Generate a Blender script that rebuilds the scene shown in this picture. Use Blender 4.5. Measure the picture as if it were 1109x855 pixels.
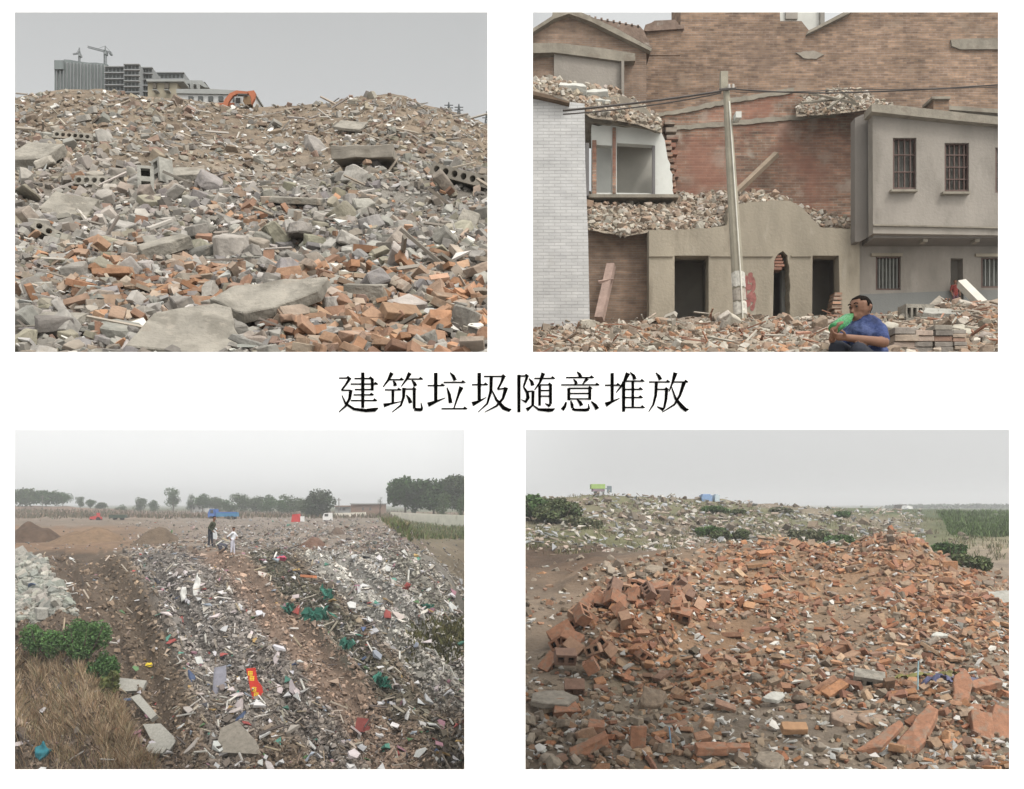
import bpy, bmesh, math, random
import numpy as np
from mathutils import Vector, Matrix, noise as mnoise
from mathutils.geometry import tessellate_polygon

for o in list(bpy.data.objects): bpy.data.objects.remove(o)
random.seed(7)
RG = np.random.default_rng(7)
SC = bpy.context.scene
COL = SC.collection
R = math.radians
F, CX, H0 = 1000.0, 554.5, 546.0          # focal length in photo pixels, centre column, horizon row

# ------------------------------------------------------------------ camera
cam = bpy.data.cameras.new('camera'); camo = bpy.data.objects.new('camera', cam); COL.objects.link(camo)
camo.location = (0, 0, 0); camo.rotation_euler = (R(90), 0, 0)
cam.sensor_fit = 'HORIZONTAL'; cam.sensor_width = 36; cam.lens = 36 * F / 1109
cam.shift_y = (H0 - 427.5) / 1109
cam.clip_start = 0.05; cam.clip_end = 5000
SC.camera = camo
# ------------------------------------------------------------------ sky and sun (hazy overcast day)
HAZE = .0017
SUN_EL, SUN_AZ = R(52), R(38)             # elevation; azimuth to the right of straight behind the camera
sun_dir = Vector((math.sin(SUN_AZ) * math.cos(SUN_EL), -math.cos(SUN_AZ) * math.cos(SUN_EL), math.sin(SUN_EL)))
W = bpy.data.worlds.new('World'); SC.world = W; W.use_nodes = True
nt = W.node_tree; nt.nodes.clear()
def N(nt, t, **k):
    n = nt.nodes.new(t)
    for a, b in k.items():
        if a.startswith('i_'): n.inputs[a[2:].replace('_', ' ')].default_value = b
        else: setattr(n, a, b)
    return n
L = nt.links.new
out = N(nt, 'ShaderNodeOutputWorld'); add = N(nt, 'ShaderNodeAddShader')
sky = N(nt, 'ShaderNodeTexSky', sky_type='NISHITA', sun_disc=False, sun_elevation=SUN_EL, sun_rotation=math.pi - SUN_AZ,
        air_density=1.0, dust_density=6.0, ozone_density=1.0)
bg1 = N(nt, 'ShaderNodeBackground'); bg1.inputs[1].default_value = 0.05
hs = N(nt, 'ShaderNodeHueSaturation'); hs.inputs['Saturation'].default_value = 0.12
L(sky.outputs[0], hs.inputs['Color']); L(hs.outputs[0], bg1.inputs[0])
tc = N(nt, 'ShaderNodeTexCoord')
dot = N(nt, 'ShaderNodeVectorMath', operation='DOT_PRODUCT'); dot.inputs[1].default_value = tuple(sun_dir)
L(tc.outputs['Generated'], dot.inputs[0])
rmp = N(nt, 'ShaderNodeValToRGB'); L(dot.outputs['Value'], rmp.inputs[0])   # cloud layer, bright round the veiled sun
cr = rmp.color_ramp; cr.elements[0].position = 0.0; cr.elements[0].color = (.66, .66, .66, 1); cr.elements[1].position = 1.0; cr.elements[1].color = (2.2, 2.1, 1.95, 1)
e = cr.elements.new(.45); e.color = (1.05, 1.03, 1.0, 1); 
sep = N(nt, 'ShaderNodeSeparateXYZ'); L(tc.outputs['Generated'], sep.inputs[0])
r2 = N(nt, 'ShaderNodeValToRGB'); L(sep.outputs['Z'], r2.inputs[0])
c2 = r2.color_ramp; c2.elements[0].position = 0.0; c2.elements[0].color = (1.04, 1.045, 1.03, 1); c2.elements[1].position = 1.0; c2.elements[1].color = (1.05, 1.05, 1.05, 1)
for p_, c_ in ((.10, (1.05, 1.055, 1.045)), (.28, (.76, .77, .765)), (.48, (.60, .608, .60)), (.6, (.9, .915, .93))):
    e = c2.elements.new(p_); e.color = c_ + (1,)
mx = N(nt, 'ShaderNodeMix', data_type='RGBA', blend_type='MULTIPLY'); mx.inputs[0].default_value = 1
L(rmp.outputs[0], mx.inputs[6]); L(r2.outputs[0], mx.inputs[7])
nz = N(nt, 'ShaderNodeTexNoise'); nz.inputs['Scale'].default_value = 1.6; nz.inputs['Detail'].default_value = 3; L(tc.outputs['Generated'], nz.inputs['Vector'])
mr = N(nt, 'ShaderNodeMapRange'); mr.inputs[3].default_value = .94; mr.inputs[4].default_value = 1.06; L(nz.outputs[0], mr.inputs[0])
bg2 = N(nt, 'ShaderNodeBackground'); L(mx.outputs[2], bg2.inputs[0])
def mrange(src, a, b, c, d):                                          # smooth ramp of the cloud deck's brightness
    m_ = N(nt, 'ShaderNodeMapRange', interpolation_type='SMOOTHSTEP'); L(src, m_.inputs[0])
    for i_, v_ in enumerate((a, b, c, d)): m_.inputs[i_ + 1].default_value = v_
    return m_.outputs[0]
def mmath(op, a, b):
    m_ = N(nt, 'ShaderNodeMath', operation=op)
    for i_, v_ in enumerate((a, b)):
        if isinstance(v_, (int, float)): m_.inputs[i_].default_value = v_
        else: L(v_, m_.inputs[i_])
    return m_.outputs[0]
hi = mmath('MULTIPLY', mrange(sep.outputs['X'], -.04, .07, 0, .42), mrange(sep.outputs['Z'], .28, .44, 0, 1))
lo = mmath('MULTIPLY', mrange(sep.outputs['X'], -.12, .12, .36, -.10), mrange(sep.outputs['Z'], .30, .12, 0, 1))
sg = mmath('ADD', mmath('ADD', hi, lo), 1.0)
L(mmath('MULTIPLY', mmath('MULTIPLY', mr.outputs[0], sg), 1.0), bg2.inputs[1])
L(bg1.outputs[0], add.inputs[0]); L(bg2.outputs[0], add.inputs[1]); L(add.outputs[0], out.inputs[0])
sl = bpy.data.lights.new('sun', 'SUN'); sl.energy = 1.5; sl.angle = R(11); sl.color = (1, .95, .88)
so = bpy.data.objects.new('sun', sl); COL.objects.link(so); so.rotation_euler = sun_dir.to_track_quat('Z', 'Y').to_euler()
vs = SC.view_settings; vs.view_transform = 'Standard'; vs.look = 'None'; vs.exposure = 0.0; vs.gamma = 1; vs.use_curve_mapping = False
SC.cycles.volume_bounces = 0 if hasattr(SC, 'cycles') else 0
try:
    SC.cycles.max_bounces = 5; SC.cycles.diffuse_bounces = 3
except Exception: pass

# ------------------------------------------------------------------ helpers
def P(px, py, d): return Vector(((px - CX) / F * d, d, (H0 - py) / F * d))
def S(hexrgb):                                                        # sRGB 0-255 -> linear
    return tuple(((c / 255) / 12.92 if c <= 10 else (((c / 255) + .055) / 1.055) ** 2.4) for c in hexrgb)
def tag(o, label=None, cat=None, group=None, kind=None):
    if label: o['label'] = label
    if cat: o['category'] = cat
    if group: o['group'] = group
    if kind: o['kind'] = kind
    return o
def link(o, parent=None):
    COL.objects.link(o)
    if parent is not None:
        o.parent = parent
        o.matrix_parent_inverse = Matrix.Identity(4)
    return o
def empty(name, loc=(0, 0, 0), rz=0, sc=1):
    o = bpy.data.objects.new(name, None); o.location = loc; o.rotation_euler = (0, 0, rz); o.scale = (sc,) * 3
    o.empty_display_size = .05
    return link(o)
def obj(name, bm, m, parent=None, smooth=False, world=False):
    """world=True: the bmesh is in world coordinates; it is moved into its parent's frame."""
    bmesh.ops.recalc_face_normals(bm, faces=bm.faces)
    me = bpy.data.meshes.new(name)
    if world and parent is not None:
        M = Matrix.LocRotScale(parent.location, parent.rotation_euler, parent.scale); bm.transform(M.inverted())
    bm.to_mesh(me); bm.free()
    if smooth:
        for p in me.polygons: p.use_smooth = True
    for mm in (m if isinstance(m, (list, tuple)) else [m]): me.materials.append(mm)
    return link(bpy.data.objects.new(name, me), parent)
def box(bm, x0, x1, y0, y1, z0, z1, M=None, mi=0):
    v = [bm.verts.new(p if M is None else M @ Vector(p)) for p in ((x0,y0,z0),(x1,y0,z0),(x1,y1,z0),(x0,y1,z0),(x0,y0,z1),(x1,y0,z1),(x1,y1,z1),(x0,y1,z1))]
    for f in ((0,3,2,1),(4,5,6,7),(0,1,5,4),(1,2,6,5),(2,3,7,6),(3,0,4,7)):
        g = bm.faces.new([v[i] for i in f]); g.material_index = mi
def fbox(bm, px0, px1, pyt, pyb, d0, d1):                             # a box whose front face covers the photo rectangle at distance d0
    a = P(px0, pyb, d0); b = P(px1, pyt, d0); box(bm, a.x, b.x, d0, d1, a.z, b.z)
def prism(bm, loops, d0, d1):                                         # outline (and holes) in photo pixels at distance d0, extruded to d1
    Ls = [[P(x, y, d0) for x, y in lp] for lp in loops]
    flat = [p for lp in Ls for p in lp]
    tris = tessellate_polygon([[Vector((p.x, p.z, 0)) for p in lp] for lp in Ls])
    fr = [bm.verts.new(p) for p in flat]; bk = [bm.verts.new((p.x, d1, p.z)) for p in flat]
    for t in tris:
        try: bm.faces.new([fr[i] for i in t]); bm.faces.new([bk[i] for i in reversed(t)])
        except Exception: pass
    k = 0
    for lp in Ls:
        n = len(lp)
        for i in range(n):
            a, b = k + i, k + (i + 1) % n
            try: bm.faces.new((fr[a], fr[b], bk[b], bk[a]))
            except Exception: pass
        k += n
def tube(bm, pts, rad, n=7, cap=True, mi=0):
    rings = []
    for i, p in enumerate(pts):
        p = Vector(p); a = Vector(pts[max(0, i-1)]); b = Vector(pts[min(len(pts)-1, i+1)])
        t = (b - a).normalized(); u = t.cross(Vector((.31, .2, .93))).normalized(); v = t.cross(u)
        r = rad[i] if isinstance(rad, (list, tuple)) else rad
        rings.append([bm.verts.new(p + (u * math.cos(2*math.pi*k/n) + v * math.sin(2*math.pi*k/n)) * r) for k in range(n)])
    for a, b in zip(rings, rings[1:]):
        for k in range(n):
            f = bm.faces.new((a[k], a[(k+1) % n], b[(k+1) % n], b[k])); f.material_index = mi
    if cap:
        for rg in (rings[0], rings[-1]):
            try: f = bm.faces.new(rg); f.material_index = mi
            except Exception: pass
def h2(ix, iy, s):
    n = (ix.astype(np.int64) * 374761393 + iy.astype(np.int64) * 668265263 + s * 974634777) & 0xffffffff
    n = ((n ^ (n >> 13)) * 1274126177) & 0xffffffff
    return ((n ^ (n >> 16)) & 0xffff) / 65535.0
def vnoise(x, y, s=0):
    ix = np.floor(x); iy = np.floor(y); fx = x - ix; fy = y - iy
    fx = fx*fx*(3-2*fx); fy = fy*fy*(3-2*fy)
    a = h2(ix, iy, s); b = h2(ix+1, iy, s); c = h2(ix, iy+1, s); d = h2(ix+1, iy+1, s)
    return (a*(1-fx)+b*fx)*(1-fy) + (c*(1-fx)+d*fx)*fy
def fbm(x, y, s=0, o=4):
    x = np.asarray(x, float); y = np.asarray(y, float); r = 0; a = .5; t = 0
    for i in range(o):
        r = r + a * vnoise(x, y, s + i); t += a; a *= .5; x = x * 2.03 + 11.7; y = y * 2.03 + 5.3
    return r / t

# ------------------------------------------------------------------ materials
MATS = {}
def mat(name, col=(.3, .3, .3), rough=.9, var=.18, scale=8, bump=.3, bscale=40, src='rgb', spots=None, metal=0, bdist=.01, streak=None, trans=0):
    """src: rgb = one colour, obj = the object's own colour, vert = colour attribute 'col' (the colour of each piece)."""
    if name in MATS: return MATS[name]
    m = bpy.data.materials.new(name); m.use_nodes = True; t = m.node_tree; b = t.nodes['Principled BSDF']; LK = t.links.new
    b.inputs['Roughness'].default_value = rough; b.inputs['Metallic'].default_value = metal
    b.inputs['Specular IOR Level'].default_value = .25
    g = N(t, 'ShaderNodeNewGeometry'); pos = g.outputs['Position']
    if streak:
        mp = N(t, 'ShaderNodeVectorMath', operation='MULTIPLY'); mp.inputs[1].default_value = streak; LK(pos, mp.inputs[0]); npos = mp.outputs[0]
    else: npos = pos
    if src == 'rgb': c = N(t, 'ShaderNodeRGB'); c.outputs[0].default_value = (*col, 1); c = c.outputs[0]
    elif src == 'obj': c = N(t, 'ShaderNodeObjectInfo').outputs['Color']
    else: c = N(t, 'ShaderNodeAttribute', attribute_name='col').outputs['Color']
    n1 = N(t, 'ShaderNodeTexNoise'); n1.inputs['Scale'].default_value = scale; n1.inputs['Detail'].default_value = 6; n1.inputs['Roughness'].default_value = .65; LK(npos, n1.inputs['Vector'])
    m1 = N(t, 'ShaderNodeMapRange'); m1.inputs[1].default_value = .28; m1.inputs[2].default_value = .72; m1.inputs[3].default_value = 1 - var * 1.3; m1.inputs[4].default_value = 1 + var * 1.3; LK(n1.outputs[0], m1.inputs[0])
    mm = N(t, 'ShaderNodeMix', data_type='RGBA', blend_type='MULTIPLY'); mm.inputs[0].default_value = 1; LK(c, mm.inputs[6]); LK(m1.outputs[0], mm.inputs[7])
    c = mm.outputs[2]
    if spots:                                                     # (colour, noise scale, threshold, amount)
        for sc_, ss, th, am in spots:
            n2 = N(t, 'ShaderNodeTexNoise'); n2.inputs['Scale'].default_value = ss; n2.inputs['Detail'].default_value = 5; LK(npos, n2.inputs['Vector'])
            m2 = N(t, 'ShaderNodeMapRange'); m2.inputs[1].default_value = th; m2.inputs[2].default_value = th + .1; m2.inputs[4].default_value = am; LK(n2.outputs[0], m2.inputs[0])
            mz = N(t, 'ShaderNodeMix', data_type='RGBA'); LK(m2.outputs[0], mz.inputs[0]); LK(c, mz.inputs[6]); mz.inputs[7].default_value = (*sc_, 1); c = mz.outputs[2]
    LK(c, b.inputs['Base Color'])
    if bump:
        n3 = N(t, 'ShaderNodeTexNoise'); n3.inputs['Scale'].default_value = bscale; n3.inputs['Detail'].default_value = 5; LK(pos, n3.inputs['Vector'])
        bp = N(t, 'ShaderNodeBump'); bp.inputs['Strength'].default_value = bump; bp.inputs['Distance'].default_value = bdist; LK(n3.outputs[0], bp.inputs['Height']); LK(bp.outputs[0], b.inputs['Normal'])
    if trans: b.inputs['Transmission Weight'].default_value = trans
    MATS[name] = m; return m
def brick_mat(name, c1, c2, mortar, bw=.072, bh=.021, var=.25, spots=None, blotch=2.0, zones=()):
    m = bpy.data.materials.new(name); m.use_nodes = True; t = m.node_tree; b = t.nodes['Principled BSDF']; LK = t.links.new
    b.inputs['Roughness'].default_value = .95; b.inputs['Specular IOR Level'].default_value = .15
    g = N(t, 'ShaderNodeNewGeometry'); s = N(t, 'ShaderNodeSeparateXYZ'); LK(g.outputs['Position'], s.inputs[0])
    ad = N(t, 'ShaderNodeMath', operation='ADD'); LK(s.outputs[0], ad.inputs[0]); LK(s.outputs[1], ad.inputs[1])
    cb = N(t, 'ShaderNodeCombineXYZ'); LK(ad.outputs[0], cb.inputs[0]); LK(s.outputs[2], cb.inputs[1])
    br = N(t, 'ShaderNodeTexBrick'); br.inputs['Scale'].default_value = 1; br.inputs['Brick Width'].default_value = bw; br.inputs['Row Height'].default_value = bh
    br.inputs['Mortar Size'].default_value = bh * .13; br.inputs['Color1'].default_value = (*c1, 1); br.inputs['Color2'].default_value = (*c2, 1); br.inputs['Mortar'].default_value = (*mortar, 1)
    LK(cb.outputs[0], br.inputs['Vector']); c = br.outputs['Color']
    for ns, va in ((blotch, var), (14, var * .8), (3.5, var * 1.15)):
        n1 = N(t, 'ShaderNodeTexNoise'); n1.inputs['Scale'].default_value = ns; n1.inputs['Detail'].default_value = 6; LK(g.outputs['Position'], n1.inputs['Vector'])
        if ns == 3.5:                                             # uneven courses: colour runs along the bed joints
            sv = N(t, 'ShaderNodeVectorMath', operation='MULTIPLY'); sv.inputs[1].default_value = (1, 1, 9); LK(g.outputs['Position'], sv.inputs[0]); LK(sv.outputs[0], n1.inputs['Vector'])
        m1 = N(t, 'ShaderNodeMapRange'); m1.inputs[1].default_value = .3; m1.inputs[2].default_value = .7; m1.inputs[3].default_value = 1 - va; m1.inputs[4].default_value = 1 + va; LK(n1.outputs[0], m1.inputs[0])
        mm = N(t, 'ShaderNodeMix', data_type='RGBA', blend_type='MULTIPLY'); mm.inputs[0].default_value = 1; LK(c, mm.inputs[6]); LK(m1.outputs[0], mm.inputs[7]); c = mm.outputs[2]
    if spots:
        for sc_, ss, th, am in spots:
            n2 = N(t, 'ShaderNodeTexNoise'); n2.inputs['Scale'].default_value = ss; n2.inputs['Detail'].default_value = 6; LK(g.outputs['Position'], n2.inputs['Vector'])
            m2 = N(t, 'ShaderNodeMapRange'); m2.inputs[1].default_value = th; m2.inputs[2].default_value = th + .12; m2.inputs[4].default_value = am; LK(n2.outputs[0], m2.inputs[0])
            mz = N(t, 'ShaderNodeMix', data_type='RGBA'); LK(m2.outputs[0], mz.inputs[0]); LK(c, mz.inputs[6]); mz.inputs[7].default_value = (*sc_, 1); c = mz.outputs[2]
    for zc, zr, zcol, am in zones:                                # a patch of old paint or repair with a worn outline
        a1 = N(t, 'ShaderNodeVectorMath', operation='SUBTRACT'); a1.inputs[1].default_value = zc; LK(g.outputs['Position'], a1.inputs[0])
        a2 = N(t, 'ShaderNodeVectorMath', operation='DIVIDE'); a2.inputs[1].default_value = zr; LK(a1.outputs[0], a2.inputs[0])
        a3 = N(t, 'ShaderNodeVectorMath', operation='LENGTH'); LK(a2.outputs[0], a3.inputs[0])
        nn = N(t, 'ShaderNodeTexNoise'); nn.inputs['Scale'].default_value = 7; nn.inputs['Detail'].default_value = 7; nn.inputs['Roughness'].default_value = .7; LK(g.outputs['Position'], nn.inputs['Vector'])
        a4 = N(t, 'ShaderNodeMath', operation='MULTIPLY_ADD'); a4.inputs[1].default_value = 2.4; LK(nn.outputs[0], a4.inputs[0]); LK(a3.outputs['Value'], a4.inputs[2])
        m2 = N(t, 'ShaderNodeMapRange'); m2.inputs[1].default_value = 2.35; m2.inputs[2].default_value = 1.75; m2.inputs[3].default_value = 0; m2.inputs[4].default_value = am; LK(a4.outputs[0], m2.inputs[0])
        mz = N(t, 'ShaderNodeMix', data_type='RGBA'); LK(m2.outputs[0], mz.inputs[0]); LK(c, mz.inputs[6]); mz.inputs[7].default_value = (*zcol, 1); c = mz.outputs[2]
    LK(c, b.inputs['Base Color'])
    bp = N(t, 'ShaderNodeBump'); bp.inputs['Strength'].default_value = .5; bp.inputs['Distance'].default_value = .004; bp.invert = True; LK(br.outputs['Fac'], bp.inputs['Height']); LK(bp.outputs[0], b.inputs['Normal'])
    return m
M_board = mat('white_board_paint', (.93, .93, .93), .7, .004, 3, 0)
M_ink = mat('black_ink', (.002, .002, .002), 1, .02, 30, 0); M_ink.node_tree.nodes['Principled BSDF'].inputs['Specular IOR Level'].default_value = 0
M_piece = mat('rubble_pieces', src='vert', var=.22, scale=14, bump=.5, bscale=60, bdist=.006)
M_pieceo = mat('rubble_piece', src='obj', var=.24, scale=16, bump=.6, bscale=55, bdist=.008, spots=[((.30, .27, .23), 22, .60, .45)])
M_scrap = mat('scraps', src='vert', var=.12, scale=3, bump=0, rough=.7)
M_scrapo = mat('scrap', src='obj', var=.12, scale=3, bump=0, rough=.6)
M_soil = mat('soil', src='vert', var=.24, scale=1.3, bump=.8, bscale=9, bdist=.08)
M_soilf = mat('dusty_soil', src='vert', var=.30, scale=9, bump=.9, bscale=50, bdist=.02)
M_leaf = mat('foliage', src='vert', var=.15, scale=1, bump=0, rough=.7)
M_conc = mat('concrete', (.30, .285, .255), .9, .16, 6, .5, 60, spots=[((.20, .18, .155), 9, .58, .6), ((.38, .36, .32), 16, .62, .5)])
M_hole = mat('bore_shade', (.02, .018, .016), 1, .1, 5, 0)  # near-black that stands in for the shade inside bores
M_black = mat('black_rubber', (.02, .02, .02), .7, .1, 5, 0)
M_glass = mat('dark_glass', (.05, .052, .05), .15, .2, 12, 0)

# ------------------------------------------------------------------ terrain seen through one opening
class Surf:
    """rows: near to far, each a list of (photo column, photo row, distance) control points on the ground."""
    def __init__(s, rows, amp, fs, seed, amp2=0):
        s.rows = rows; s.amp = amp; s.fs = fs; s.seed = seed
    def at(s, px):
        px = np.asarray(px, float); D = []; Z = []
        for r in s.rows:
            c = np.array(r, float); py = np.interp(px, c[:, 0], c[:, 1]); d = np.interp(px, c[:, 0], c[:, 2])
            D.append(d); Z.append((H0 - py) / F * d)
        return np.array(D), np.array(Z)
    def rough(s, x, y):
        k = np.interp(y, [r[0][2] for r in s.rows], s.amp)
        r_ = (fbm(x / s.fs, y / s.fs, s.seed, 5) - .5) * 2 * k
        return r_ + (s.extra(x, y) if getattr(s, 'extra', None) else 0)
    def sample(s, px, py):
        px = np.asarray(px, float); py = np.asarray(py, float); D, Z = s.at(px); k = (H0 - py) / F
        d = np.full(px.shape, np.nan); z = np.full(px.shape, np.nan)
        for i in range(len(D) - 1):
            dd = D[i+1] - D[i]; dz = Z[i+1] - Z[i]; den = dz - k * dd; den = np.where(abs(den) < 1e-9, 1e-9, den)
            t = (k * D[i] - Z[i]) / den
            ok = (t >= 0) & (t <= 1) & np.isnan(d)
            d = np.where(ok, D[i] + t * dd, d); z = np.where(ok, Z[i] + t * dz, z)
        x = (px - CX) / F * d
        return np.stack([x, d, z + s.rough(x, d)], -1)
    def pt(s, px, py): return Vector(s.sample(np.array([px]), np.array([py]))[0])
    def normals(s, px, py):
        a = s.sample(px - 1.5, py); b = s.sample(px + 1.5, py); c = s.sample(px, py + 1.5); d = s.sample(px, py - 1.5)
        n = np.cross(b - a, d - c); l = np.linalg.norm(n, axis=1, keepdims=True); n = n / np.where(l > 0, l, 1)
        n = np.where(n[:, 2:3] < 0, -n, n); bad = ~np.isfinite(n).all(1) | (n[:, 2] < .3); n[bad] = (0, 0, 1)
        n = n + np.array([0, 0, .35]); return n / np.linalg.norm(n, axis=1, keepdims=True)
    def mesh(s, name, px, sub, m, colf, thick=0):
        D, Z = s.at(px); ys = []; zs = []
        for i in range(len(D) - 1):
            n = sub[i]; t = np.arange(n) / n
            for u in t: ys.append(D[i] * (1-u) + D[i+1] * u); zs.append(Z[i] * (1-u) + Z[i+1] * u)
        ys.append(D[-1]); zs.append(Z[-1]); Y = np.array(ys); ZZ = np.array(zs); X = (px[None] - CX) / F * Y
        ZZ = ZZ + s.rough(X, Y); nr, nc = Y.shape
        V = np.stack([X, Y, ZZ], -1).reshape(-1, 3)
        ii = np.arange(nr*nc).reshape(nr, nc); q = np.stack([ii[:-1, :-1], ii[:-1, 1:], ii[1:, 1:], ii[1:, :-1]], -1).reshape(-1, 4)
        PY = H0 - ZZ / Y * F; C = colf(np.broadcast_to(px[None], Y.shape).ravel(), PY.ravel(), Y.ravel(), X.ravel())
        if thick:
            edge = np.concatenate([ii[0, :], ii[1:, -1], ii[-1, -2::-1], ii[-2:0:-1, 0]])
            base = V[edge].copy(); base[:, 2] -= thick; k0 = len(V); V = np.concatenate([V, base]); C = np.concatenate([C, C[edge]])
            n = len(edge); a = np.arange(n); b = (a + 1) % n
            q = np.concatenate([q, np.stack([edge[b], edge[a], k0 + a, k0 + b], -1)])
        me = bpy.data.meshes.new(name); me.vertices.add(len(V)); me.vertices.foreach_set('co', V.ravel())
        me.loops.add(q.size); me.loops.foreach_set('vertex_index', q.ravel().astype(np.int32))
        me.polygons.add(len(q)); me.polygons.foreach_set('loop_start', np.arange(0, q.size, 4, dtype=np.int32))
        me.update(calc_edges=True); me.polygons.foreach_set('use_smooth', np.ones(len(q), bool))
        at = me.attributes.new('col', 'FLOAT_COLOR', 'POINT'); at.data.foreach_set('color', np.concatenate([C, np.ones((len(C), 1))], 1).ravel())
        me.materials.append(m); return link(bpy.data.objects.new(name, me))

# ------------------------------------------------------------------ piece shapes
def tri_arrays(bm):
    bmesh.ops.recalc_face_normals(bm, faces=bm.faces); bmesh.ops.triangulate(bm, faces=bm.faces); bm.verts.index_update()
    v = np.array([x.co[:] for x in bm.verts]); f = np.array([[w.index for w in q.verts] for q in bm.faces]); bm.free(); return v, f
def hull(pts):
    bm = bmesh.new()
    for p in pts: bm.verts.new(p)
    r = bmesh.ops.convex_hull(bm, input=bm.verts); bmesh.ops.delete(bm, geom=[g for g in set(r['geom_interior'] + r['geom_unused']) if isinstance(g, bmesh.types.BMVert)], context='VERTS')
    return bm
rs = random.Random(3)
def chunk_bm(flat):                                                 # broken slab fragment: uneven polygon with jittered top and bottom
    n = rs.randint(4, 7); a0 = rs.random() * 6.28; pts = []
    for i in range(n):
        a = a0 + (i + rs.uniform(-.3, .3)) * 6.283 / n; r = rs.uniform(.36, .56)
        x, y = math.cos(a) * r, math.sin(a) * r * rs.uniform(.75, 1)
        pts.append((x, y, -flat/2 + rs.uniform(-.04, .04))); s = rs.uniform(.78, 1.0)
        pts.append((x * s, y * s, flat/2 + rs.uniform(-.07, .07)))
    return hull(pts)
def brick_bm(kind):
    w, d, h = .5, .24, .11
    pts = []
    cut = rs.uniform(-.1, .45) if kind else .5
    for sx in (-1, 1):
        for sy in (-1, 1):
            for sz in (-1, 1):
                x = -w if sx < 0 else (w if not kind else cut + rs.uniform(-.1, .1))
                pts.append((x + rs.uniform(-.015, .015), sy * d + rs.uniform(-.012, .012), sz * h + rs.uniform(-.012, .012)))
    if kind:
        for _ in range(3): pts.append((cut + rs.uniform(-.02, .12), rs.uniform(-.2, .2), rs.uniform(-.08, .08)))
    return hull(pts)
def scrap_bm():
    n = rs.randint(3, 5); a0 = rs.random() * 6; pts = []
    for i in range(n):
        a = a0 + i * 6.283 / n + rs.uniform(-.4, .4); r = rs.uniform(.3, .55)
        for z in (-.03, .03): pts.append((math.cos(a) * r, math.sin(a) * r * .7, z + rs.uniform(-.1, .1)))
    return hull(pts)
def stick_bm(): return hull([(x, y, z + rs.uniform(-.02, .02)) for x in (-.5, .5) for y in (-.06, .05) for z in (-.035, .035)])
def rnd(bm, w, seg=1):
    bmesh.ops.recalc_face_normals(bm, faces=bm.faces)
    es = [e for e in bm.edges if len(e.link_faces) == 2 and e.calc_face_angle(0) > .35]
    try: bmesh.ops.bevel(bm, geom=es, offset=w, segments=seg, affect='EDGES', clamp_overlap=True)
    except Exception: pass
    return bm
def rough_up(bm, amp, cuts=2):                                      # broken, uneven surface for the larger pieces
    bmesh.ops.triangulate(bm, faces=bm.faces)
    bmesh.ops.subdivide_edges(bm, edges=bm.edges, cuts=cuts, use_grid_fill=True)
    off = Vector((rs.random()*50, rs.random()*50, rs.random()*50))
    for v in bm.verts: v.co += mnoise.noise_vector(v.co * 4 + off) * amp + mnoise.noise_vector(v.co * 11 + off) * amp * .5
    return bm
SH = {'chunk': [tri_arrays(rnd(chunk_bm(rs.choice((.22, .3, .42, .6))), .02)) for _ in range(22)],
      'brick': [tri_arrays(brick_bm(k % 4 != 0)) for k in range(16)],
      'scrap': [tri_arrays(scrap_bm()) for _ in range(14)], 'stick': [tri_arrays(stick_bm()) for _ in range(5)],
      'grit': [tri_arrays(chunk_bm(rs.choice((.4, .6)))) for _ in range(10)]}
def variant_meshes(kind, m, n=14):
    r = []
    for k in range(n):
        bm = {'chunk': lambda: rough_up(rnd(chunk_bm(rs.choice((.2, .28, .4, .55))), .03), .03),
              'brick': lambda: rough_up(rnd(brick_bm(k % 4 != 0), .014), .010, 2),
              'scrap': scrap_bm, 'stick': stick_bm}[kind]()
        bmesh.ops.recalc_face_normals(bm, faces=bm.faces)
        me = bpy.data.meshes.new(kind); bm.to_mesh(me); bm.free(); me.materials.append(m); r.append(me)
    return r
BIG = {'chunk': variant_meshes('chunk', M_pieceo), 'brick': variant_meshes('brick', M_pieceo), 'scrap': variant_meshes('scrap', M_scrapo), 'stick': variant_meshes('stick', M_scrapo, 4)}

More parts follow.
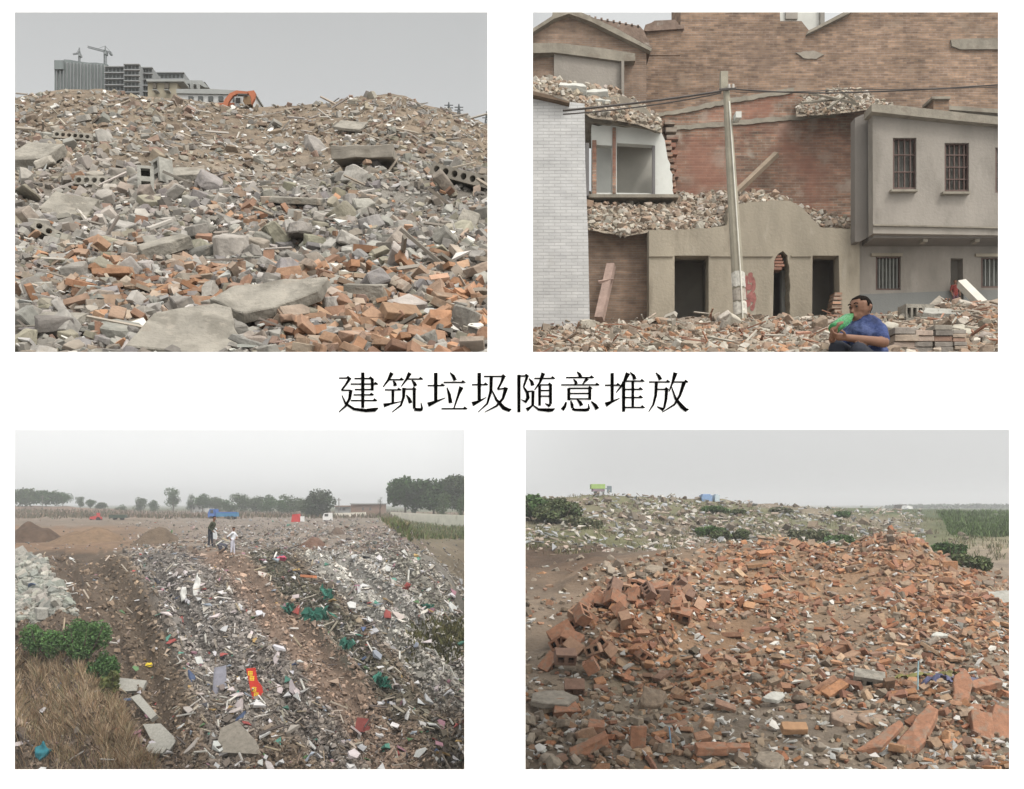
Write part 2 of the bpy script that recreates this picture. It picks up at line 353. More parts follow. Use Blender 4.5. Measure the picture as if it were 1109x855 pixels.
class Bag: pass
def scatter(surf, kind, region, cover, size, colf, mask=None, tilt=.35, lift=.25, down=None, maxn=60000, flat=1.0):
    """fill a stretch of ground with pieces until they cover the given share of it; size(n, px, py) is in metres."""
    x0, x1, y0, y1 = region; area = (x1-x0) * (y1-y0); got = 0; out = []; n = 0
    while got < cover * area and n < maxn:
        k = 3000; px = RG.uniform(x0, x1, k); py = RG.uniform(y0, y1, k); u = RG.random(k)
        w = mask(px, py) if mask is not None else np.ones(k)
        p = surf.sample(px, py); s = size(k, px, py); spx = s * F / p[:, 1]
        ok = np.isfinite(p).all(1) & (spx > .8)
        ar = np.where(ok, spx**2 * .35, 0); pr = np.minimum(1, 30.0 / np.maximum(ar, 4)) if kind != 'x' else 1
        got += float(np.nansum(ar * pr))                             # counted before the mask, so sparse zones stay sparse
        keep = ok & (u < w * pr)
        out.append(np.concatenate([p[keep], s[keep, None], px[keep, None], py[keep, None]], 1)); n += keep.sum()
        if len(out) > 300: break
    A = np.concatenate(out); b = Bag(); b.kind = kind; b.pos = A[:, :3]; b.s = A[:, 3]; b.px = A[:, 4]; b.py = A[:, 5]; n = len(A)
    nrm = surf.normals(b.px, b.py)
    nrm = nrm + RG.normal(0, tilt, (n, 3)); nrm /= np.linalg.norm(nrm, axis=1, keepdims=True)
    a = RG.uniform(0, 2*math.pi, n); t = np.stack([np.cos(a), np.sin(a), 0*a], 1)
    if down is not None:
        al = RG.random(n) < .6; t[al] = np.array(down) + RG.normal(0, .3, (al.sum(), 3))
    t = t - (t * nrm).sum(1, keepdims=True) * nrm; t /= np.linalg.norm(t, axis=1, keepdims=True); q = np.cross(nrm, t)
    b.R = np.stack([t, q, nrm], -1)
    b.sc = b.s[:, None] * np.stack([RG.uniform(.85, 1.2, n), RG.uniform(.7, 1.1, n), RG.uniform(.7, 1.2, n) * flat], 1)
    b.pos = b.pos + np.array([0, 0, 1]) * (b.s * RG.uniform(-.12, lift, n))[:, None]
    b.col = np.clip(colf(n, b.px, b.py), .01, .9); b.spx = b.s * F / b.pos[:, 1]; b.var = RG.integers(0, 1000, n)
    return b
def sub(b, idx):
    c = Bag(); c.kind = b.kind
    for a in ('pos', 's', 'px', 'py', 'R', 'sc', 'col', 'spx', 'var'): setattr(c, a, getattr(b, a)[idx])
    return c
def mass(name, bags, m, label, cat=None):                           # the countless small rest as one object
    Vs, Fs, Cs, k = [], [], [], 0
    for b in bags:
        sh = SH[b.kind]
        for i, (v, f) in enumerate(sh):
            I = np.nonzero(b.var % len(sh) == i)[0]
            if not len(I): continue
            w = np.einsum('nij,nvj->nvi', b.R[I], v[None] * b.sc[I][:, None]) + b.pos[I][:, None]
            Vs.append(w.reshape(-1, 3)); Fs.append((f[None] + (np.arange(len(I)) * len(v))[:, None, None] + k).reshape(-1, 3)); k += len(I) * len(v)
            Cs.append(np.repeat(b.col[I], len(v), 0))
    V = np.concatenate(Vs); Q = np.concatenate(Fs).astype(np.int32); C = np.concatenate(Cs)
    me = bpy.data.meshes.new(name); me.vertices.add(len(V)); me.vertices.foreach_set('co', V.ravel()); me.loops.add(Q.size); me.loops.foreach_set('vertex_index', Q.ravel())
    me.polygons.add(len(Q)); me.polygons.foreach_set('loop_start', np.arange(0, Q.size, 3, dtype=np.int32)); me.update(calc_edges=True)
    me.polygons.foreach_set('use_smooth', np.zeros(len(Q), bool))
    at = me.attributes.new('col', 'FLOAT_COLOR', 'POINT'); at.data.foreach_set('color', np.concatenate([C, np.ones((len(C), 1))], 1).ravel())
    me.materials.append(m); o = link(bpy.data.objects.new(name, me)); tag(o, label, cat, None, 'stuff'); return o
def singles(b, n, name, label, cat, group):
    """the n largest pieces become things of their own; returns the rest"""
    order = np.argsort(-b.spx * (1 + 0 * b.s)); top = order[:n]
    ms = BIG[b.kind]
    for i in top:
        o = bpy.data.objects.new(name, ms[int(b.var[i]) % len(ms)])
        M = Matrix(b.R[i].tolist()).to_4x4() @ Matrix.Diagonal((*b.sc[i].tolist(), 1)); M.translation = Vector(b.pos[i].tolist()); o.matrix_world = M
        o.color = (*b.col[i].tolist(), 1); link(o); lb = label(b.px[i], b.py[i]) if callable(label) else label
        g = group(b.px[i], b.py[i]) if callable(group) else group
        tag(o, lb, cat, g)
    return sub(b, order[n:])
def pal(*cols): return np.array([c[:3] for c in cols])
def pick(p, n, w=None, j=.12):
    c = p[RG.choice(len(p), n, p=w)]; return c * (1 + RG.normal(0, j, (n, 1))) * (1 + RG.normal(0, .012, (n, 3))) * .72
def lin(px, py, x0, y0, x1, y1): return (px - x0) * (y1 - y0) - (py - y0) * (x1 - x0)
def blob(px, py, cx, cy, rx, ry): return np.exp(-(((px-cx)/rx)**2 + ((py-cy)/ry)**2))
def mixc(C, w, c): w = np.clip(w, 0, 1)[:, None]; return C * (1-w) + np.array(c)[None] * w

# ================================================================== the white display board with its caption
BD = 1.5
def build_board():
    xs = [-170, 16, 503, 528, 569, 577, 1081, 1093, 1280]; ys = [-110, 13.5, 381.5, 465.5, 833.5, 960]
    holes = [(16, 528, 13.5, 381.5), (577, 1081, 13.5, 381.5), (16, 503, 465.5, 833.5), (569, 1093, 465.5, 833.5)]
    bm = bmesh.new(); d0, d1 = BD, BD + .008; loops = [[(-170, -110), (1280, -110), (1280, 960), (-170, 960)]] + [[(a, c), (b, c), (b, d), (a, d)] for a, b, c, d in holes]
    fr = []; bk = []; LS = []
    for li, lp in enumerate(loops):
        cx = sum(p[0] for p in lp) / 4; cy = sum(p[1] for p in lp) / 4; g = .014
        L0 = [P(x, y, d0) for x, y in lp]; c = P(cx, cy, d0)
        L1 = [Vector((p.x + (g if li else 0) * (1 if p.x > c.x else -1), d1, p.z + (g if li else 0) * (1 if p.z > c.z else -1))) for p in L0]
        LS.append((L0, L1))
    tris = tessellate_polygon([[Vector((p.x, p.z, 0)) for p in a] for a, _ in LS])
    for a, b in LS: fr += [bm.verts.new(p) for p in a]; bk += [bm.verts.new(p) for p in b]
    for t in tris: bm.faces.new([fr[i] for i in t]); bm.faces.new([bk[i] for i in reversed(t)])
    for k in range(0, 20, 4):
        for i in range(4): a, b = k + i, k + (i+1) % 4; bm.faces.new((fr[a], fr[b], bk[b], bk[a]))
    root = empty('display_board', (0, BD, -.6)); tag(root, 'white display board with four rectangular openings and a black Chinese caption', 'display board')
    obj('panel', bm, M_board, root, world=True)
    for px in (-150, 1255):                                           # two posts carry the board, outside the picture
        bm = bmesh.new(); fbox(bm, px, px + 22, -110, 2650, BD + .009, BD + .04); obj('post', bm, M_board, root, world=True)
    ST = []
    def A(x, y): return (360 + x / 5.545, 395 + y / 5.545)
    def B(x, y): return (550 + x / 5.41, 395 + y / 5.41)
    def rib(M, *pts): ST.append(([M(x, y) for x, y, w in pts], [w / 5.5 / 2 * 1.55 for x, y, w in pts]))
    def h(M, x0, y0, x1, y1=None, tri=True):
        y1 = y0 if y1 is None else y1; rib(M, (x0, y0, 6), (x1, y1, 6))
        if tri: ST.append(('t', [M(x1 - 26, y1 + 3), M(x1 - 12, y1 - 15), M(x1 + 6, y1 - 1), M(x1 + 6, y1 + 3)]))
    def v(M, x0, y0, x1, y1, w=13): rib(M, (x0, y0, w), (x1, y1, w * .92))
    m = A
    h(m,40,82,105); rib(m,(108,80,12),(82,120,8),(55,155,7)); h(m,55,155,110,155,False); rib(m,(112,153,14),(104,205,11),(80,250,8),(40,286,4)); rib(m,(58,185,4),(80,235,9),(130,268,11),(200,277,13),(255,272,16),(276,262,4))
    h(m,133,85,240); v(m,240,85,240,157,12); h(m,110,118,270); h(m,135,151,240,151,False); h(m,128,183,245); h(m,112,217,265); v(m,183,48,183,260)
    rib(m,(358,50,16),(335,95,9),(304,136,4)); h(m,345,92,425); rib(m,(366,98,5),(376,115,12),(378,130,15)); rib(m,(466,50,16),(445,90,9),(414,132,4)); h(m,452,88,540); rib(m,(478,94,5),(492,112,12),(500,130,15))
    h(m,315,153,410); v(m,364,153,364,235,11); rib(m,(308,246,16),(350,236,8),(415,222,3)); rib(m,(430,140,14),(428,195,11),(412,245,8),(358,287,3)); h(m,430,148,500); v(m,492,148,492,266,12); rib(m,(492,270,12),(530,272,13),(542,268,9)); rib(m,(540,268,9),(532,228,3)); rib(m,(444,182,4),(460,205,12),(470,232,15))
    h(m,572,127,670); v(m,621,50,621,228,14); rib(m,(574,242,18),(625,222,9),(680,200,3)); rib(m,(706,48,4),(726,70,12),(738,96,14)); h(m,668,108,795); rib(m,(688,138,4),(702,180,12),(710,232,15)); rib(m,(775,135,18),(758,180,10),(730,264,5)); h(m,655,266,806)
    h(m,838,122,930); v(m,882,50,882,215,14); rib(m,(840,238,18),(880,222,9),(925,197,3)); h(m,910,72,1036); rib(m,(1028,74,13),(1014,110,9),(992,150,7)); h(m,992,150,1040,143,False); rib(m,(1044,138,16),(1024,205,10),(985,250,8),(913,287,3)); rib(m,(954,76,13),(952,160,12),(930,235,8),(874,287,3)); rib(m,(956,150,4),(985,212,10),(1030,262,16),(1062,275,14),(1076,268,3))
    m = B
    v(m,65,60,65,280,13); h(m,65,68,118); rib(m,(114,68,11),(92,132,7)); rib(m,(92,132,6),(114,165,12),(118,195,14),(104,220,12),(78,206,3)); rib(m,(124,82,4),(140,102,12),(146,124,15)); h(m,118,158,150,156,False); v(m,148,155,146,238,12); rib(m,(110,266,16),(130,252,9),(146,238,6)); rib(m,(146,238,5),(180,264,10),(240,268,15),(262,266,12),(276,258,3))
    h(m,155,82,272); rib(m,(208,50,16),(188,105,9),(156,150,4)); v(m,186,122,186,242,11); h(m,186,120,255); v(m,250,120,250,232,12); h(m,190,153,250,153,False); h(m,190,186,250,186,False); rib(m,(250,232,12),(240,242,12),(218,228,3))
    rib(m,(405,42,4),(420,58,12),(426,74,14)); h(m,340,77,500); rib(m,(384,86,4),(398,102,11),(400,115,13)); rib(m,(466,82,15),(452,98,9),(438,116,4)); h(m,312,120,532); v(m,357,138,357,210,12); h(m,357,140,490); v(m,480,140,480,208,12); h(m,357,170,480,170,False); h(m,357,202,480,202,False)
    rib(m,(342,220,7),(334,245,12),(318,266,15)); rib(m,(368,212,5),(376,235,12),(378,256,11)); rib(m,(378,258,12),(392,266,10),(455,267,12),(476,262,12)); rib(m,(476,262,9),(472,230,3)); rib(m,(404,204,4),(424,224,13),(432,242,15)); rib(m,(488,216,5),(512,240,14),(524,262,17))
    h(m,568,122,655); v(m,611,50,611,218,13); rib(m,(572,236,18),(610,218,9),(655,198,3)); rib(m,(704,50,18),(680,105,10),(634,166,4)); v(m,678,100,678,277,13); rib(m,(716,46,4),(736,66,12),(744,88,15)); h(m,680,98,796); v(m,732,98,732,252,11); h(m,682,146,786); h(m,682,194,786); h(m,682,252,798)
    rib(m,(866,48,4),(884,68,12),(894,90,15)); h(m,826,103,946); rib(m,(870,105,12),(866,180,11),(852,235,8),(824,278,3)); h(m,870,146,938); rib(m,(930,146,13),(926,205,11),(916,252,9),(908,264,14),(872,246,3)); rib(m,(982,48,17),(965,105,9),(944,158,4)); h(m,962,103,1052)
    rib(m,(1032,105,15),(1008,180,10),(975,235,8),(904,280,3)); rib(m,(958,130,4),(982,200,10),(1020,248,16),(1044,268,15),(1060,262,3))
    bm = bmesh.new(); lay = 0
    for st in ST:
        y0 = BD - .0009 - (lay % 7) * .0001; lay += 1
        if st[0] == 't':
            bm.faces.new([bm.verts.new(P(x, y, BD) + Vector((0, y0 - BD, 0))) for x, y in st[1]]); continue
        pts, w = st; a = []; b = []
        for i, p in enumerate(pts):
            q0 = pts[max(0, i-1)]; q1 = pts[min(len(pts)-1, i+1)]; dx, dy = q1[0]-q0[0], q1[1]-q0[1]; l = math.hypot(dx, dy) or 1; nx, ny = -dy/l, dx/l
            for s_, lst in ((1, a), (-1, b)): lst.append(bm.verts.new(P(p[0] + nx*w[i]*s_, p[1] + ny*w[i]*s_, BD) + Vector((0, y0 - BD, 0))))
        for i in range(len(pts)-1): bm.faces.new((a[i], a[i+1], b[i+1], b[i]))
    obj('lettering', bm, M_ink, root, world=True)
build_board()

# ------------------------------------------------------------------ haze
bm = bmesh.new(); box(bm, -1100, 1100, -4, 1560, -14, 13)
mh = bpy.data.materials.new('haze'); mh.use_nodes = True; t_ = mh.node_tree; t_.nodes.clear(); ho = N(t_, 'ShaderNodeOutputMaterial'); hv = N(t_, 'ShaderNodeVolumePrincipled')
hv.inputs['Color'].default_value = (.93, .95, .97, 1); hv.inputs['Density'].default_value = HAZE; hv.inputs['Anisotropy'].default_value = .2; t_.links.new(hv.outputs[0], ho.inputs['Volume'])
o = obj('haze', bm, mh); tag(o, kind='stuff')
# ================================================================== scene behind the upper left opening: the rubble field
ridge = [(-30,110),(16,107),(45,101),(70,98),(110,97),(130,101),(160,104),(200,109),(235,113),(270,116),(320,117),(350,115),(378,108),(400,104),(425,102.5),(440,105),(455,112),(480,118),(500,124),(528,134),(575,146)]
def xr(v, x0=-30, x1=575): return [(x0, *v), (x1, *v)]
S1 = Surf([xr((402, 2.4)), xr((382, 2.55)), xr((330, 3.15)), xr((270, 4.2)), [(-30,225,5.2),(250,226,5.2),(400,214,5.5),(575,232,5.2)],
           [(-30,165,6.6),(200,172,6.6),(300,188,6.8),(420,190,6.9),(575,205,6.6)],
           [(x, y + 26, 7.9) for x, y in ridge], [(x, y, 8.7) for x, y in ridge], [(x, y + 5, 11.5) for x, y in ridge], [(x, y + 9, 17) for x, y in ridge]],
          [.05, .05, .06, .09, .12, .12, .09, .045, .1, .1], .55, 11)
def col1(px, py, d, x):
    C = np.tile(np.array([.20, .18, .155]), (len(px), 1))
    w = np.clip((210 - py) / 40, 0, 1); C = mixc(C, w * .95, (.235, .185, .135))
    C = mixc(C, blob(px, py, 330, 230, 140, 40) * .8, (.24, .235, .215))
    C = mixc(C, np.clip((py - 270) / 60, 0, 1) * .6, (.20, .14, .11))
    return C * (.42 + .55 * fbm(x * 3, d * 3, 5))[:, None]
o = S1.mesh('rubble_ground', np.arange(-30, 553, 2.5), [6, 16, 18, 14, 14, 26, 26, 10, 10], M_soilf, col1, .04); tag(o, kind='structure')
CONC = pal((.32,.31,.28), (.27,.255,.23), (.36,.34,.31), (.21,.20,.18), (.30,.26,.22), (.40,.38,.35), (.25,.235,.23), (.29,.27,.21))
TAN = pal((.30,.245,.185), (.26,.205,.155), (.34,.29,.225), (.22,.17,.13), (.36,.33,.28), (.27,.19,.15))
BRK = pal((.35,.215,.14), (.40,.225,.135), (.36,.26,.19), (.38,.30,.235), (.29,.175,.12), (.38,.32,.26), (.34,.235,.17), (.42,.27,.18))
GR = pal((.30,.28,.255), (.22,.20,.18), (.36,.33,.29), (.27,.19,.15), (.17,.155,.14))
def brickzone1(px, py):
    w = blob(px, py, 125, 300, 75, 32) + np.clip((py - 285) / 25, 0, 1) * np.clip((px - 290) / 40, 0, 1) + blob(px, py, 275, 235, 42, 10) * 1.1 + blob(px, py, 290, 325, 170, 25) * .8 + blob(px, py, 120, 345, 30, 25) * .5 + .05
    return np.clip(w, 0, 1)
mask_front = lambda px, py: np.clip((py - (188 - 18 * np.sin(px / 60.0))) / 22, 0, 1)
R1 = (2, 542, 96, 398)
b1a = scatter(S1, 'chunk', (2, 542, 150, 398), 3.6, lambda n, x, y: np.clip(RG.lognormal(math.log(.075), .55, n), .03, .24),
              lambda n, px, py: mixc(pick(CONC, n), blob(px, py, 60, 150, 200, 70) * .25, (.30, .24, .20)), lambda x, y: mask_front(x, y) * (1 - .65 * brickzone1(x, y)) + .07 * (y < 215) * (y > 150), .38, .3)
b1b = scatter(S1, 'brick', (2, 542, 190, 398), 3.2, lambda n, x, y: np.clip(RG.normal(.082, .02, n), .045, .12),
              lambda n, px, py: pick(BRK, n), lambda x, y: brickzone1(x, y), .5, .4)
b1c = scatter(S1, 'grit', (2, 542, 96, 398), 1.5, lambda n, x, y: np.clip(RG.lognormal(math.log(.028), .5, n), .012, .08),
              lambda n, px, py: np.where((py > 200)[:, None], pick(GR, n), pick(np.vstack([TAN, TAN, TAN, BRK[3:4], CONC[2:3]]), n)), lambda x, y: np.where(y > 205, 1, .22 + .45 * (fbm(x/26, y/13, 8) > .5)), .5, .25)
b1d = scatter(S1, 'chunk', (2, 542, 96, 205), .40, lambda n, x, y: np.clip(RG.lognormal(math.log(.075), .4, n), .04, .17),
              lambda n, px, py: pick(np.vstack([TAN, CONC[:4]]), n), lambda x, y: .2 + .8 * blob(x, y, 70, 140, 190, 45) + .5 * blob(x, y, 420, 150, 70, 30), .4, .25)
b1e = scatter(S1, 'scrap', (2, 542, 96, 398), .035, lambda n, x, y: RG.uniform(.03, .085, n), lambda n, px, py: pick(pal((.62,.60,.57), (.5,.5,.48), (.7,.68,.64)), n), None, .4, .5)
b1f = scatter(S1, 'stick', (2, 542, 110, 398), .012, lambda n, x, y: RG.uniform(.06, .2, n), lambda n, px, py: pick(pal((.38,.33,.27), (.25,.22,.19), (.45,.42,.38)), n), None, .4, .5)
b1a = singles(b1a, 190, 'concrete_chunk', lambda x, y: 'grey broken concrete chunk in the foreground rubble of the upper left opening' if y > 265 else 'grey broken concrete chunk in the middle band of the upper left rubble field',
              'concrete chunk', lambda x, y: 'foreground concrete chunks of the rubble field' if y > 265 else 'mid-field concrete chunks of the rubble field')
b1b = singles(b1b, 150, 'broken_brick', lambda x, y: 'dusty red brick in the front edge bricks of the upper left rubble field' if y > 330 else 'dusty red brick farther back among the grey concrete of the upper left rubble field', 'brick',
              lambda x, y: 'front bricks of the rubble field' if y > 330 else 'bricks farther back in the rubble field')
mass('rubble', [b1a, b1b, b1c, b1d], M_piece, 'small grey and brown rubble covering the upper left field')
mass('litter', [b1e, b1f], M_scrap, 'pale scraps and splinters strewn over the upper left rubble field')

def place(bm_fn, name, surf, px, py, size, n_up=(0, 0, 1), yaw=0, tilt=(0, 0), up=0.0, parent=None):
    """an empty on the ground at a photo position, turned and tilted; the caller adds meshes in its local frame"""
    p = surf.pt(px, py); e = empty(name, p + Vector((0, 0, up))); e.rotation_euler = (R(tilt[0]), R(tilt[1]), R(yaw)); e.scale = (size,) * 3; return e
M_slab = mat('slab_concrete', (.235, .22, .19), .95, .24, 9, .9, 60, spots=[((.14, .13, .11), 8, .52, .7), ((.30, .275, .235), 22, .58, .6), ((.20,.15,.11), 5, .6, .5)], bdist=.008)
M_slabd = mat('dark_slab_concrete', (.22, .20, .17), .92, .2, 9, .6, 70, spots=[((.14, .125, .10), 7, .55, .55)], bdist=.004)
def plate(name, pts, th, surf, px, py, label, cat, m=M_slab, yaw=0, tilt=(0, 0), up=.03, w=1.0, ret=False):
    """broken plate: outline in local units of w metres"""
    bm = bmesh.new(); a = [bm.verts.new((x, y, th/2 + rs.uniform(-.004, .004))) for x, y in pts]; b = [bm.verts.new((x * 1.02 + rs.uniform(-.02, .02), y * 1.02, -th/2)) for x, y in pts]
    bm.faces.new(a); bm.faces.new(list(reversed(b)))
    for i in range(len(pts)): j = (i+1) % len(pts); bm.faces.new((a[i], b[i], b[j], a[j]))
    rnd(bm, .012); rough_up(bm, .022, 4)
    o = obj(name, bm, m); o.location = surf.pt(px, py) + Vector((0, 0, up)); o.rotation_euler = (R(tilt[0]), R(tilt[1]), R(yaw)); o.scale = (w,) * 3
    tag(o, label, cat); return o
def ragged(n, rx, ry, j=.12, seed=0, sq=.0):
    r_ = random.Random(seed); pts = []
    for i in range(n):
        a = 2*math.pi*(i + .3*r_.uniform(-1, 1)) / n; c, s_ = math.cos(a), math.sin(a); k = max(abs(c), abs(s_)) if sq else 1
        f = 1 / (k * sq + (1 - sq)) * r_.uniform(1 - j, 1 + j); pts.append((c * rx * f, s_ * ry * f))
    return pts
# large plates in the foreground
plate('concrete_slab', [(-.5,-.45),(.45,-.5),(.52,-.2),(.40,.05),(.30,.42),(.12,.5),(-.15,.36),(-.42,.2)], .13, S1, 208, 372, 'large flat pale concrete slab lying at the bottom edge of the rubble field', 'concrete slab', yaw=4, tilt=(40, 3), up=0.062, w=0.291)
plate('concrete_slab', [(-.62,.0),(-.25,-.42),(.1,-.33),(.55,-.02),(.66,.34),(.15,.36),(-.4,.30)], .13, S1, 291, 350, 'long pale concrete slab with a chipped rim, tilted right beside the large flat slab', 'concrete slab', yaw=6, tilt=(38, -6), up=0.062, w=0.281)
plate('concrete_slab', [(-.5,-.5),(.45,-.42),(.5,.35),(-.38,.5)], .16, S1, 58, 362, 'square weathered concrete slab in the bottom left corner of the rubble field', 'concrete slab', yaw=0, tilt=(28, 0), up=0.031, w=0.153)
plate('concrete_slab', [(-.5,-.35),(.42,-.5),(.5,.4),(-.35,.45)], .22, S1, 74, 230, 'tan rectangular concrete slab tilted towards us at the left of the rubble field', 'concrete slab', yaw=10, tilt=(48, 6), up=0.050, w=0.272)
plate('concrete_slab', [(-.5,-.22),(.5,-.1),(.46,.26),(-.42,.2)], .22, S1, 178, 278, 'grey slanting concrete slab above the left bricks', 'concrete slab', yaw=32, tilt=(24, -22), up=0.043, w=0.234)
plate('concrete_slab', [(-.5,-.3),(.5,-.36),(.44,.3),(-.4,.4)], .14, S1, 196, 200, 'broad thin grey slab tilted up in the middle distance', 'concrete slab', yaw=10, tilt=(32, -8), up=0.050, w=0.324)
plate('concrete_slab', [(-.5,-.2),(.5,-.26),(.5,.26),(-.46,.2)], .12, S1, 320, 222, 'narrow grey concrete slab lying level beyond the orange brick patch', 'concrete slab', yaw=-4, tilt=(18, 4), up=0.031, w=0.306)
plate('concrete_slab', [(-.5,-.5),(.42,-.34),(.5,.3),(-.3,.5)], .2, S1, 36, 176, 'mauve-grey concrete slab at the far left of the rubble field', 'concrete slab', yaw=-8, tilt=(40, 0), up=0.062, w=0.378)
plate('concrete_slab', [(-.5,-.4),(.5,-.4),(.5,.4),(-.5,.3)], .1, S1, 380, 143, 'tan flat slab resting on the brown mound', 'concrete slab', yaw=-10, tilt=(40, 10), up=0.050, w=0.234)
plate('concrete_slab', [(-.5,-.25),(.5,-.3),(.45,.3),(-.45,.25)], .32, S1, 397, 330, 'thick grey slab fragment lying between red bricks at the right foreground', 'concrete slab', yaw=-10, tilt=(16, 3), up=0.031, w=0.140)
plate('concrete_slab', [(-.5,-.5),(.35,-.4),(.5,.3),(-.2,.5)], .2, S1, 506, 238, 'upright pale block fragment near the right edge of the rubble field', 'concrete slab', tilt=(70, 5), up=0.037, w=0.135)
def cored_slab(px, py, L_, n, label, yaw=0, tilt=(0, 0), hgt=.2, dep=.55, up=.04, m=M_slab, ragged_end=True):
    """hollow-core floor slab: real bores along y"""
    e = place(None, 'hollow_core_slab', S1, px, py, 1, yaw=yaw, tilt=tilt, up=up); tag(e, label, 'hollow slab')
    H = L_ * hgt; D_ = L_ * dep; bm = bmesh.new(); loops = [[(-L_/2, -H/2), (L_/2 + H*.2, -H/2), (L_/2, H/2), (-L_/2 + H*.15, H/2)]]
    pitch = L_ / (n + .4); r = min(H * .31, pitch * .36)
    for i in range(n):
        cx = -L_/2 + pitch * (i + .7); loops.append([(cx + r*math.cos(a*math.pi/5), r*math.sin(a*math.pi/5)) for a in range(10)])
    fl = [p for lp in loops for p in lp]; tr = tessellate_polygon([[Vector((x, z, 0)) for x, z in lp] for lp in loops])
    fr = [bm.verts.new((x, 0, z)) for x, z in fl]; bk = [bm.verts.new((x + rs.uniform(-.02, .02) * L_, D_ * rs.uniform(.8, 1.1), z)) for x, z in fl]
    for t in tr: bm.faces.new([fr[i] for i in t]); bm.faces.new([bk[i] for i in reversed(t)])
    k = 0
    for lp in loops:
        for i in range(len(lp)): a, b = k+i, k+(i+1) % len(lp); bm.faces.new((fr[a], fr[b], bk[b], bk[a]))
        k += len(lp)
    obj('slab_body', bm, m, e)
    bm = bmesh.new()
    for i in range(n): cx = -L_/2 + pitch * (i + .7); tube(bm, [(cx, D_*.35, 0), (cx, D_*.7, 0)], r * 1.05, 10)  # black plugs put the inner shade of each bore into colour
    obj('shade_plug', bm, M_hole, e); return e
cored_slab(78, 146, .30, 6, 'grey hollow-core slab end with six round bores near the left of the berm foot', yaw=2, tilt=(-12, 4), hgt=.20, up=.05)
cored_slab(102, 202, .27, 5, 'grey hollow-core slab end with five round bores below the tan boulder', yaw=-4, tilt=(-10, 2), hgt=.22, up=.05)
cored_slab(53, 256, .16, 3, 'short hollow block end with three large bores at the left', yaw=16, tilt=(-12, 26), hgt=.30, up=.05)
plate('concrete_slab', [(-.5,-.3),(.5,-.34),(.46,.3),(-.44,.34)], .2, S1, 396, 190, 'thick dark concrete floor slab jutting level from the foot of the mound', 'concrete slab', m=M_slabd, yaw=-2, tilt=(8, 0), up=.09, w=.46)
cored_slab(497, 213, .42, 6, 'long dark hollow-core slab sloping down to the right edge', yaw=-20, tilt=(4, 20), hgt=.17, up=.10, m=M_slabd)
def cinder(px, py, w, label, yaw, tilt, surf=S1, m=M_slab, up=.05, nh=2, col=None):
    e = place(None, 'cinder_block', surf, px, py, w, yaw=yaw, tilt=tilt, up=up); tag(e, label, 'cinder block')
    bm = bmesh.new(); lo = [[(-.5, -.3), (.5, -.3), (.5, .3), (-.5, .3)]]
    for i in range(nh): a = -.5 + (i + .22) / nh * 1.0; b = a + .62 / nh; lo.append([(a, -.17), (b, -.17), (b, .17), (a, .17)])
    fl = [p for l in lo for p in l]; tr = tessellate_polygon([[Vector((x, z, 0)) for x, z in l] for l in lo])
    fr = [bm.verts.new((x, -.3, z)) for x, z in fl]; bk = [bm.verts.new((x, .3, z)) for x, z in fl]
    for t in tr: bm.faces.new([fr[i] for i in t]); bm.faces.new([bk[i] for i in reversed(t)])
    for k in range(0, len(fl), 4):
        for i in range(4): a, b = k+i, k+(i+1) % 4; bm.faces.new((fr[a], fr[b], bk[b], bk[a]))
    obj('block_body', bm, m, e); bm = bmesh.new()
    for l in lo[1:]: box(bm, l[0][0] - .01, l[1][0] + .01, .0, .2, -.18, .18)  # black blocks painted as the shade deep in the holes
    obj('shade_plug', bm, M_hole, e); return e
M_cind = mat('pale_cinder', (.27, .265, .24), .95, .18, 14, .6, 60)
cinder(158, 214, .15, 'pale cinder block standing on end, left of a pair', 20, (0, 88), up=.08, m=M_cind)
cinder(176, 206, .15, 'bluish pale cinder block standing on end, right of a pair', -30, (10, 84), up=.08, m=M_cind)
# ------- buildings beyond the ridge; the bluish greys are own colour plus painted haze
M_far = mat('hazed_netting', (.15, .17, .17), .95, .16, 1.2, 0, streak=(7, 7, .5))
M_farw = mat('hazed_concrete', (.20, .21, .215), .95, .16, 3, 0)
M_farb = mat('far_beige_render', (.26, .235, .18), .95, .15, 3, 0)
M_fardk = mat('far_dark_void', (.075, .08, .08), 1, .1, 3, 0)
M_farwhite = mat('far_whitewash', (.42, .43, .43), .9, .08, 4, 0)
M_fargrey = mat('far_roof_grey', (.25, .26, .255), .9, .1, 4, 0)
def building(name, label, cat='building'): e = empty(name, (0, 0, 0)); tag(e, label, cat); return e
def rebase(e, p): pass
def block_thing(name, label, base, cat='building'):
    e = empty(name, base); tag(e, label, cat); return e
e = block_thing('apartment_tower', 'tall grey apartment slab wrapped in green-grey scaffold netting at far left', P(90, 112, 15.2))
bm = bmesh.new(); prism(bm, [[(59, 66), (69, 66), (69, 64.5), (76, 65), (86, 66.8), (96, 68), (104, 68), (116, 69.5), (116, 112), (59, 112)]], 15, 17); obj('netting', bm, M_far, e, world=True)
bm = bmesh.new()
for i in range(15): x = 61 + i * 3.7; fbox(bm, x, x + .7, 67.5 + max(0, (x-76)*.07), 111, 14.97, 15)
obj('scaffold_pole', bm, M_farw, e, world=True)
bm = bmesh.new(); fbox(bm, 58.6, 68.7, 65.4, 75, 14.95, 17.0); obj('corner_tower', bm, M_far, e, world=True)
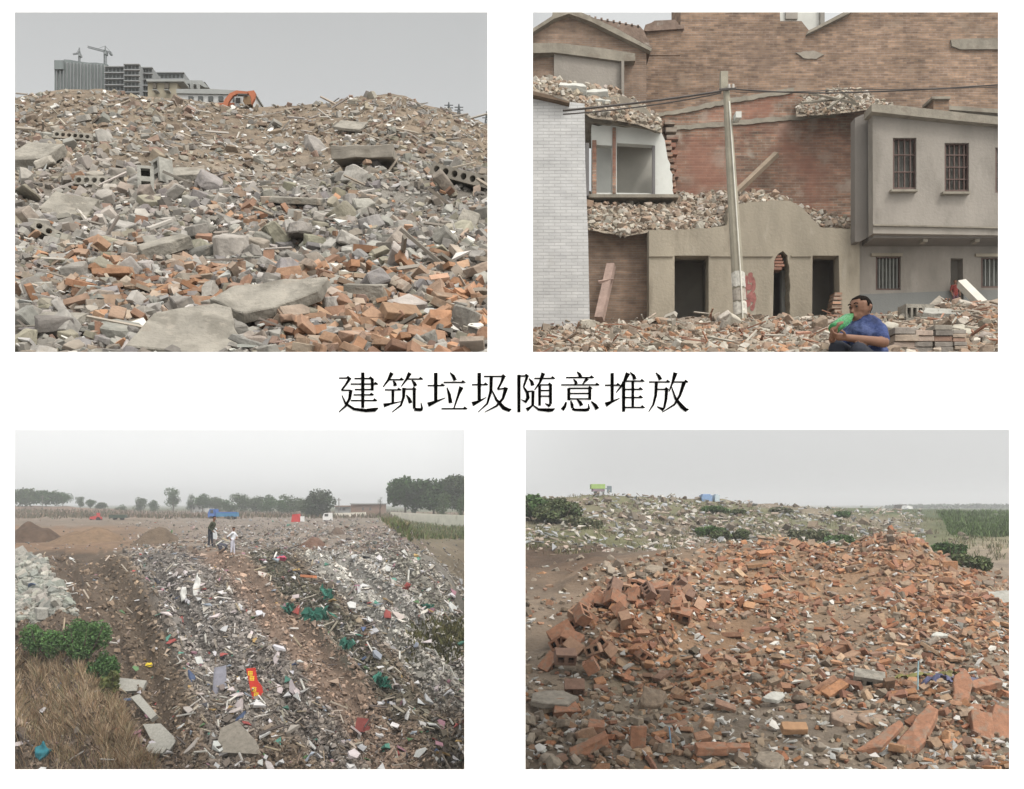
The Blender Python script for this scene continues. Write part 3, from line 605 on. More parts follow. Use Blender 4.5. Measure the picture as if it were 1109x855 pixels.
def storeys(e, x0, x1, top, bot, d, ncol, nrow, m=M_farw, ww=.55):
    bm = bmesh.new(); fbox(bm, x0, x1, top, bot, d, d + 1.4); obj('wall', bm, m, e, world=True)
    ch = (bot - top) / nrow; cw = (x1 - x0) / ncol
    for r_ in range(nrow):
        for c_ in range(ncol):
            bm = bmesh.new(); a = x0 + c_*cw + cw*(1-ww)/2; b = top + r_*ch + ch*.35; fbox(bm, a, a + cw*ww, b, b + ch*.42, d - .012, d + .01); obj('window', bm, M_fardk, e, world=True)
    bm = bmesh.new()
    for r_ in range(nrow + 1): fbox(bm, x0 - .3, x1 + .3, top + r_*ch - .35, top + r_*ch + .35, d - .05, d)
    obj('balcony_ledge', bm, mat('far_ledge', (.27, .28, .285), .9, .1, 3, 0), e, world=True)
e = block_thing('apartment_block', 'unfinished grey apartment block with dark balcony openings beside the netted slab', P(138, 112, 14.6))
storeys(e, 113, 134, 72, 112, 14.6, 5, 6); storeys(e, 134, 150.5, 69.5, 112, 14.3, 4, 7); storeys(e, 150.5, 164.5, 73, 112, 14.5, 4, 6)
e = block_thing('apartment_block', 'low distant grey block with a flat roof right of the unfinished apartments', P(185, 100, 14.4)); storeys(e, 164.5, 199, 78.5, 108, 15.5, 8, 4)
e = block_thing('beige_house', 'beige flat-roofed building with small dark windows in front of the apartments', P(177, 105, 12.8))
bm = bmesh.new(); fbox(bm, 160, 192, 88, 112, 12.6, 13.6); obj('wall', bm, M_farb, e, world=True)
bm = bmesh.new(); fbox(bm, 158.5, 199, 86, 88.4, 12.55, 13.8); obj('roof', bm, M_fargrey, e, world=True)
for a, b in ((165.5, 169), (178, 182.5)): bm = bmesh.new(); fbox(bm, a, b, 89.8, 96, 12.57, 12.62); obj('window', bm, mat('far_window_brown', (.10, .09, .075), .9, .1, 3, 0), e, world=True)
for a in (165, 177.5): bm = bmesh.new(); fbox(bm, a, a + 5, 97, 97.8, 12.5, 12.6); obj('sill', bm, M_fargrey, e, world=True)
e = block_thing('loading_shed', 'dark open shed under a projecting canopy beside the beige building', P(205, 100, 13))
bm = bmesh.new(); fbox(bm, 192, 222, 89, 112, 13.1, 13.8); obj('wall', bm, mat('far_shed', (.05, .048, .04), 1, .2, 5, 0), e, world=True)
bm = bmesh.new(); prism(bm, [[(190, 86.6), (219, 87.4), (226, 95), (222, 95), (217, 92), (190, 89.5)]], 12.95, 13.9); obj('canopy', bm, M_fargrey, e, world=True)
bm = bmesh.new(); fbox(bm, 206, 207, 88, 96, 12.75, 12.85); fbox(bm, 213, 214, 89, 96, 12.75, 12.85); obj('post', bm, M_fargrey, e, world=True)
e = block_thing('white_house', 'long low white building with a pale grey roof and four windows on the ridge', P(225, 112, 12))
bm = bmesh.new(); prism(bm, [[(192, 101.5), (276, 103.5), (276, 118), (192, 118)]], 12, 12.9); obj('wall', bm, M_farwhite, e, world=True)
bm = bmesh.new(); prism(bm, [[(191, 96.5), (229, 96.5), (276, 99.5), (277, 102.6), (191, 101.2)]], 11.97, 13.0); obj('roof', bm, M_fargrey, e, world=True)
for a in (204, 214.5, 225.5, 236.5, 252): bm = bmesh.new(); fbox(bm, a, a + 4.8, 104.4, 109.5, 11.97, 12.02); f = obj('window', bm, M_fardk, e, world=True); 
def crane(px, pyb, pyt, jx0, jy0, jx1, jy1, d, label, k):
    e = block_thing('tower_crane', label, P(px, pyb, d), 'tower crane'); m = mat('far_crane_steel', (.20, .215, .22), .7, .05, 3, 0)
    def lat(a, b, w, name, n):
        bm = bmesh.new(); a = Vector(a); b = Vector(b); t = (b-a).normalized(); u = t.cross(Vector((0, 1, 0))).normalized() * w; v = Vector((0, w, 0)); c = [u+v, u-v, -u-v, -u+v]
        for q in c: tube(bm, [a+q, b+q], w*.28, 4)
        for i in range(n):
            p = a.lerp(b, i/n); r_ = a.lerp(b, (i+1)/n)
            for j in range(4): tube(bm, [p + c[j], r_ + c[(j+1) % 4]], w*.2, 3)
        obj(name, bm, m, e, world=True)
    lat(P(px, pyb, d), P(px, jy1 - 3 if k else pyt, d), .010 * k, 'mast', 14)
    lat(P(jx0, jy0, d), P(px, pyt + 2, d), .007 * k, 'jib', 12); lat(P(px, pyt + 2, d), P(jx1, jy1, d), .007 * k, 'counter_jib', 4)
    bm = bmesh.new(); fbox(bm, jx1 - 2.2, jx1, jy1 - .3, jy1 + 1.6, d, d + .06); obj('counterweight', bm, m, e, world=True)
    bm = bmesh.new(); fbox(bm, px - 1.1, px + .9, pyt + 2, pyt + 4.6, d - .04, d + .04); obj('operator_cab', bm, m, e, world=True)
    bm = bmesh.new(); tube(bm, [P(px, pyt - 4, d), P(px, pyt + 3, d)], .012, 4); tube(bm, [P(px, pyt - 4, d), P((px+jx0)/2, (pyt+jy0)/2 + 1, d)], .004, 3); tube(bm, [P(px, pyt - 4, d), P(jx1, jy1, d)], .004, 3); obj('tower_peak', bm, m, e, world=True)
crane(86, 70, 56, 79, 59, 87.5, 59, 16, 'small tower crane above the netted slab, left of two', 1.3)
crane(114, 72, 54, 95, 51, 120.5, 57.3, 15.8, 'taller tower crane with a long jib, right of two', 1.8)
def pylon(px, pyb, pyt, d, label):
    e = block_thing('power_pylon', label, P(px, pyb, d), 'pylon'); m = mat('far_pylon', (.10, .11, .115), .8, .05, 3, 0); w = .022
    bm = bmesh.new(); top = P(px, pyt, d)
    for sx in (-1, 1):
        for sy in (-1, 1): tube(bm, [P(px, pyb, d) + Vector((sx*w, sy*w, 0)), top], .006, 4)
    H = (P(px, pyb, d) - top).length
    for i in range(7):
        f = i/7; a = w*(1-f); z = P(px, pyb, d).z + H*f; z2 = z + H/7; tube(bm, [(top.x-a, d, z), (top.x+a*.85, d, z2)], .004, 3); tube(bm, [(top.x+a, d, z), (top.x-a*.85, d, z2)], .004, 3)
    obj('lattice', bm, m, e, world=True); bm = bmesh.new()
    for f in (.62, .8): z = P(px, pyb, d).z + H*f; tube(bm, [(top.x - .045, d, z), (top.x + .045, d, z)], .006, 4)
    obj('cross_arm', bm, m, e, world=True)
pylon(486, 127, 111, 9.6, 'left power pylon of a pair rising behind the right end of the ridge')
pylon(497, 130, 113, 9.6, 'middle power pylon rising behind the right end of the ridge'); pylon(527, 139, 121, 9.6, 'power pylon cut by the right edge of the rubble view')
# excavator on the ridge
def excavator():
    d = 8.62; e = block_thing('excavator', 'orange excavator with its arm folded down, working on top of the rubble ridge', P(252, 116, d), 'excavator')
    mo = mat('excavator_orange', (.33, .115, .06), .6, .12, 6, 0); md = mat('excavator_dark', (.06, .055, .05), .7, .1, 6, 0)
    bm = bmesh.new(); prism(bm, [[(240, 116), (243, 108), (249, 101), (256, 98), (269, 99.5), (269, 101.8), (257, 101.6), (252, 104), (248, 110), (246, 116)]], d, d + .03); obj('boom', bm, mo, e, world=True)
    bm = bmesh.new(); prism(bm, [[(268, 99), (275, 98), (276.6, 100.5), (275.5, 107), (272, 113.5), (269.5, 113.5), (271.5, 106)]], d - .01, d + .025); obj('dipper_arm', bm, mo, e, world=True)
    bm = bmesh.new(); prism(bm, [[(264, 105), (271, 104), (272, 113), (265, 113.5), (263, 110)]], d - .02, d + .05); obj('bucket', bm, mat('bucket_brown', (.14, .09, .05), .8, .2, 8, 0), e, world=True)
    bm = bmesh.new(); tube(bm, [P(258, 103, d - .03), P(268, 103.2, d - .03)], .012, 6); obj('cylinder', bm, md, e, world=True)
    bm = bmesh.new(); fbox(bm, 254, 262, 105, 117, d + .08, d + .3); obj('cab', bm, M_farwhite, e, world=True)
    bm = bmesh.new(); fbox(bm, 255.2, 260, 106, 111, d + .07, d + .1); obj('cab_window', bm, md, e, world=True)
    bm = bmesh.new(); fbox(bm, 236, 254, 111.5, 119, d + .09, d + .4); obj('body', bm, mo, e, world=True)
    for q in (0, .4): bm = bmesh.new(); fbox(bm, 236, 266, 117, 121, d + q, d + .1 + q); obj('track', bm, md, e, world=True)
excavator()
# ================================================================== scene behind the upper right opening: half-demolished houses
S2 = Surf([[(560,404,2.35),(1100,404,2.35)], [(560,386,2.7),(1100,386,2.7)], [(560,372,4.2),(830,372,4.2),(1100,368,4.2)], [(560,362,6.0),(640,360,6.0),(830,356,6.0),(990,354,6),(1100,340,6.0)],
           [(560,358,7.0),(640,352,7.0),(760,348,7.1),(930,346,7.2),(985,342,7.2),(1030,330,7.2),(1100,325,7.2)], [(560,355,8.6),(930,345,8.6),(1000,342,8.6),(1100,332,8.6)], [(560,355,11.5),(1100,345,11.5)]],
          [.02, .03, .05, .09, .07, .03, .02], .45, 31)
def col2(px, py, d, x): return np.tile(np.array([.25, .205, .165]), (len(px), 1)) * (.85 + .3 * fbm(x * 3, d * 3, 9))[:, None]
o = S2.mesh('demolition_ground', np.arange(560, 1101, 3.0), [4, 12, 12, 16, 8, 6], M_soilf, col2, .04); tag(o, kind='structure')
BR_brown = brick_mat('brown_brickwork', (.26,.175,.12), (.155,.105,.078), (.20,.16,.13), bw=.085, bh=.027, spots=[((.28,.22,.17), 3.2, .58, .5), ((.13,.095,.075), 1.1, .58, .4)], blotch=1.2)
BR_red = brick_mat('red_brickwork', (.28,.165,.115), (.16,.11,.085), (.22,.185,.15), bw=.085, bh=.027, spots=[((.29,.26,.22), 4.5, .55, .8), ((.24,.105,.075), 1.8, .52, .6), ((.12,.09,.07), 6, .6, .5)], blotch=2.5, var=.3, zones=[((3.04, 9.3, 3.47), (.55, 9, .42), (.225,.125,.095), .40), ((1.9, 9.3, 3.3), (.55, 9, .35), (.22,.13,.10), .3)])
BR_mid = brick_mat('brown_yard_brick', (.235,.16,.115), (.185,.13,.10), (.20,.17,.14), var=.2)
BR_white = brick_mat('whitewashed_brickwork', (.46,.46,.455), (.42,.42,.42), (.36,.36,.355), var=.09, bw=.08, bh=.023, spots=[((.36,.355,.34), 6, .6, .4)])
REN = mat('beige_render', (.265,.235,.185), .95, .18, 2.2, .4, 40, spots=[((.175,.15,.115), 4, .55, .65), ((.33,.30,.25), 9, .60, .55), ((.12,.10,.08), 14, .68, .6)], streak=(1.3, 1, .35))
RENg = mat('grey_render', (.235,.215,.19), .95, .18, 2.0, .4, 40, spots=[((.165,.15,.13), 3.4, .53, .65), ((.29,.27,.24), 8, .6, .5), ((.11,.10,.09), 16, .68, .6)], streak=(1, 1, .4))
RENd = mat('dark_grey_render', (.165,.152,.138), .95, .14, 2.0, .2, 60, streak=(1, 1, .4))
RENb = mat('blue_grey_dado', (.16,.165,.16), .95, .1, 2.0, .2, 60, streak=(1, 1, .4))
CONb = mat('band_concrete', (.215,.195,.16), .95, .22, 6, .4, 50, spots=[((.15,.125,.10), 8, .56, .6)])
PLAS = mat('white_plaster', (.52,.53,.50), .9, .08, 4, .1, 40, spots=[((.38,.37,.33), 5, .6, .5)])
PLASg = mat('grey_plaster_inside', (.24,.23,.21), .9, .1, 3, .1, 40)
DARKI = mat('dark_interior', (.30,.28,.25), 1, .15, 3, 0)
WOODW = mat('window_frame_brown', (.105,.07,.06), .7, .15, 20, .1)
TILE = mat('old_roof_tile', (.17,.125,.10), .95, .25, 12, .4, 60, spots=[((.30,.28,.25), 10, .6, .6)])
GLD = mat('window_pane_dull', (.10,.10,.09), .75, .3, 14, 0)
def Bd(name, label, px, py, d, cat='house'): e = empty(name, P(px, py, d)); tag(e, label, cat); return e
def pr(e, name, m, loops, d0, d1): bm = bmesh.new(); prism(bm, loops, d0, d1); return obj(name, bm, m, e, world=True)
def fb(e, name, m, *a): bm = bmesh.new(); fbox(bm, *a); return obj(name, bm, m, e, world=True)
def rct(a, b, t, c): return [(a, t), (b, t), (b, c), (a, c)]
def jag(pts, amp=1.2, step=5, seed=0):
    r_ = random.Random(seed); o = []
    for (x0, y0), (x1, y1) in zip(pts, pts[1:]):
        n = max(1, int(math.hypot(x1-x0, y1-y0) / step))
        for i in range(n): t = i/n; o.append((x0 + (x1-x0)*t + (r_.uniform(-amp, amp) if i else 0), y0 + (y1-y0)*t + (r_.uniform(-amp, amp) if i else 0)))
    return o + [pts[-1]]
# --- great brown gable wall at the back
e = Bd('brick_gable_wall', 'huge windowless brown brick wall filling the back of the demolition site', 900, 350, 10.6, 'brick wall')
pr(e, 'wall', BR_brown, [[(737, -40), (737, 33), (728, 33.5), (672, 33), (660, 350), (1130, 350), (1130, -40), (960, -40), (917, 13), (876, 33), (868, 23), (845, 23), (842, -40)]], 10.6, 11.2)
pr(e, 'coping', CONb, [[(874, 37), (875.5, 33.5), (918, 11), (962, -42), (966, -42), (920, 14.5)]], 10.54, 10.6)
pr(e, 'concrete_band', CONb, [[(1030, 43), (1081, 41), (1130, 41), (1130, 53), (1040, 53.5), (1031, 50)]], 10.575, 10.6)
pr(e, 'concrete_patch', mat('mortar_smear', (.24,.215,.18), .95, .2, 9, .2), [jag([(862, 57), (880, 55), (893, 59), (884, 64), (870, 63), (862, 57)], .6, 4, 2)], 10.585, 10.6)
pr(e, 'wall_pier', BR_brown, [[(700, 33), (708, 24), (734, 24), (737, 33), (737, 60), (700, 60)]], 10.592, 10.6)
pr(e, 'capping', TILE, [[(697, 33), (699, 27), (705, 25), (709, 22.5), (732, 21.5), (735, 27), (741, 27), (741, 31), (700, 34)]], 10.55, 10.6)
e = Bd('white_house', 'white house corner with a dark window above the notch in the brown wall', 866, 30, 11.6)
fb(e, 'wall', PLAS, 843, 893, -30, 40, 11.6, 12.4); fb(e, 'window', DARKI, 851, 864, 5, 20.5, 11.57, 11.62); fb(e, 'pilaster', PLASg, 888.5, 893.2, -30, 30, 11.55, 11.6)
# --- gabled brick house upper left
e = Bd('gabled_brick_house', 'brick gable with overhanging eaves and a concrete lintel at the upper left of the site', 640, 110, 9.9)
pr(e, 'gable', BR_mid, [[(560, 44), (577, 33), (597, 20), (600, 10), (616, 10), (640, 20), (668, 35), (700, 52), (700, 130), (560, 130)]], 9.9, 10.5)
pr(e, 'roof_verge', CONb, [[(560, 42), (577, 31), (598, 17.5), (599, 8), (617, 8), (640, 18), (668, 31), (706, 52.5), (705, 55.5), (666, 36.5), (640, 23.5), (616, 15), (600, 20.5), (577, 35), (560, 46)]], 9.82, 9.9)
pr(e, 'roof', TILE, [[(617, 10), (624, 16), (640, 19.5), (670, 24.5), (693, 28.5), (697, 33), (706, 52), (668, 31), (640, 18)]], 10.0, 10.4)
r_ = random.Random(5)
bm = bmesh.new()
for i in range(11): x = 624 + i*6.6; fbox(bm, x, x + 2.2, 14.2 + i*1.28, 17.5 + i*1.28, 10.0, 10.1)
obj('ridge_tile', bm, TILE, e, world=True)
pr(e, 'lintel', CONb, [[(560, 47), (604, 46.5), (650, 52), (688, 58), (688, 66), (673, 66.5), (601, 57), (560, 58)]], 9.80, 9.9)
pr(e, 'render_panel', RENg, [[(600, 57), (673, 66), (673.5, 130), (600, 130)]], 9.84, 9.9)
pr(e, 'buttress', RENg, [rct(673, 676, 66, 112)], 9.78, 9.9)
# --- nearer brick wall with patches (mid building side)
e = Bd('ruined_brick_wall', 'patchy red and brown brick side wall left standing in the middle of the site', 830, 250, 9.3, 'brick wall')
top = jag([(690, 128), (720, 121), (750, 116), (790, 110), (838, 104), (858, 101), (872, 108), (905, 112), (930, 118), (960, 116), (990, 118)], .9, 5, 3)
pr(e, 'wall', BR_red, [[(690, 350)] + top + [(990, 350)]], 9.3, 9.7)
pr(e, 'concrete_band', CONb, [jag([(706, 124), (734, 119), (760, 113.5), (790, 106.5), (838, 99), (860, 95), (860, 100), (838, 104), (790, 112), (760, 118.5), (734, 123.5), (706, 127)], .8, 5, 31)], 9.28, 9.3)
pr(e, 'plaster_band', CONb, [jag([(722, 137), (760, 134), (800, 130), (850, 126), (905, 122), (905, 127), (850, 131), (800, 135), (760, 139), (722, 142), (722, 137)], .7, 6, 4)], 9.285, 9.3)
bm = bmesh.new()
for i in range(13):
    z = 130 + i * 8.2; fbox(bm, 720 + (i % 3), 731 + (i*7 % 5), z, z + 4.5, 9.22, 9.3)
obj('broken_brick_edge', bm, BR_red, e, world=True)
# leaning beam
bm = bmesh.new(); a = P(797, 209, 9.05); b = P(841, 167, 9.22); tube(bm, [a, b], .034, 4); o = obj('timber_beam', bm, mat('dusty_beam', (.25,.20,.15), .9, .15, 12, .3)); tag(o, 'diagonal dusty beam leaning on the patchy brick wall behind the utility pole', 'beam')
# --- low rendered house
e = Bd('low_rendered_house', 'low beige rendered house front with three dark openings and its roof torn off', 815, 350, 8.0)
ptop = jag([(703, 249), (735, 249), (770, 247), (787, 244), (790, 222), (812, 219), (840, 217), (858, 219), (870, 226), (880, 238), (888, 246), (905, 248), (931, 248)], .8, 5, 6)
hole = jag([(838, 300), (838.5, 283), (843, 275), (848, 272), (853, 277), (855, 290), (856, 350.5)], .7, 4, 7)
loops = [[(703, 352)] + ptop + [(931, 352)], rct(730.5, 767.5, 277, 346), [(837, 346)] + hole[:-1] + [(856, 346)], [(880, 277), (908.5, 277), (909.5, 318), (911, 346), (879.5, 346)]]
pr(e, 'front_wall', REN, loops, 8.0, 8.14)
pr(e, 'string_course', REN, [rct(703, 729, 276.2, 278), ], 7.985, 8.0); pr(e, 'string_course', REN, [rct(769, 837, 276.2, 278)], 7.985, 8.0); pr(e, 'string_course', REN, [rct(857, 879, 276.2, 278)], 7.985, 8.0)
fb(e, 'inner_wall', DARKI, 700, 931, 262, 352, 8.75, 8.8)
fb(e, 'ceiling', DARKI, 704, 930, 262, 266, 8.14, 8.75); fb(e, 'side_wall', DARKI, 776, 782, 262, 352, 8.14, 8.75); fb(e, 'side_wall', DARKI, 868, 872, 262, 352, 8.14, 8.75); fb(e, 'side_wall', DARKI, 704, 712, 262, 352, 8.14, 8.75); fb(e, 'side_wall', DARKI, 924, 930, 262, 352, 8.14, 8.75)
fb(e, 'door_post', PLAS, 846.5, 852, 293, 346, 8.3, 8.36)
bm = bmesh.new()
for i in range(5): fbox(bm, 838 + i % 2, 846 + i*1.2 % 4, 276 + i*3.4, 278.6 + i*3.4, 8.02, 8.13)
obj('exposed_brick', bm, BR_red, e, world=True)
bm = bmesh.new()
for i in range(6): fbox(bm, 904 - (i*5 % 4), 912, 317 + i*4.6, 320.4 + i*4.6, 7.99, 8.12)
obj('exposed_brick', bm, BR_red, e, world=True)
e2 = Bd('side_brick_wall', 'brown brick wall between the whitewashed wall and the beige house, with a post leaning on it', 672, 350, 8.25, 'brick wall')
pr(e2, 'wall', BR_mid, [[(630, 356), (630, 243), (660, 240), (676, 250), (703.5, 250), (703.5, 356)]], 8.25, 8.5)
bm = bmesh.new(); a = P(649, 346, 7.95); b = P(662, 288, 8.18); tube(bm, [a, b], .050, 4); o = obj('broken_post', bm, mat('pinkish_brick_post', (.32,.235,.20), .95, .2, 12, .4)); bmm = bmesh.new()
tag(o, 'pinkish masonry post leaning against the brown brick wall beside the whitewashed wall', 'post')
bm = bmesh.new(); tube(bm, [P(648, 306, 8.08), P(664, 303, 8.08)], .018, 4); obj('cross_piece', bm, MATS['pinkish_brick_post'], o)
# --- graffiti is paint on the render
red = mat('red_spray_paint', (.24,.10,.09), .9, .3, 30, 0)
bm = bmesh.new()
for k, (x, y, w, h_) in enumerate([(808, 304, 3, 6), (813, 300, 3.4, 8), (811, 311, 5, 4), (816, 309, 2.6, 9), (807, 318, 3, 8), (813, 322, 4.5, 7), (817, 324, 2.4, 9), (809, 328, 4, 5), (815, 333, 3, 4)]):
    c = P(x, y, 7.998 - k*.0004); n = 9
    bm.faces.new([bm.verts.new(c + Vector((math.cos(i*6.283/n)*w*.008*rs.uniform(.6, 1.1), 0, math.sin(i*6.283/n)*h_*.008*rs.uniform(.6, 1.1)))) for i in range(n)])
obj('red_paint_mark', bm, red, e, world=True)
# --- cut-open white room above it
e = Bd('cut_open_room', 'cut-open upper room with white plaster walls and a door opening under a rubble-laden slab', 683, 210, 8.7)
pr(e, 'white_wall', PLAS, [jag([(641, 135), (648, 137), (656, 135), (690, 139), (716, 143)], .5, 6, 8) + jag([(720, 152), (722, 165), (726, 178), (728, 196), (730, 212)], 1.2, 5, 9) + [(641, 212)], [(668, 155), (708.5, 157.5), (709, 212.5 - 3), (668, 209)], [(646, 157), (663, 158), (663, 209), (646, 209)]], 8.7, 8.78)
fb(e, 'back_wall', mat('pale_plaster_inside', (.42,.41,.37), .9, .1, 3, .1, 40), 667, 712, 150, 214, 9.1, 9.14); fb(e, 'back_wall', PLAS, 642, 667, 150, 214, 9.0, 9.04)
fb(e, 'brick_jamb', BR_red, 663.5, 667, 138, 210, 8.68, 8.82); fb(e, 'brick_jamb', BR_red, 641.5, 646, 152, 212, 8.68, 8.8); fb(e, 'door_post', mat('grey_post', (.13,.125,.125), .8, .1, 8, 0), 634.5, 638, 155, 212, 8.6, 8.7)
fb(e, 'door_post', MATS['grey_post'], 706.5, 709.5, 158, 212, 8.67, 8.7)
bm = bmesh.new(); [fbox(bm, 716 + i*.9 + (i*5 % 3), 727 + i*.7, 152 + i*6.6, 155.8 + i*6.6, 8.76, 8.95) for i in range(9)]; obj('broken_brick_edge', bm, BR_red, e, world=True)
pr(e, 'roof_slab', CONb, [jag([(632, 128), (640, 108), (675, 104), (700, 118), (717, 140), (716, 143), (690, 137), (632, 132)], .8, 6, 10)], 8.66, 9.3)
fb(e, 'floor_slab', CONb, 632, 735, 210.5, 214, 8.66, 9.3)
# --- whitewashed wall at left
e = Bd('whitewashed_wall', 'tall whitewashed brick wall at the left edge of the demolition view', 607, 362, 6.5, 'brick wall')
pr(e, 'wall', BR_white, [[(560, 366), (560, 97), (577, 102), (598, 106), (612, 110), (633, 112.5), (634, 180), (637, 260), (639, 366)]], 6.5, 6.75)
pr(e, 'coping', mat('rusty_edge', (.12,.085,.06), .9, .3, 12, .2), [[(560, 94), (577, 99), (598, 104.5), (612, 109), (617, 110.5), (617, 112), (598, 107.5), (577, 103), (560, 98)]], 6.44, 6.5)
# --- two storey grey house on the right
e = Bd('two_storey_house', 'grey rendered two-storey house with a projecting upper floor at the right of the site', 1010, 345, 8.0)
uw = [rct(967, 992.5, 149.5, 205), rct(1023, 1049.5, 155, 207.5), rct(1078, 1100, 160, 209)]
pr(e, 'upper_wall', RENg, [[(945, 120), (985, 124), (1034, 129), (1112, 137), (1112, 257), (1080, 255), (947, 253), (945.5, 253)]] + uw, 7.75, 7.85)
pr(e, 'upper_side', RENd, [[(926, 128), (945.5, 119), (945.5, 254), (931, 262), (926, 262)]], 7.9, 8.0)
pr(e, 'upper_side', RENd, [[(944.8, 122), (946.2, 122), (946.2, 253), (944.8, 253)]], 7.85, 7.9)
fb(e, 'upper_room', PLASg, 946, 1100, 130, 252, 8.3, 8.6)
pr(e, 'cornice', CONb, [[(944, 113), (975, 114.5), (1040, 122), (1112, 130), (1112, 138), (1034, 130.5), (985, 125.5), (944, 121)]], 7.68, 7.85)
pr(e, 'string_course', CONb, [[(946, 243), (1100, 246.5), (1100, 248), (946, 244.5)]], 7.73, 7.75)
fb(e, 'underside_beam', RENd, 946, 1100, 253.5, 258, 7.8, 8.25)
for a in (1000, 1056): fb(e, 'beam_end', CONb, a, a + 5, 256, 262, 7.82, 7.9)
lw = [rct(948.5, 975.5, 278, 314.5), rct(1029.5, 1043, 280, 345), rct(1062.5, 1100, 279, 312)]
pr(e, 'lower_wall', RENg, [[(930.5, 352), (930.5, 250), (1112, 250), (1112, 352)]] + lw, 8.05, 8.15)
pr(e, 'dado', RENb, [[(931, 352), (931, 319), (948, 318.5), (1029.3, 315.5), (1029.3, 352)]], 8.035, 8.05); pr(e, 'dado', RENb, [[(1043.5, 352), (1043.5, 315), (1100, 313.8), (1100, 352)]], 8.035, 8.05)
for a, b, t in ((948, 976, 277.5), (1061, 1100, 278)): fb(e, 'window_lintel', REN, a - 4, b + 2, t - 3.2, t, 8.03, 8.05)
fb(e, 'lower_room', DARKI, 931, 1100, 262, 352, 8.6, 8.8); fb(e, 'ceiling', DARKI, 931, 1100, 255, 262, 8.15, 8.6)
WH = mat('pale_bars', (.24,.25,.235), .6, .1, 10, 0)
def window(a, b, t, c, d, nx, ny, barm, bw=1.0, kind='sash', extra=None):
    bm = bmesh.new(); fbox(bm, a, a+1.6, t, c, d, d+.05); fbox(bm, b-1.6, b, t, c, d, d+.05); fbox(bm, a+1.6, b-1.6, t, t+1.6, d, d+.05); fbox(bm, a+1.6, b-1.6, c-1.8, c, d, d+.05); f = obj('window', bm, WOODW, e, world=True); tag(f)
    bm = bmesh.new(); fbox(bm, a+1, b-1, t+1, c-1, d+.045, d+.055); bm.transform(Matrix.Translation(-e.location)); obj('pane', bm, GLD, f)
    bm = bmesh.new()
    for i in range(1, nx): x = a + (b-a)*i/nx; fbox(bm, x-bw/2, x+bw/2, t+1, c-1, d+.012, d+.03)
    for i in range(1, ny): y = t + (c-t)*i/ny; fbox(bm, a+1, b-1, y-bw/2, y+bw/2, d+.008, d+.026)
    bm.transform(Matrix.Translation(-e.location)); obj('bar', bm, barm, f); return f
window(967, 992.5, 149.5, 205, 7.77, 4, 3, WOODW, 1.1); window(1023, 1049.5, 155, 207.5, 7.77, 5, 4, WOODW, 1.2); window(1078, 1100, 160, 209, 7.77, 3, 3, WOODW)
window(948.5, 975.5, 278, 314.5, 8.07, 7, 1, WH, .8); window(1062.5, 1100, 279, 312, 8.07, 8, 1, WH, .9)
for a, b, t, c in ((965.5, 994, 205, 207.5), (1021.5, 1051, 207.5, 210)): fb(e, 'sill', CONb, a, b, t, c, 7.70, 7.75)
for a, t, w, h_ in ((974, 155, 3, 36), (978, 170, 2.6, 30), (985, 160, 2, 40)): fb(e, 'curtain', mat('curtain_rag', (.26,.235,.20), .9, .2, 20, 0), a, a + w, t, t + h_, 7.825, 7.83)
e3 = Bd('brick_chimney', 'short square brick chimney standing behind the cornice of the two-storey house', 1019, 122, 8.6, 'chimney'); fb(e3, 'stack', BR_brown, 1011, 1028, 107, 124, 8.6, 8.75); fb(e3, 'cap', CONb, 1009.5, 1029.5, 104.5, 107.2, 8.57, 8.78)
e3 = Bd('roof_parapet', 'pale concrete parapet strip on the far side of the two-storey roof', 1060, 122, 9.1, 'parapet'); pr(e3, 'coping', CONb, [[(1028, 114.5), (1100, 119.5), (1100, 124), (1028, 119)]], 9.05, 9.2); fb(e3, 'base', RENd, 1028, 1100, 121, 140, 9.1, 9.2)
# --- utility pole, lamp, wires
e = Bd('utility_pole', 'tapered concrete utility pole leaning slightly left, with pasted notices near its foot', 801, 350, 7.0, 'utility pole')
CP = mat('pole_concrete', (.27,.25,.20), .95, .15, 9, .2, 80)
bm = bmesh.new(); tube(bm, [P(802, 352, 6.9), P(799, 300, 6.9), P(791.5, 180, 6.9), P(786.5, 95, 6.9)], [.050, .046, .036, .024], 12); obj('pole', bm, CP, e, world=True)
fb(e, 'pole_head', CP, 780.8, 788.5, 77, 96, 6.88, 6.93)
bm = bmesh.new(); tube(bm, [P(804.5, 345, 6.84), P(801.8, 292, 6.845), P(794.3, 180, 6.855), P(789.6, 110, 6.87)], .005, 5); obj('conduit', bm, mat('pale_conduit', (.55,.54,.48), .7, .1, 9, 0), e, world=True)
bm = bmesh.new(); tube(bm, [P(779, 97.5, 6.86), P(797, 96, 6.86)], .011, 5); obj('cross_arm', bm, mat('pole_iron', (.09,.08,.075), .8, .1, 9, 0), e, world=True)
for x in (789.5, 794): bm = bmesh.new(); tube(bm, [P(x, 96, 6.86), P(x, 91.5, 6.86)], [.012, .009], 8); obj('insulator', bm, mat('pale_porcelain', (.35,.33,.30), .5, .1, 9, 0), e, world=True)
bm = bmesh.new(); box(bm, *(lambda a, b: (a.x, b.x, 6.8, 6.9, b.z, a.z))(P(793.5, 127, 6.9), P(799.5, 133.5, 6.9))); obj('lamp_box', bm, PLAS, e, world=True)
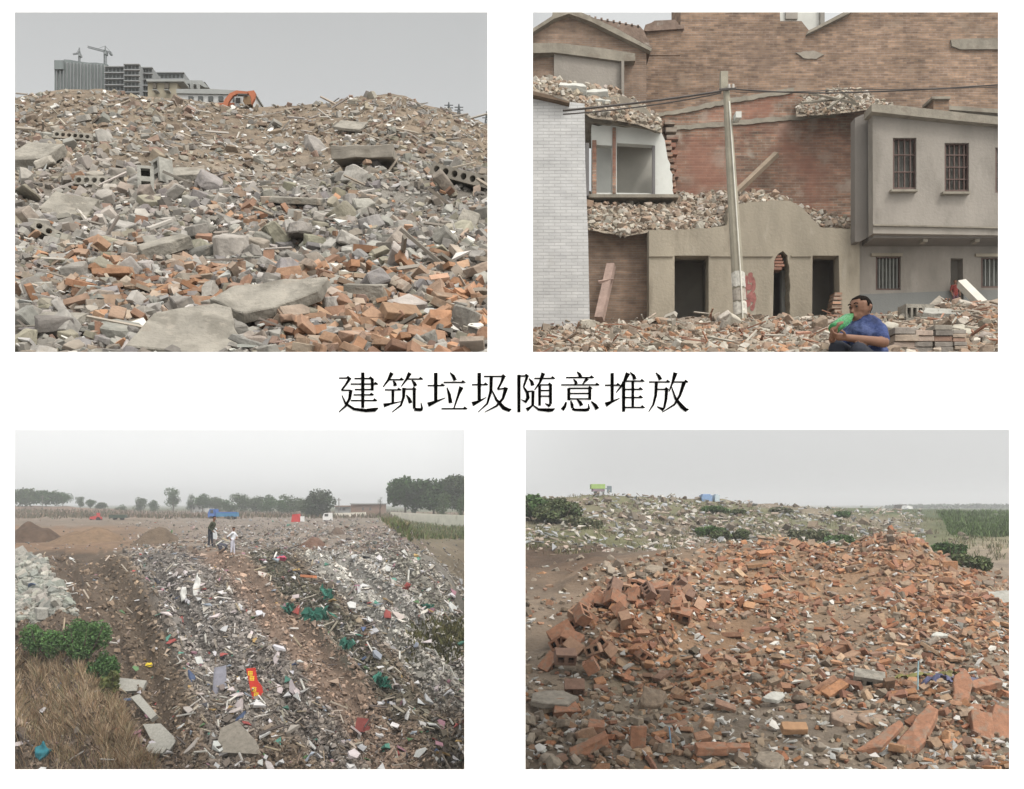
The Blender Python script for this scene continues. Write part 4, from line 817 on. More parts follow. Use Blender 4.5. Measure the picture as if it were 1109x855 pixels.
for k, (y0, y1, c) in enumerate(((296, 312, (.46,.45,.41)), (314, 326, (.34,.31,.27)), (328, 341, (.50,.48,.43)))):
    bm = bmesh.new(); n = 8; rows = []
    for y in (y0, y1):
        x = 799 + (y - 300) * .06; c0 = P(x, y, 6.9); r_ = .0525
        rows.append([bm.verts.new(c0 + Vector((math.cos(math.pi*(1 + (i+.6)/(n+.2)))*r_, math.sin(math.pi*(1 + (i+.6)/(n+.2)))*r_, rs.uniform(-.008, .008)))) for i in range(n)])
    for i in range(n-1): bm.faces.new((rows[0][i], rows[0][i+1], rows[1][i+1], rows[1][i]))
    obj('pasted_notice', bm, mat('notice_paper_%d' % k, c, .9, .3, 45, 0, spots=[((.08,.07,.07), 90, .6, .5)]), e, world=True)
WIRE = mat('wire_black', (.06,.052,.048), .7, .1, 9, 0)
def wire(pts, r_, label):
    V = [P(*p) for p in pts]; bm = bmesh.new(); full = []
    for a, b in zip(V, V[1:]):
        for i in range(10): t = i/10; p = a.lerp(b, t); p.z -= .06 * 4*t*(1-t) * (b-a).length * .12; full.append(p)
    full.append(V[-1]); tube(bm, full, r_, 4); o = obj('overhead_wire', bm, WIRE); tag(o, label, 'wire')
wire([(610, 120, 6.3), (781, 99, 6.86)], .0085, 'thick overhead cable running left from the pole head past the whitewashed wall')
wire([(610, 124, 6.3), (700, 115, 6.6), (781, 101, 6.86)], .005, 'thin overhead wire just below the thick cable left of the pole')
wire([(797, 97, 6.86), (900, 101, 7.1), (1130, 88, 7.4)], .0065, 'overhead wire running right from the pole across the brown wall')
wire([(797, 100, 6.86), (920, 97, 7.1), (1130, 92, 7.4)], .0035, 'thin second wire right of the pole above the torn roof')
# --- rubble lying on the ruins
TAN2 = pal((.40,.34,.27), (.32,.25,.19), (.46,.42,.36), (.24,.185,.14), (.37,.27,.20), (.50,.46,.40), (.29,.25,.20))
def heap(surf, region, s0, cov, mask, name, label, n_single=0, lab=None, grp=None, tilt=.5, j=.4):
    b = scatter(surf, 'chunk', region, cov, lambda n, x, y: np.clip(RG.lognormal(math.log(s0), j, n), s0*.4, s0*2.4), lambda n, px, py: pick(TAN2, n), mask, tilt, .4)
    if n_single: b = singles(b, n_single, 'rubble_chunk', lab, 'rubble chunk', grp)
    return mass(name, [b], M_piece, label)
def ledge(rows, seed): return Surf(rows, [.02]*len(rows), .2, seed)
# roof rubble above the beige house: the debris slopes up to the wall behind
LR = ledge([[(x, y, 8.1) for x, y in ((636, 247), (676, 253), (703, 250), (770, 248), (788, 244), (792, 222), (812, 220), (858, 220), (870, 228), (888, 247), (931, 248))],
            [(x, y, 8.5) for x, y in ((636, 232), (703, 232), (770, 232), (792, 216), (850, 215), (880, 236), (931, 244))],
            [(x, y, 9.25) for x, y in ((636, 211), (703, 210), (760, 211), (800, 209), (840, 213), (880, 230), (931, 243))]], 51)
colL = lambda px, py, d, x: np.tile(np.array([.26, .22, .175]), (len(px), 1))
o = LR.mesh('debris_bed', np.arange(636, 932, 3.0), [8, 8], M_soilf, colL, .015); tag(o, 'dusty debris bed lying on the stripped roof of the beige house', 'debris', kind='stuff')
heap(LR, (638, 930, 205, 255), .046, 2.0, None, 'roof_rubble', 'pale broken bricks and plaster heaped on the stripped roof of the beige house', 40, 'pale rubble chunk on the stripped roof of the beige house', 'chunks on the stripped roof')
LU = ledge([[(x, y, 8.5) for x, y in ((577, 96), (610, 104), (640, 125), (660, 128), (690, 133), (717, 142))], [(x, y, 8.8) for x, y in ((577, 90), (610, 92), (640, 100), (675, 108), (700, 122), (717, 136))], [(x, y, 9.6) for x, y in ((577, 86), (597, 84), (620, 93), (660, 98), (690, 112), (717, 130))]], 52)
o = LU.mesh('debris_bed', np.arange(570, 718, 3.0), [6, 6], M_soilf, colL, .02); tag(o, 'dusty debris bed on the sloping slab above the cut-open room', 'debris', kind='stuff')
heap(LU, (575, 715, 82, 142), .05, 1.3, None, 'roof_rubble', 'loose rubble on the sloping slab above the cut-open room', 14, 'rubble chunk lying on the slab above the cut-open room', 'chunks above the cut-open room')
for (x, y, w, yw, lb) in ((619, 99, .26, 5, 'white plaster slab lying flat behind the whitewashed wall'), (645, 106, .24, -8, 'second white plaster slab, lower on the debris slope'), (652, 114, .15, 10, 'small white plaster piece near the overhead cable')):
    plate('plaster_slab', [(-.5,-.2),(.5,-.3),(.46,.2),(-.4,.3)], .3, LU, x, y, lb, 'plaster slab', m=mat('old_plaster', (.40,.40,.37), .9, .15, 12, .3), yaw=yw, tilt=(35, 0), up=.03, w=w)
LT = ledge([[(x, y, 8.9) for x, y in ((862, 125), (900, 122), (945, 117), (968, 118))], [(x, y, 9.2) for x, y in ((862, 114), (880, 108), (915, 106), (945, 110), (968, 115))], [(x, y, 9.6) for x, y in ((862, 108), (885, 101), (905, 97), (935, 100), (950, 110), (968, 113))]], 53)
o = LT.mesh('debris_bed', np.arange(862, 969, 3.0), [5, 5], M_soilf, colL, .015); tag(o, 'debris bed on top of the patchy brick wall beside the grey house', 'debris', kind='stuff')
heap(LT, (864, 966, 95, 124), .035, 1.6, None, 'roof_rubble', 'torn roof debris on the wall top beside the two-storey grey house', 10, 'debris chunk on the wall top beside the grey house', 'chunks on the wall top')
for i, (a, b) in enumerate((((876, 101), (930, 113)), ((896, 118), (918, 102)), ((910, 99), (926, 111)), ((868, 112), (905, 108)))):
    bm = bmesh.new(); tube(bm, [P(*a, 8.85), P(*b, 8.95)], .014, 4); o = obj('roof_lath', bm, CONb); tag(o, ['longest splintered lath across the torn roof debris', 'splintered lath slanting up to the right in the torn roof debris', 'short lath slanting down to the right in the torn roof debris', 'level splintered lath at the left of the torn roof debris'][i], 'lath')
bm = bmesh.new(); a = P(1041, 307, 7.35); b = P(1064, 330, 7.1); tube(bm, [a, b], .044, 4); o = obj('white_post', bm, mat('white_post_paint', (.50,.48,.43), .8, .08, 9, .1)); tag(o, 'broken white post leaning down to the right on the rubble at far right', 'post')
# ground rubble
b = scatter(S2, 'chunk', (570, 1095, 330, 392), 2.0, lambda n, x, y: np.clip(RG.lognormal(math.log(.062), .45, n), .025, .16) * np.where(y > 362, .55, 1), lambda n, px, py: pick(np.vstack([TAN2, TAN2, BRK[:3]]), n), None, .45, .35)
b = singles(b, 70, 'rubble_chunk', lambda x, y: 'tan rubble chunk on the raised ground at the right of the demolition site' if x > 980 else ('tan rubble chunk on the ground left of the utility pole' if x < 800 else 'tan rubble chunk on the ground between the pole and the grey house'), 'rubble chunk',
            lambda x, y: 'ground chunks right of the grey house corner' if x > 980 else ('ground chunks left of the pole' if x < 800 else 'ground chunks right of the pole'))
b2 = scatter(S2, 'grit', (570, 1095, 330, 392), 1.4, lambda n, x, y: RG.uniform(.015, .05, n), lambda n, px, py: pick(np.vstack([TAN2, BRK[:2]]), n), None, .5, .3)
b3 = scatter(S2, 'stick', (570, 1095, 332, 385), .03, lambda n, x, y: RG.uniform(.05, .13, n), lambda n, px, py: pick(pal((.45,.42,.36), (.30,.25,.2), (.36,.2,.14)), n), None, .35, .5)
mass('rubble', [b, b2, b3], M_piece, 'dusty tan rubble covering the ground in front of the demolished houses')
# neat stacks of salvaged bricks
def brick_stack(px, py, cols, rows, w, label, d=2.62, seed=0):
    r_ = random.Random(seed); c = P(px, 0, d); z0 = P(px, py, d).z; e = empty('brick_stack', (c.x, d, z0)); tag(e, label, 'brick stack', 'stacked salvaged bricks')
    bw, bh, bd = w, w*.29, w*.5
    for r0 in range(rows):
        for k in range(cols):
            if r0 == rows-1 and k in (0,) and seed: continue
            bm = bmesh.new(); M = Matrix.Translation((c.x + (k - cols/2 + .5)*bw*1.02 + r_.uniform(-.003, .003), d + r_.uniform(-.004, .004), z0 + (r0+.5)*bh*1.05)) @ Matrix.Rotation(r_.uniform(-.05, .05), 4, 'Z')
            box(bm, -bw*.485, bw*.485, 0, bd*2, -bh*.47, bh*.47, M); rnd(bm, .001)
            o = obj('brick', bm, M_pieceo, e, world=True); o.color = (*(np.array(r_.choice([(.22,.20,.17), (.27,.22,.175), (.26,.17,.13), (.30,.24,.20), (.20,.18,.16)])) * r_.uniform(.85, 1.1)).tolist(), 1)
    return e
brick_stack(981, 386, 1, 4, .068, 'lower grey brick stack right beside the crouching man', seed=0)
brick_stack(1012, 388, 2, 6, .052, 'widest stack of salvaged bricks beside the crouching man', seed=3)
brick_stack(1040, 388, 1, 7, .038, 'narrow brick stack at the right end of the salvaged bricks', seed=0)
cinder(992, 349.5, .20, 'hollow concrete block lying end-on behind the brick stacks', 4, (0, 0), surf=S2, m=M_slab, nh=5, up=.02)
plate('concrete_slab', [(-.5,-.3),(.5,-.25),(.3,.3),(-.3,.3)], .16, S2, 1018, 350, 'pale slab fragment lying behind the brick stacks', 'concrete slab', m=M_cind, yaw=-6, tilt=(25, 5), up=.05, w=.26)
# ================================================================== the open land behind the two lower openings: landfill bank and brick heaps
PR = [(562,650,19),(569,648,19),(600,640,20),(640,607,23),(700,601,24),(740,597,25),(780,591,26),(859,589,26),(880,597,25),(900,604,24.5),(930,600,25),(952,592,26),(968,590,26),(985,594,25.5),(1000,600,25),(1020,612,23.5),(1040,627,22.5),(1065,642,21),(1093,655,20),(1300,690,18)]
def row(a, b): return a + b
S3 = Surf([
 [(-700,3746,1),(1800,3746,1)], [(-700,958,8),(1800,958,8)],
 [(-700,921,16),(532,921,16),(558,862,9.8),(1800,862,9.8)],
 [(-700,845,24),(300,845,24),(503,845,25.5),(532,845,25),(558,836,10.4),(1800,836,10.4)],
 [(-700,740,29),(300,742,29),(503,745,30),(532,745,29),(558,765,13),(760,762,13),(1093,765,12.6),(1800,765,12.6)],
 [(-700,660,34),(16,662,34),(200,662,34.5),(350,665,35),(440,672,35),(503,700,33.5),(532,700,33),(558,700,16.5),(640,690,17),(1093,700,16),(1800,700,16)],
 [(-700,603,42),(16,604,42),(150,602,42),(225,596,43),(260,600,42),(340,596,43),(400,592,43),(440,596,42),(470,612,40.5),(488,635,38.5),(503,664,36),(532,690,34)] + [(PR[0][0]-4,)+PR[0][1:]] + PR,
 [(-700,583,56),(16,583,56),(225,580,57),(340,574,57),(400,569,55),(425,568,53),(440,573,50),(470,612,52),(490,640,50),(503,664,50),(532,680,49),(558,602,34),(1800,602,34)],
 [(-700,562,118),(340,561,120),(430,562,100),(450,575,80),(503,578,80),(532,578,80),(558,572,42),(640,575,42),(700,583,44),(760,582,45),(850,577,48),(950,582,48),(1093,578,48),(1800,578,48)],
 [(-700,548,185),(16,548,185),(70,549,185),(120,552,190),(170,555,200),(400,556,200),(503,556,190),(532,556,190),(558,541,60),(600,540,61),(650,536,62),(700,538,62),(752,541,64),(800,544,65),(850,547.5,66),(950,551.5,75),(1093,557,80),(1800,560,80)],
 [(-700,551,400),(1800,551,400)], [(-1000,547.3,1500),(2100,547.3,1500)]],
 [.1, .15, .25, .35, .4, .45, .32, .35, .5, .5, .5, 1], 2.4, 71)
S3.amp = [.05, .1, .2, .30, .34, .36, .26, .25, .25, .3, .4, .6]
UC = [60, 130, 150, 208, 222, 262, 274, 300, 318, 335, 395, 425, 470, 540]
UR = np.array([(.15,.11,.08), (.155,.115,.08), (.19,.175,.16), (.20,.18,.165), (.27,.19,.145), (.245,.175,.13), (.095,.088,.065), (.085,.078,.055), (.15,.115,.085), (.34,.33,.30), (.35,.335,.31), (.20,.19,.16), (.27,.25,.22), (.24,.22,.19)])
def ustraight(px, py):                                              # streaks fan out down the bank
    dy = py - 600; u = px - dy * .8
    for _ in range(4): u = px - dy * np.interp(u, [90, 150, 215, 300, 420], [.36, .42, .80, .93, .88])
    return u
def ucoord(px, py): return ustraight(px, py) + (fbm(px / 38.0, py / 38.0, 61) - .5) * 30
def ucol(px, py):
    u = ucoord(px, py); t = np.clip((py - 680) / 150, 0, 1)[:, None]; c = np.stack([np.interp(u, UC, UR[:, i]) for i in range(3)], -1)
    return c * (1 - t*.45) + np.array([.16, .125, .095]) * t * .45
def gully(x, d):
    px = x / d * F + CX; py = 600 + (42 - d) * 13.6; w = np.clip((d - 22) / 3, 0, 1) * np.clip((43.5 - d) / 3, 0, 1) * (px < 540); u = ustraight(px, py)
    left = (fbm(u / 17.0, d / 16.0, 67, 3) - .5) * 1.5 * w
    P4_ = (px > 548) * 1.0
    g_ = lambda a, b, sa, sb, h_: h_ * np.exp(-((px - a) / sa)**2 - ((d - b) / sb)**2)
    return left + P4_ * (g_(690, 17.6, 48, 1.5, .50) + g_(640, 16.2, 34, 1.2, .30) - g_(700, 14.4, 60, .9, .22) + g_(968, 24.0, 45, 2.2, .42) - g_(890, 20.5, 40, 1.6, .25) + g_(830, 18.5, 60, 1.4, .22) - g_(600, 13.2, 45, .9, .3) + g_(1050, 12.5, 70, 1.3, .25) + g_(850, 25, 60, 2, .15))
S3.extra = gully
def spur(px, py): return np.exp(-((px - (235 + (py - 598) * 1.02)) / (14 + (py - 600).clip(0, 300) * .09))**2) * (py > 590) * np.clip((790 - py) / 60, 0, 1)
def col3(px, py, d, x):
    C = np.tile(np.array([.19, .15, .115]), (len(px), 1)); L3 = px < 545
    n = fbm(x * .5, d * .5, 3); n2 = fbm(x * .12, d * .12, 4); u_ = px - (py - 600) * .92; kk = np.clip((fbm(u_ / 15.0, py / 260.0, 22, 3) - .3) * 3, 0, 1)
    A = C.copy()
    A = mixc(A, ((py < 600) & (py > 570)) * np.clip(1.6 - px/170, 0, 1) * .85, (.19, .118, .072))
    A = mixc(A, np.clip((px - 150) / 60, 0, 1) * (py < 600) * .6, (.22, .19, .165))
    A = A
    A = mixc(A, np.clip(1 - lin(px, py, 90, 680, 190, 840) / -4000, 0, 1) * (px < 190) * (py > 690) * .8, (.20, .145, .085))
    A = A
    A = mixc(A, blob(px, py, 330, 700, 70, 60) * .4, (.16, .115, .08))
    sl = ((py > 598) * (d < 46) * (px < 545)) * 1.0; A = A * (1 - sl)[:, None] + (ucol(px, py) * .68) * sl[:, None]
    A = mixc(A, ((px > 440) & (d > 46) & (d < 110)) * .85, (.16, .13, .085))
    A = mixc(A, (d > 60) * (px > 380) * blob(px, py, 490, 572, 70, 9), (.07, .10, .035))
    A = mixc(A, blob(px, py, 480, 700, 45, 28) * .9, (.095, .09, .045))
    A = mixc(A, (d > 120) * .7, (.20, .125, .09)); A = mixc(A, (d > 230) * 1.0, (.09, .10, .05))
    B = np.tile(np.array([.205, .165, .125]), (len(px), 1))
    B = mixc(B, blob(px, py, 600, 650, 60, 50) * .9, (.19, .155, .12)); B = mixc(B, np.clip(blob(px, py, 590, 618, 62, 24) * 1.2, 0, 1) * .8, (.12, .085, .058)); B = mixc(B, np.clip(blob(px, py, 600, 592, 80, 26) * 1.5, 0, 1) * (d > 20) * (py < 618), (.085, .055, .036)); B = mixc(B, blob(px, py, 610, 571, 60, 5) * (d > 28) * .9, (.32, .28, .23))
    red = np.clip(blob(px, py, 850, 640, 190, 60) + blob(px, py, 980, 620, 70, 35) + blob(px, py, 760, 690, 110, 30), 0, 1) * (d < 27)
    B = mixc(B, red * .8, (.25, .15, .085)); B = mixc(B, blob(px, py, 900, 665, 80, 25) * (d < 27) * .7, (.22, .165, .115))
    B = mixc(B, blob(px, py, 700, 745, 60, 22) * .8, (.20, .165, .11)); B = mixc(B, blob(px, py, 860, 790, 90, 35) * .6, (.23, .19, .15))
    far = (d > 30)
    B = mixc(B, far * np.clip((n2 - .42) * 6, 0, 1) * .8, (.13, .135, .065)); B = mixc(B, far * blob(px, py, 1050, 570, 70, 16), (.085, .11, .04))
    B = mixc(B, far * blob(px, py, 1075, 597, 45, 14), (.26, .215, .16)); B = mixc(B, (d > 66) * np.clip((px - 860)/80, 0, 1), (.08, .10, .05))
    w = np.clip((px - 535) / 20, 0, 1)
    return mixc(A, w, (0, 0, 0)) + B * w[:, None] * 1.0 if False else (A * (1-w)[:, None] + B * w[:, None]) * (.55 + .5 * n)[:, None]
pxs = np.concatenate([np.arange(-700, 0, 50.), np.arange(0, 1110, 3.0), np.arange(1110, 1801, 50.)])
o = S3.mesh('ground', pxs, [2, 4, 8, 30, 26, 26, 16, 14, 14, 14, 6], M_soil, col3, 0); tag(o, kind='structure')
# ---------------- rubbish streaming down the landfill bank
DOWN = (.55, -.75, -.35)
RUB = pal((.30,.28,.255), (.22,.20,.18), (.38,.36,.34), (.15,.13,.115), (.30,.23,.18), (.33,.26,.24), (.19,.165,.13), (.24,.20,.20), (.12,.13,.115), (.26,.27,.28), (.34,.25,.20))
BRIGHT = pal((.66,.66,.65), (.6,.6,.62), (.55,.50,.46), (.62,.55,.55), (.7,.7,.7))
TINT = pal((.10,.28,.22), (.12,.17,.30), (.42,.10,.09), (.45,.30,.12), (.12,.22,.10), (.38,.2,.25), (.30,.34,.40), (.06,.06,.07))
def trash_mask(px, py):
    u = ustraight(px, py)                                              # constant along a streak
    st = fbm(u / 8.0, py / 110.0, 21, 3); on = np.clip((u - 100) / 25, 0, 1) * (py > 598)
    dn = np.interp(ucoord(px, py), UC, [.05, .07, .8, .8, .14, .16, .7, .8, .6, 1, 1, .8, .9, .8]); w = on * dn * np.clip(.7 + (st - .38) * 3.2, .25, 1); w = np.maximum(w, on * np.clip((py - 760) / 60, 0, .6))
    w = w
    plat = (py <= 598) * np.clip((px - 120) / 120, 0, 1) * np.clip((py - 558) / 8, 0, 1) * (.3 + .8 * (fbm(px / 14, py / 4, 23) > .47))
    w = np.maximum(w, plat); w = np.where((px < 200) & (py > 690) & (u < 60), .05, w)
    p = S3.sample(px, py); w = np.where(np.isfinite(p[:, 1]) & (p[:, 1] < 58 + 60 * (px < 430)), w, .02); w = w * (1 - .85 * blob(px, py, 485, 697, 40, 24))
    return np.maximum(w, .10 * (py > 600))
def tcol(n, px, py):
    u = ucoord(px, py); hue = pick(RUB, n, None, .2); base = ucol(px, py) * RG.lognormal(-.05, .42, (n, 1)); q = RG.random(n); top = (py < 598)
    c = np.where(top[:, None], hue * .9, base * .72 + hue * .28); br = pick(BRIGHT, n, None, .1) * .95; ti = pick(TINT, n, None, .2)
    pb = np.interp(u, UC, [.01, .01, .08, .10, .02, .02, .03, .04, .06, .20, .22, .08, .12, .1]) * np.clip(1.3 - (py - 640) / 260, .3, 1) + .05 * top
    c = np.where((q < pb)[:, None], br, c); return np.where((q > .972)[:, None], ti, c)
t1 = scatter(S3, 'scrap', (0, 520, 556, 848), 4.6, lambda n, x, y: np.clip(RG.lognormal(math.log(.115), .55, n), .05, .5), tcol, trash_mask, .5, .5, DOWN)
t2 = scatter(S3, 'grit', (0, 520, 556, 848), 2.2, lambda n, x, y: np.clip(RG.lognormal(math.log(.11), .45, n), .05, .4), lambda n, px, py: np.where((py > 598)[:, None], ucol(px, py) * RG.lognormal(-.1, .35, (n, 1)), pick(RUB, n, None, .2) * .9), lambda x, y: np.clip(trash_mask(x, y) + .10, 0, 1), .5, .3, DOWN)
t3 = scatter(S3, 'stick', (0, 520, 590, 848), 1.3, lambda n, x, y: RG.uniform(.15, .6, n), lambda n, px, py: pick(pal((.34,.28,.20), (.45,.40,.33), (.20,.15,.11), (.60,.58,.54), (.12,.10,.09)), n), trash_mask, .35, .6, DOWN)
t4 = scatter(S3, 'scrap', (0, 520, 600, 848), .06, lambda n, x, y: RG.uniform(.28, .62, n), lambda n, px, py: np.where((RG.random(n) < .7)[:, None], pick(BRIGHT, n) * .92, pick(TINT, n, None, .2)), lambda x, y: np.clip(trash_mask(x, y), .05, 1), .3, .7, DOWN)
t4 = singles(t4, 150, 'rubbish_scrap', lambda x, y: 'pale scrap of plastic or board on the upper half of the landfill bank' if y < 700 else 'pale scrap of plastic or board on the lower half of the landfill bank', 'scrap', lambda x, y: 'scraps high on the landfill bank' if y < 700 else 'scraps low on the landfill bank')
mass('rubbish', [t1, t3, t4], M_scrap, 'mixed household and building rubbish tipped down the landfill bank')
g = scatter(S3, 'chunk', (4, 92, 598, 676), 3.0, lambda n, x, y: np.clip(RG.lognormal(math.log(.34), .45, n), .12, .9), lambda n, px, py: pick(pal((.33,.34,.30), (.38,.37,.33), (.25,.26,.235), (.40,.38,.34)), n), lambda x, y: ((y > 604 + (x - 16) * .05) & (lin(x, y, 38, 600, 82, 672) < 0)) * 1.0, .3, .35)
g = singles(g, 60, 'concrete_chunk', 'grey-green concrete chunk in the pile at the left end of the landfill bank', 'concrete chunk', 'concrete pile at the landfill edge')
mass('rubble', [t2, g], M_piece, 'stones and broken concrete mixed through the landfill bank')
# notable items on the bank
def patch(name, px, py, pts, m, label, cat, th=.03, w=1, yaw=0, tilt=(-25, 0), up=.25, wav=0):
    bm = bmesh.new(); n = len(pts); a = [bm.verts.new((x, y, th/2)) for x, y in pts]; b = [bm.verts.new((x, y, -th/2)) for x, y in pts]
    bm.faces.new(a); bm.faces.new(list(reversed(b)))
    for i in range(n): j = (i+1) % n; bm.faces.new((a[i], b[i], b[j], a[j]))
    if wav:
        bmesh.ops.triangulate(bm, faces=bm.faces); bmesh.ops.subdivide_edges(bm, edges=bm.edges, cuts=3, use_grid_fill=True)
        for v in bm.verts: v.co.z += mnoise.noise(Vector((v.co.x*3+px, v.co.y*3, 0))) * wav
    o = obj(name, bm, m, smooth=bool(wav)); o.location = S3.pt(px, py) + Vector((0, 0, up)); o.rotation_euler = (R(tilt[0]), R(tilt[1]), R(yaw)); o.scale = (w,)*3; tag(o, label, cat); return o
def toward(o): return o
C_ = lambda n, c, **k: mat(n, c, k.pop('rough', .8), .12, 6, 0, **k)
# red banner with yellow marks
e = empty('red_banner', S3.pt(277, 764) + Vector((0, -.05, .35))); tag(e, 'red banner with yellow characters lying on the lower landfill bank', 'banner'); e.rotation_euler = (R(-12), 0, R(2)); q = .0276
bm = bmesh.new(); pts = [(-11, 19), (-1, 20), (2, 6), (7, 0), (11, -16), (10, -19), (-1, -18.5), (-5, -4)]
a = [bm.verts.new((x*q, 0, y*q)) for x, y in pts]; b = [bm.verts.new((x*q, .03, y*q)) for x, y in pts]; bm.faces.new(a); bm.faces.new(list(reversed(b)))
for i in range(len(pts)): j = (i+1) % len(pts); bm.faces.new((a[i], b[i], b[j], a[j]))
obj('cloth', bm, C_('red_banner_cloth', (.50,.045,.03)), e)
bm = bmesh.new()
def ystroke(x0, y0, x1, y1, w=.9, k=[0]):
    k[0] += 1; yy = -.004 - (k[0] % 6) * .0006; d = Vector((x1-x0, y1-y0)).normalized(); nx, ny = -d.y*w/2, d.x*w/2
    bm.faces.new([bm.verts.new((x*q, yy, y*q)) for x, y in ((x0+nx, y0+ny), (x1+nx, y1+ny), (x1-nx, y1-ny), (x0-nx, y0-ny))])
for (cx, cy) in ((-6.0, 14), (-4.0, 8.5), (-1.2, -3.2), (1.5, -9), (3.3, -14)):
    for k in range(3): ystroke(cx-2.6, cy+1.9-k*1.9, cx+2.6, cy+1.7-k*1.9, .8)
    ystroke(cx-2, cy+2.2, cx-1.8, cy-2.4, .9); ystroke(cx+1.6, cy+2.2, cx+1.9, cy-2.4, .9); ystroke(cx-.2, cy+2.6, cx, cy-2.6, .7)
obj('lettering', bm, C_('yellow_print', (.72,.52,.05)), e)
patch('orange_plank', 334, 631, [(-.5,-.1),(.5,-.12),(.52,.1),(-.48,.13)], C_('orange_board', (.50,.20,.10)), 'orange board lying aslant on the upper landfill bank', 'board', .12, .85, -38, (-10, 0), .3)
patch('pink_bag', 304, 610, ragged(9, .5, .4, .25, 1), C_('pink_plastic', (.42,.08,.13)), 'crumpled pink bag on the bank below the plateau edge', 'bag', .2, .42, 20, (-40, 0), .2, .3)
def netting(px, py, w, hh, seed, label):
    r_ = random.Random(seed); bm = bmesh.new()
    for k in range(7):
        p = [Vector((r_.uniform(-.5, .5)*w, r_.uniform(-.2, .2), r_.uniform(-.5, .5)*hh))]
        for i in range(7): p.append(p[-1] + Vector((r_.uniform(-.1, .25)*w, r_.uniform(-.12, .12), r_.uniform(-.25, .2)*hh)))
        c = sum(p, Vector()) / len(p); 
        for x0, x1 in zip(p, p[1:]):
            wv = Vector((r_.uniform(-.1, .1), r_.uniform(-.05, .05), r_.uniform(.04, .16))); bm.faces.new([bm.verts.new(q_ - c*.8) for q_ in (x0 - wv, x1 - wv*.8, x1 + wv*.9, x0 + wv)])
    o = obj('green_netting', bm, C_('green_net', (.035,.14,.105)), smooth=True); o.location = S3.pt(px, py) + Vector((0, 0, .3)); tag(o, label, 'netting'); return o
netting(341, 690, 1.1, .6, 3, 'long tangled green netting in the middle of the landfill bank'); netting(354, 655, .6, .7, 4, 'small torn green netting higher up the landfill bank'); netting(312, 671, .5, .5, 8, 'green netting scrap left of the long tangle'); netting(462, 660, .8, .35, 5, 'blue-green netting by the right shoulder of the bank'); netting(374, 726, .5, .3, 6, 'dark green netting scrap below the long tangle'); netting(412, 752, .6, .4, 9, 'faint green netting near the bottom middle of the bank')
patch('maroon_sheet', 394, 792, [(-.5,-.3),(.5,-.45),(.45,.35),(-.35,.5)], C_('maroon_board', (.16,.04,.035)), 'dark maroon sheet near the bottom of the landfill bank', 'sheet', .04, .55, 10, (50, 0), .25)
patch('teal_bag', 45, 822, ragged(9, .4, .5, .3, 2), C_('teal_plastic', (.03,.17,.21)), 'teal plastic bag in the bottom left corner of the landfill', 'bag', .25, .45, 0, (60, 0), .3, .25)
patch('yellow_wrapper', 162, 715, ragged(8, .5, .4, .35, 6), C_('yellow_plastic', (.55,.42,.03)), 'small yellow wrapper on the bare earth slope', 'wrapper', .08, .24, 0, (45, 0), .12, .2)
patch('purple_sheet', 238, 745, [(-.15,-.5),(.15,-.48),(.12,.5),(-.12,.46)], C_('greyblue_sheet', (.17,.17,.20)), 'long grey-violet sheet lying down the bank left of the red banner', 'sheet', .04, 1.5, 16, (45, 0), .2, .1)
for (x, y, w, pts, yw, lb) in ((141, 742, .95, [(-.5,-.3),(.48,-.22),(.5,.2),(-.42,.32)], 0, 'pale rectangular slab just right of the green bushes'),
    (173, 797, 1.15, [(-.55,.35),(-.1,.38),(.5,-.1),(.42,-.4),(.0,-.3),(-.3,.05)], -5, 'large yellowish broken slab right of the dry grass'), (156, 775, 1.1, [(-.5,.3),(-.3,.42),(.5,-.25),(.4,-.42)], -8, 'narrow pale slab pointing at the large yellowish slab'),
    (170, 822, .6, ragged(8, .5, .35, .12, 4), 0, 'rounded pale stone below the large yellowish slab'), (263, 822, 1.3, [(-.5,.2),(-.2,.4),(.3,-.1),(.5,-.45),(-.45,-.4)], 0, 'dark grey slab at the bottom edge below the red banner')):
    patch('concrete_slab', x, y, pts, M_slabd if 'dark' in lb else M_cind, lb, 'concrete slab', .14, w, yw, (38, 0), .2)
for (x, y, w, h_, sd, lb) in ((213, 652, .28, 1.1, 3, 'white plastic sheet hanging down the upper bank left of the brown spur'), (199, 650, .3, .6, 4, 'crumpled white plastic left of the hanging sheet')):
    patch('white_plastic', x, y, [(px_*w, py_*h_) for px_, py_ in ragged(10, .5, .5, .25, sd)], C_('white_plastic', (.50,.50,.48)), lb, 'plastic sheet', .05, 1, 12, (55, 0), .25, .2)
# soil heaps on the plateau
def soil_heap(px, py, w, h_, c, label, seed):
    p = S3.pt(px, py); W_ = w / F * p.y; H_ = h_ / F * p.y * 1.1; bm = bmesh.new(); vv = []
    for j in range(13):
        for i in range(32):
            r_ = j / 12; a = i * 2*math.pi / 32; x, y = math.cos(a)*r_*W_/2, math.sin(a)*r_*W_/2*1.2
            z = H_ * max(0, math.cos(r_ * math.pi/2))**1.2 * (1 + .35 * mnoise.noise(Vector((x*1.2+seed, y*1.2, 0)))) + .05*mnoise.noise(Vector((x*5, y*5, seed))) - .15*r_
            vv.append(bm.verts.new((p.x + x, p.y + y, p.z + z - .05)))
    for j in range(12):
        for i in range(32): q_ = [vv[j*32+i], vv[j*32+(i+1) % 32], vv[(j+1)*32+(i+1) % 32], vv[(j+1)*32+i]]; bm.faces.new(q_)
    bmesh.ops.remove_doubles(bm, verts=bm.verts, dist=.0001)
    o = obj('soil_heap', bm, mat('heap_soil_%d' % seed, c, .95, .25, 2.5, .8, 12, bdist=.08), smooth=True); tag(o, label, 'soil heap')
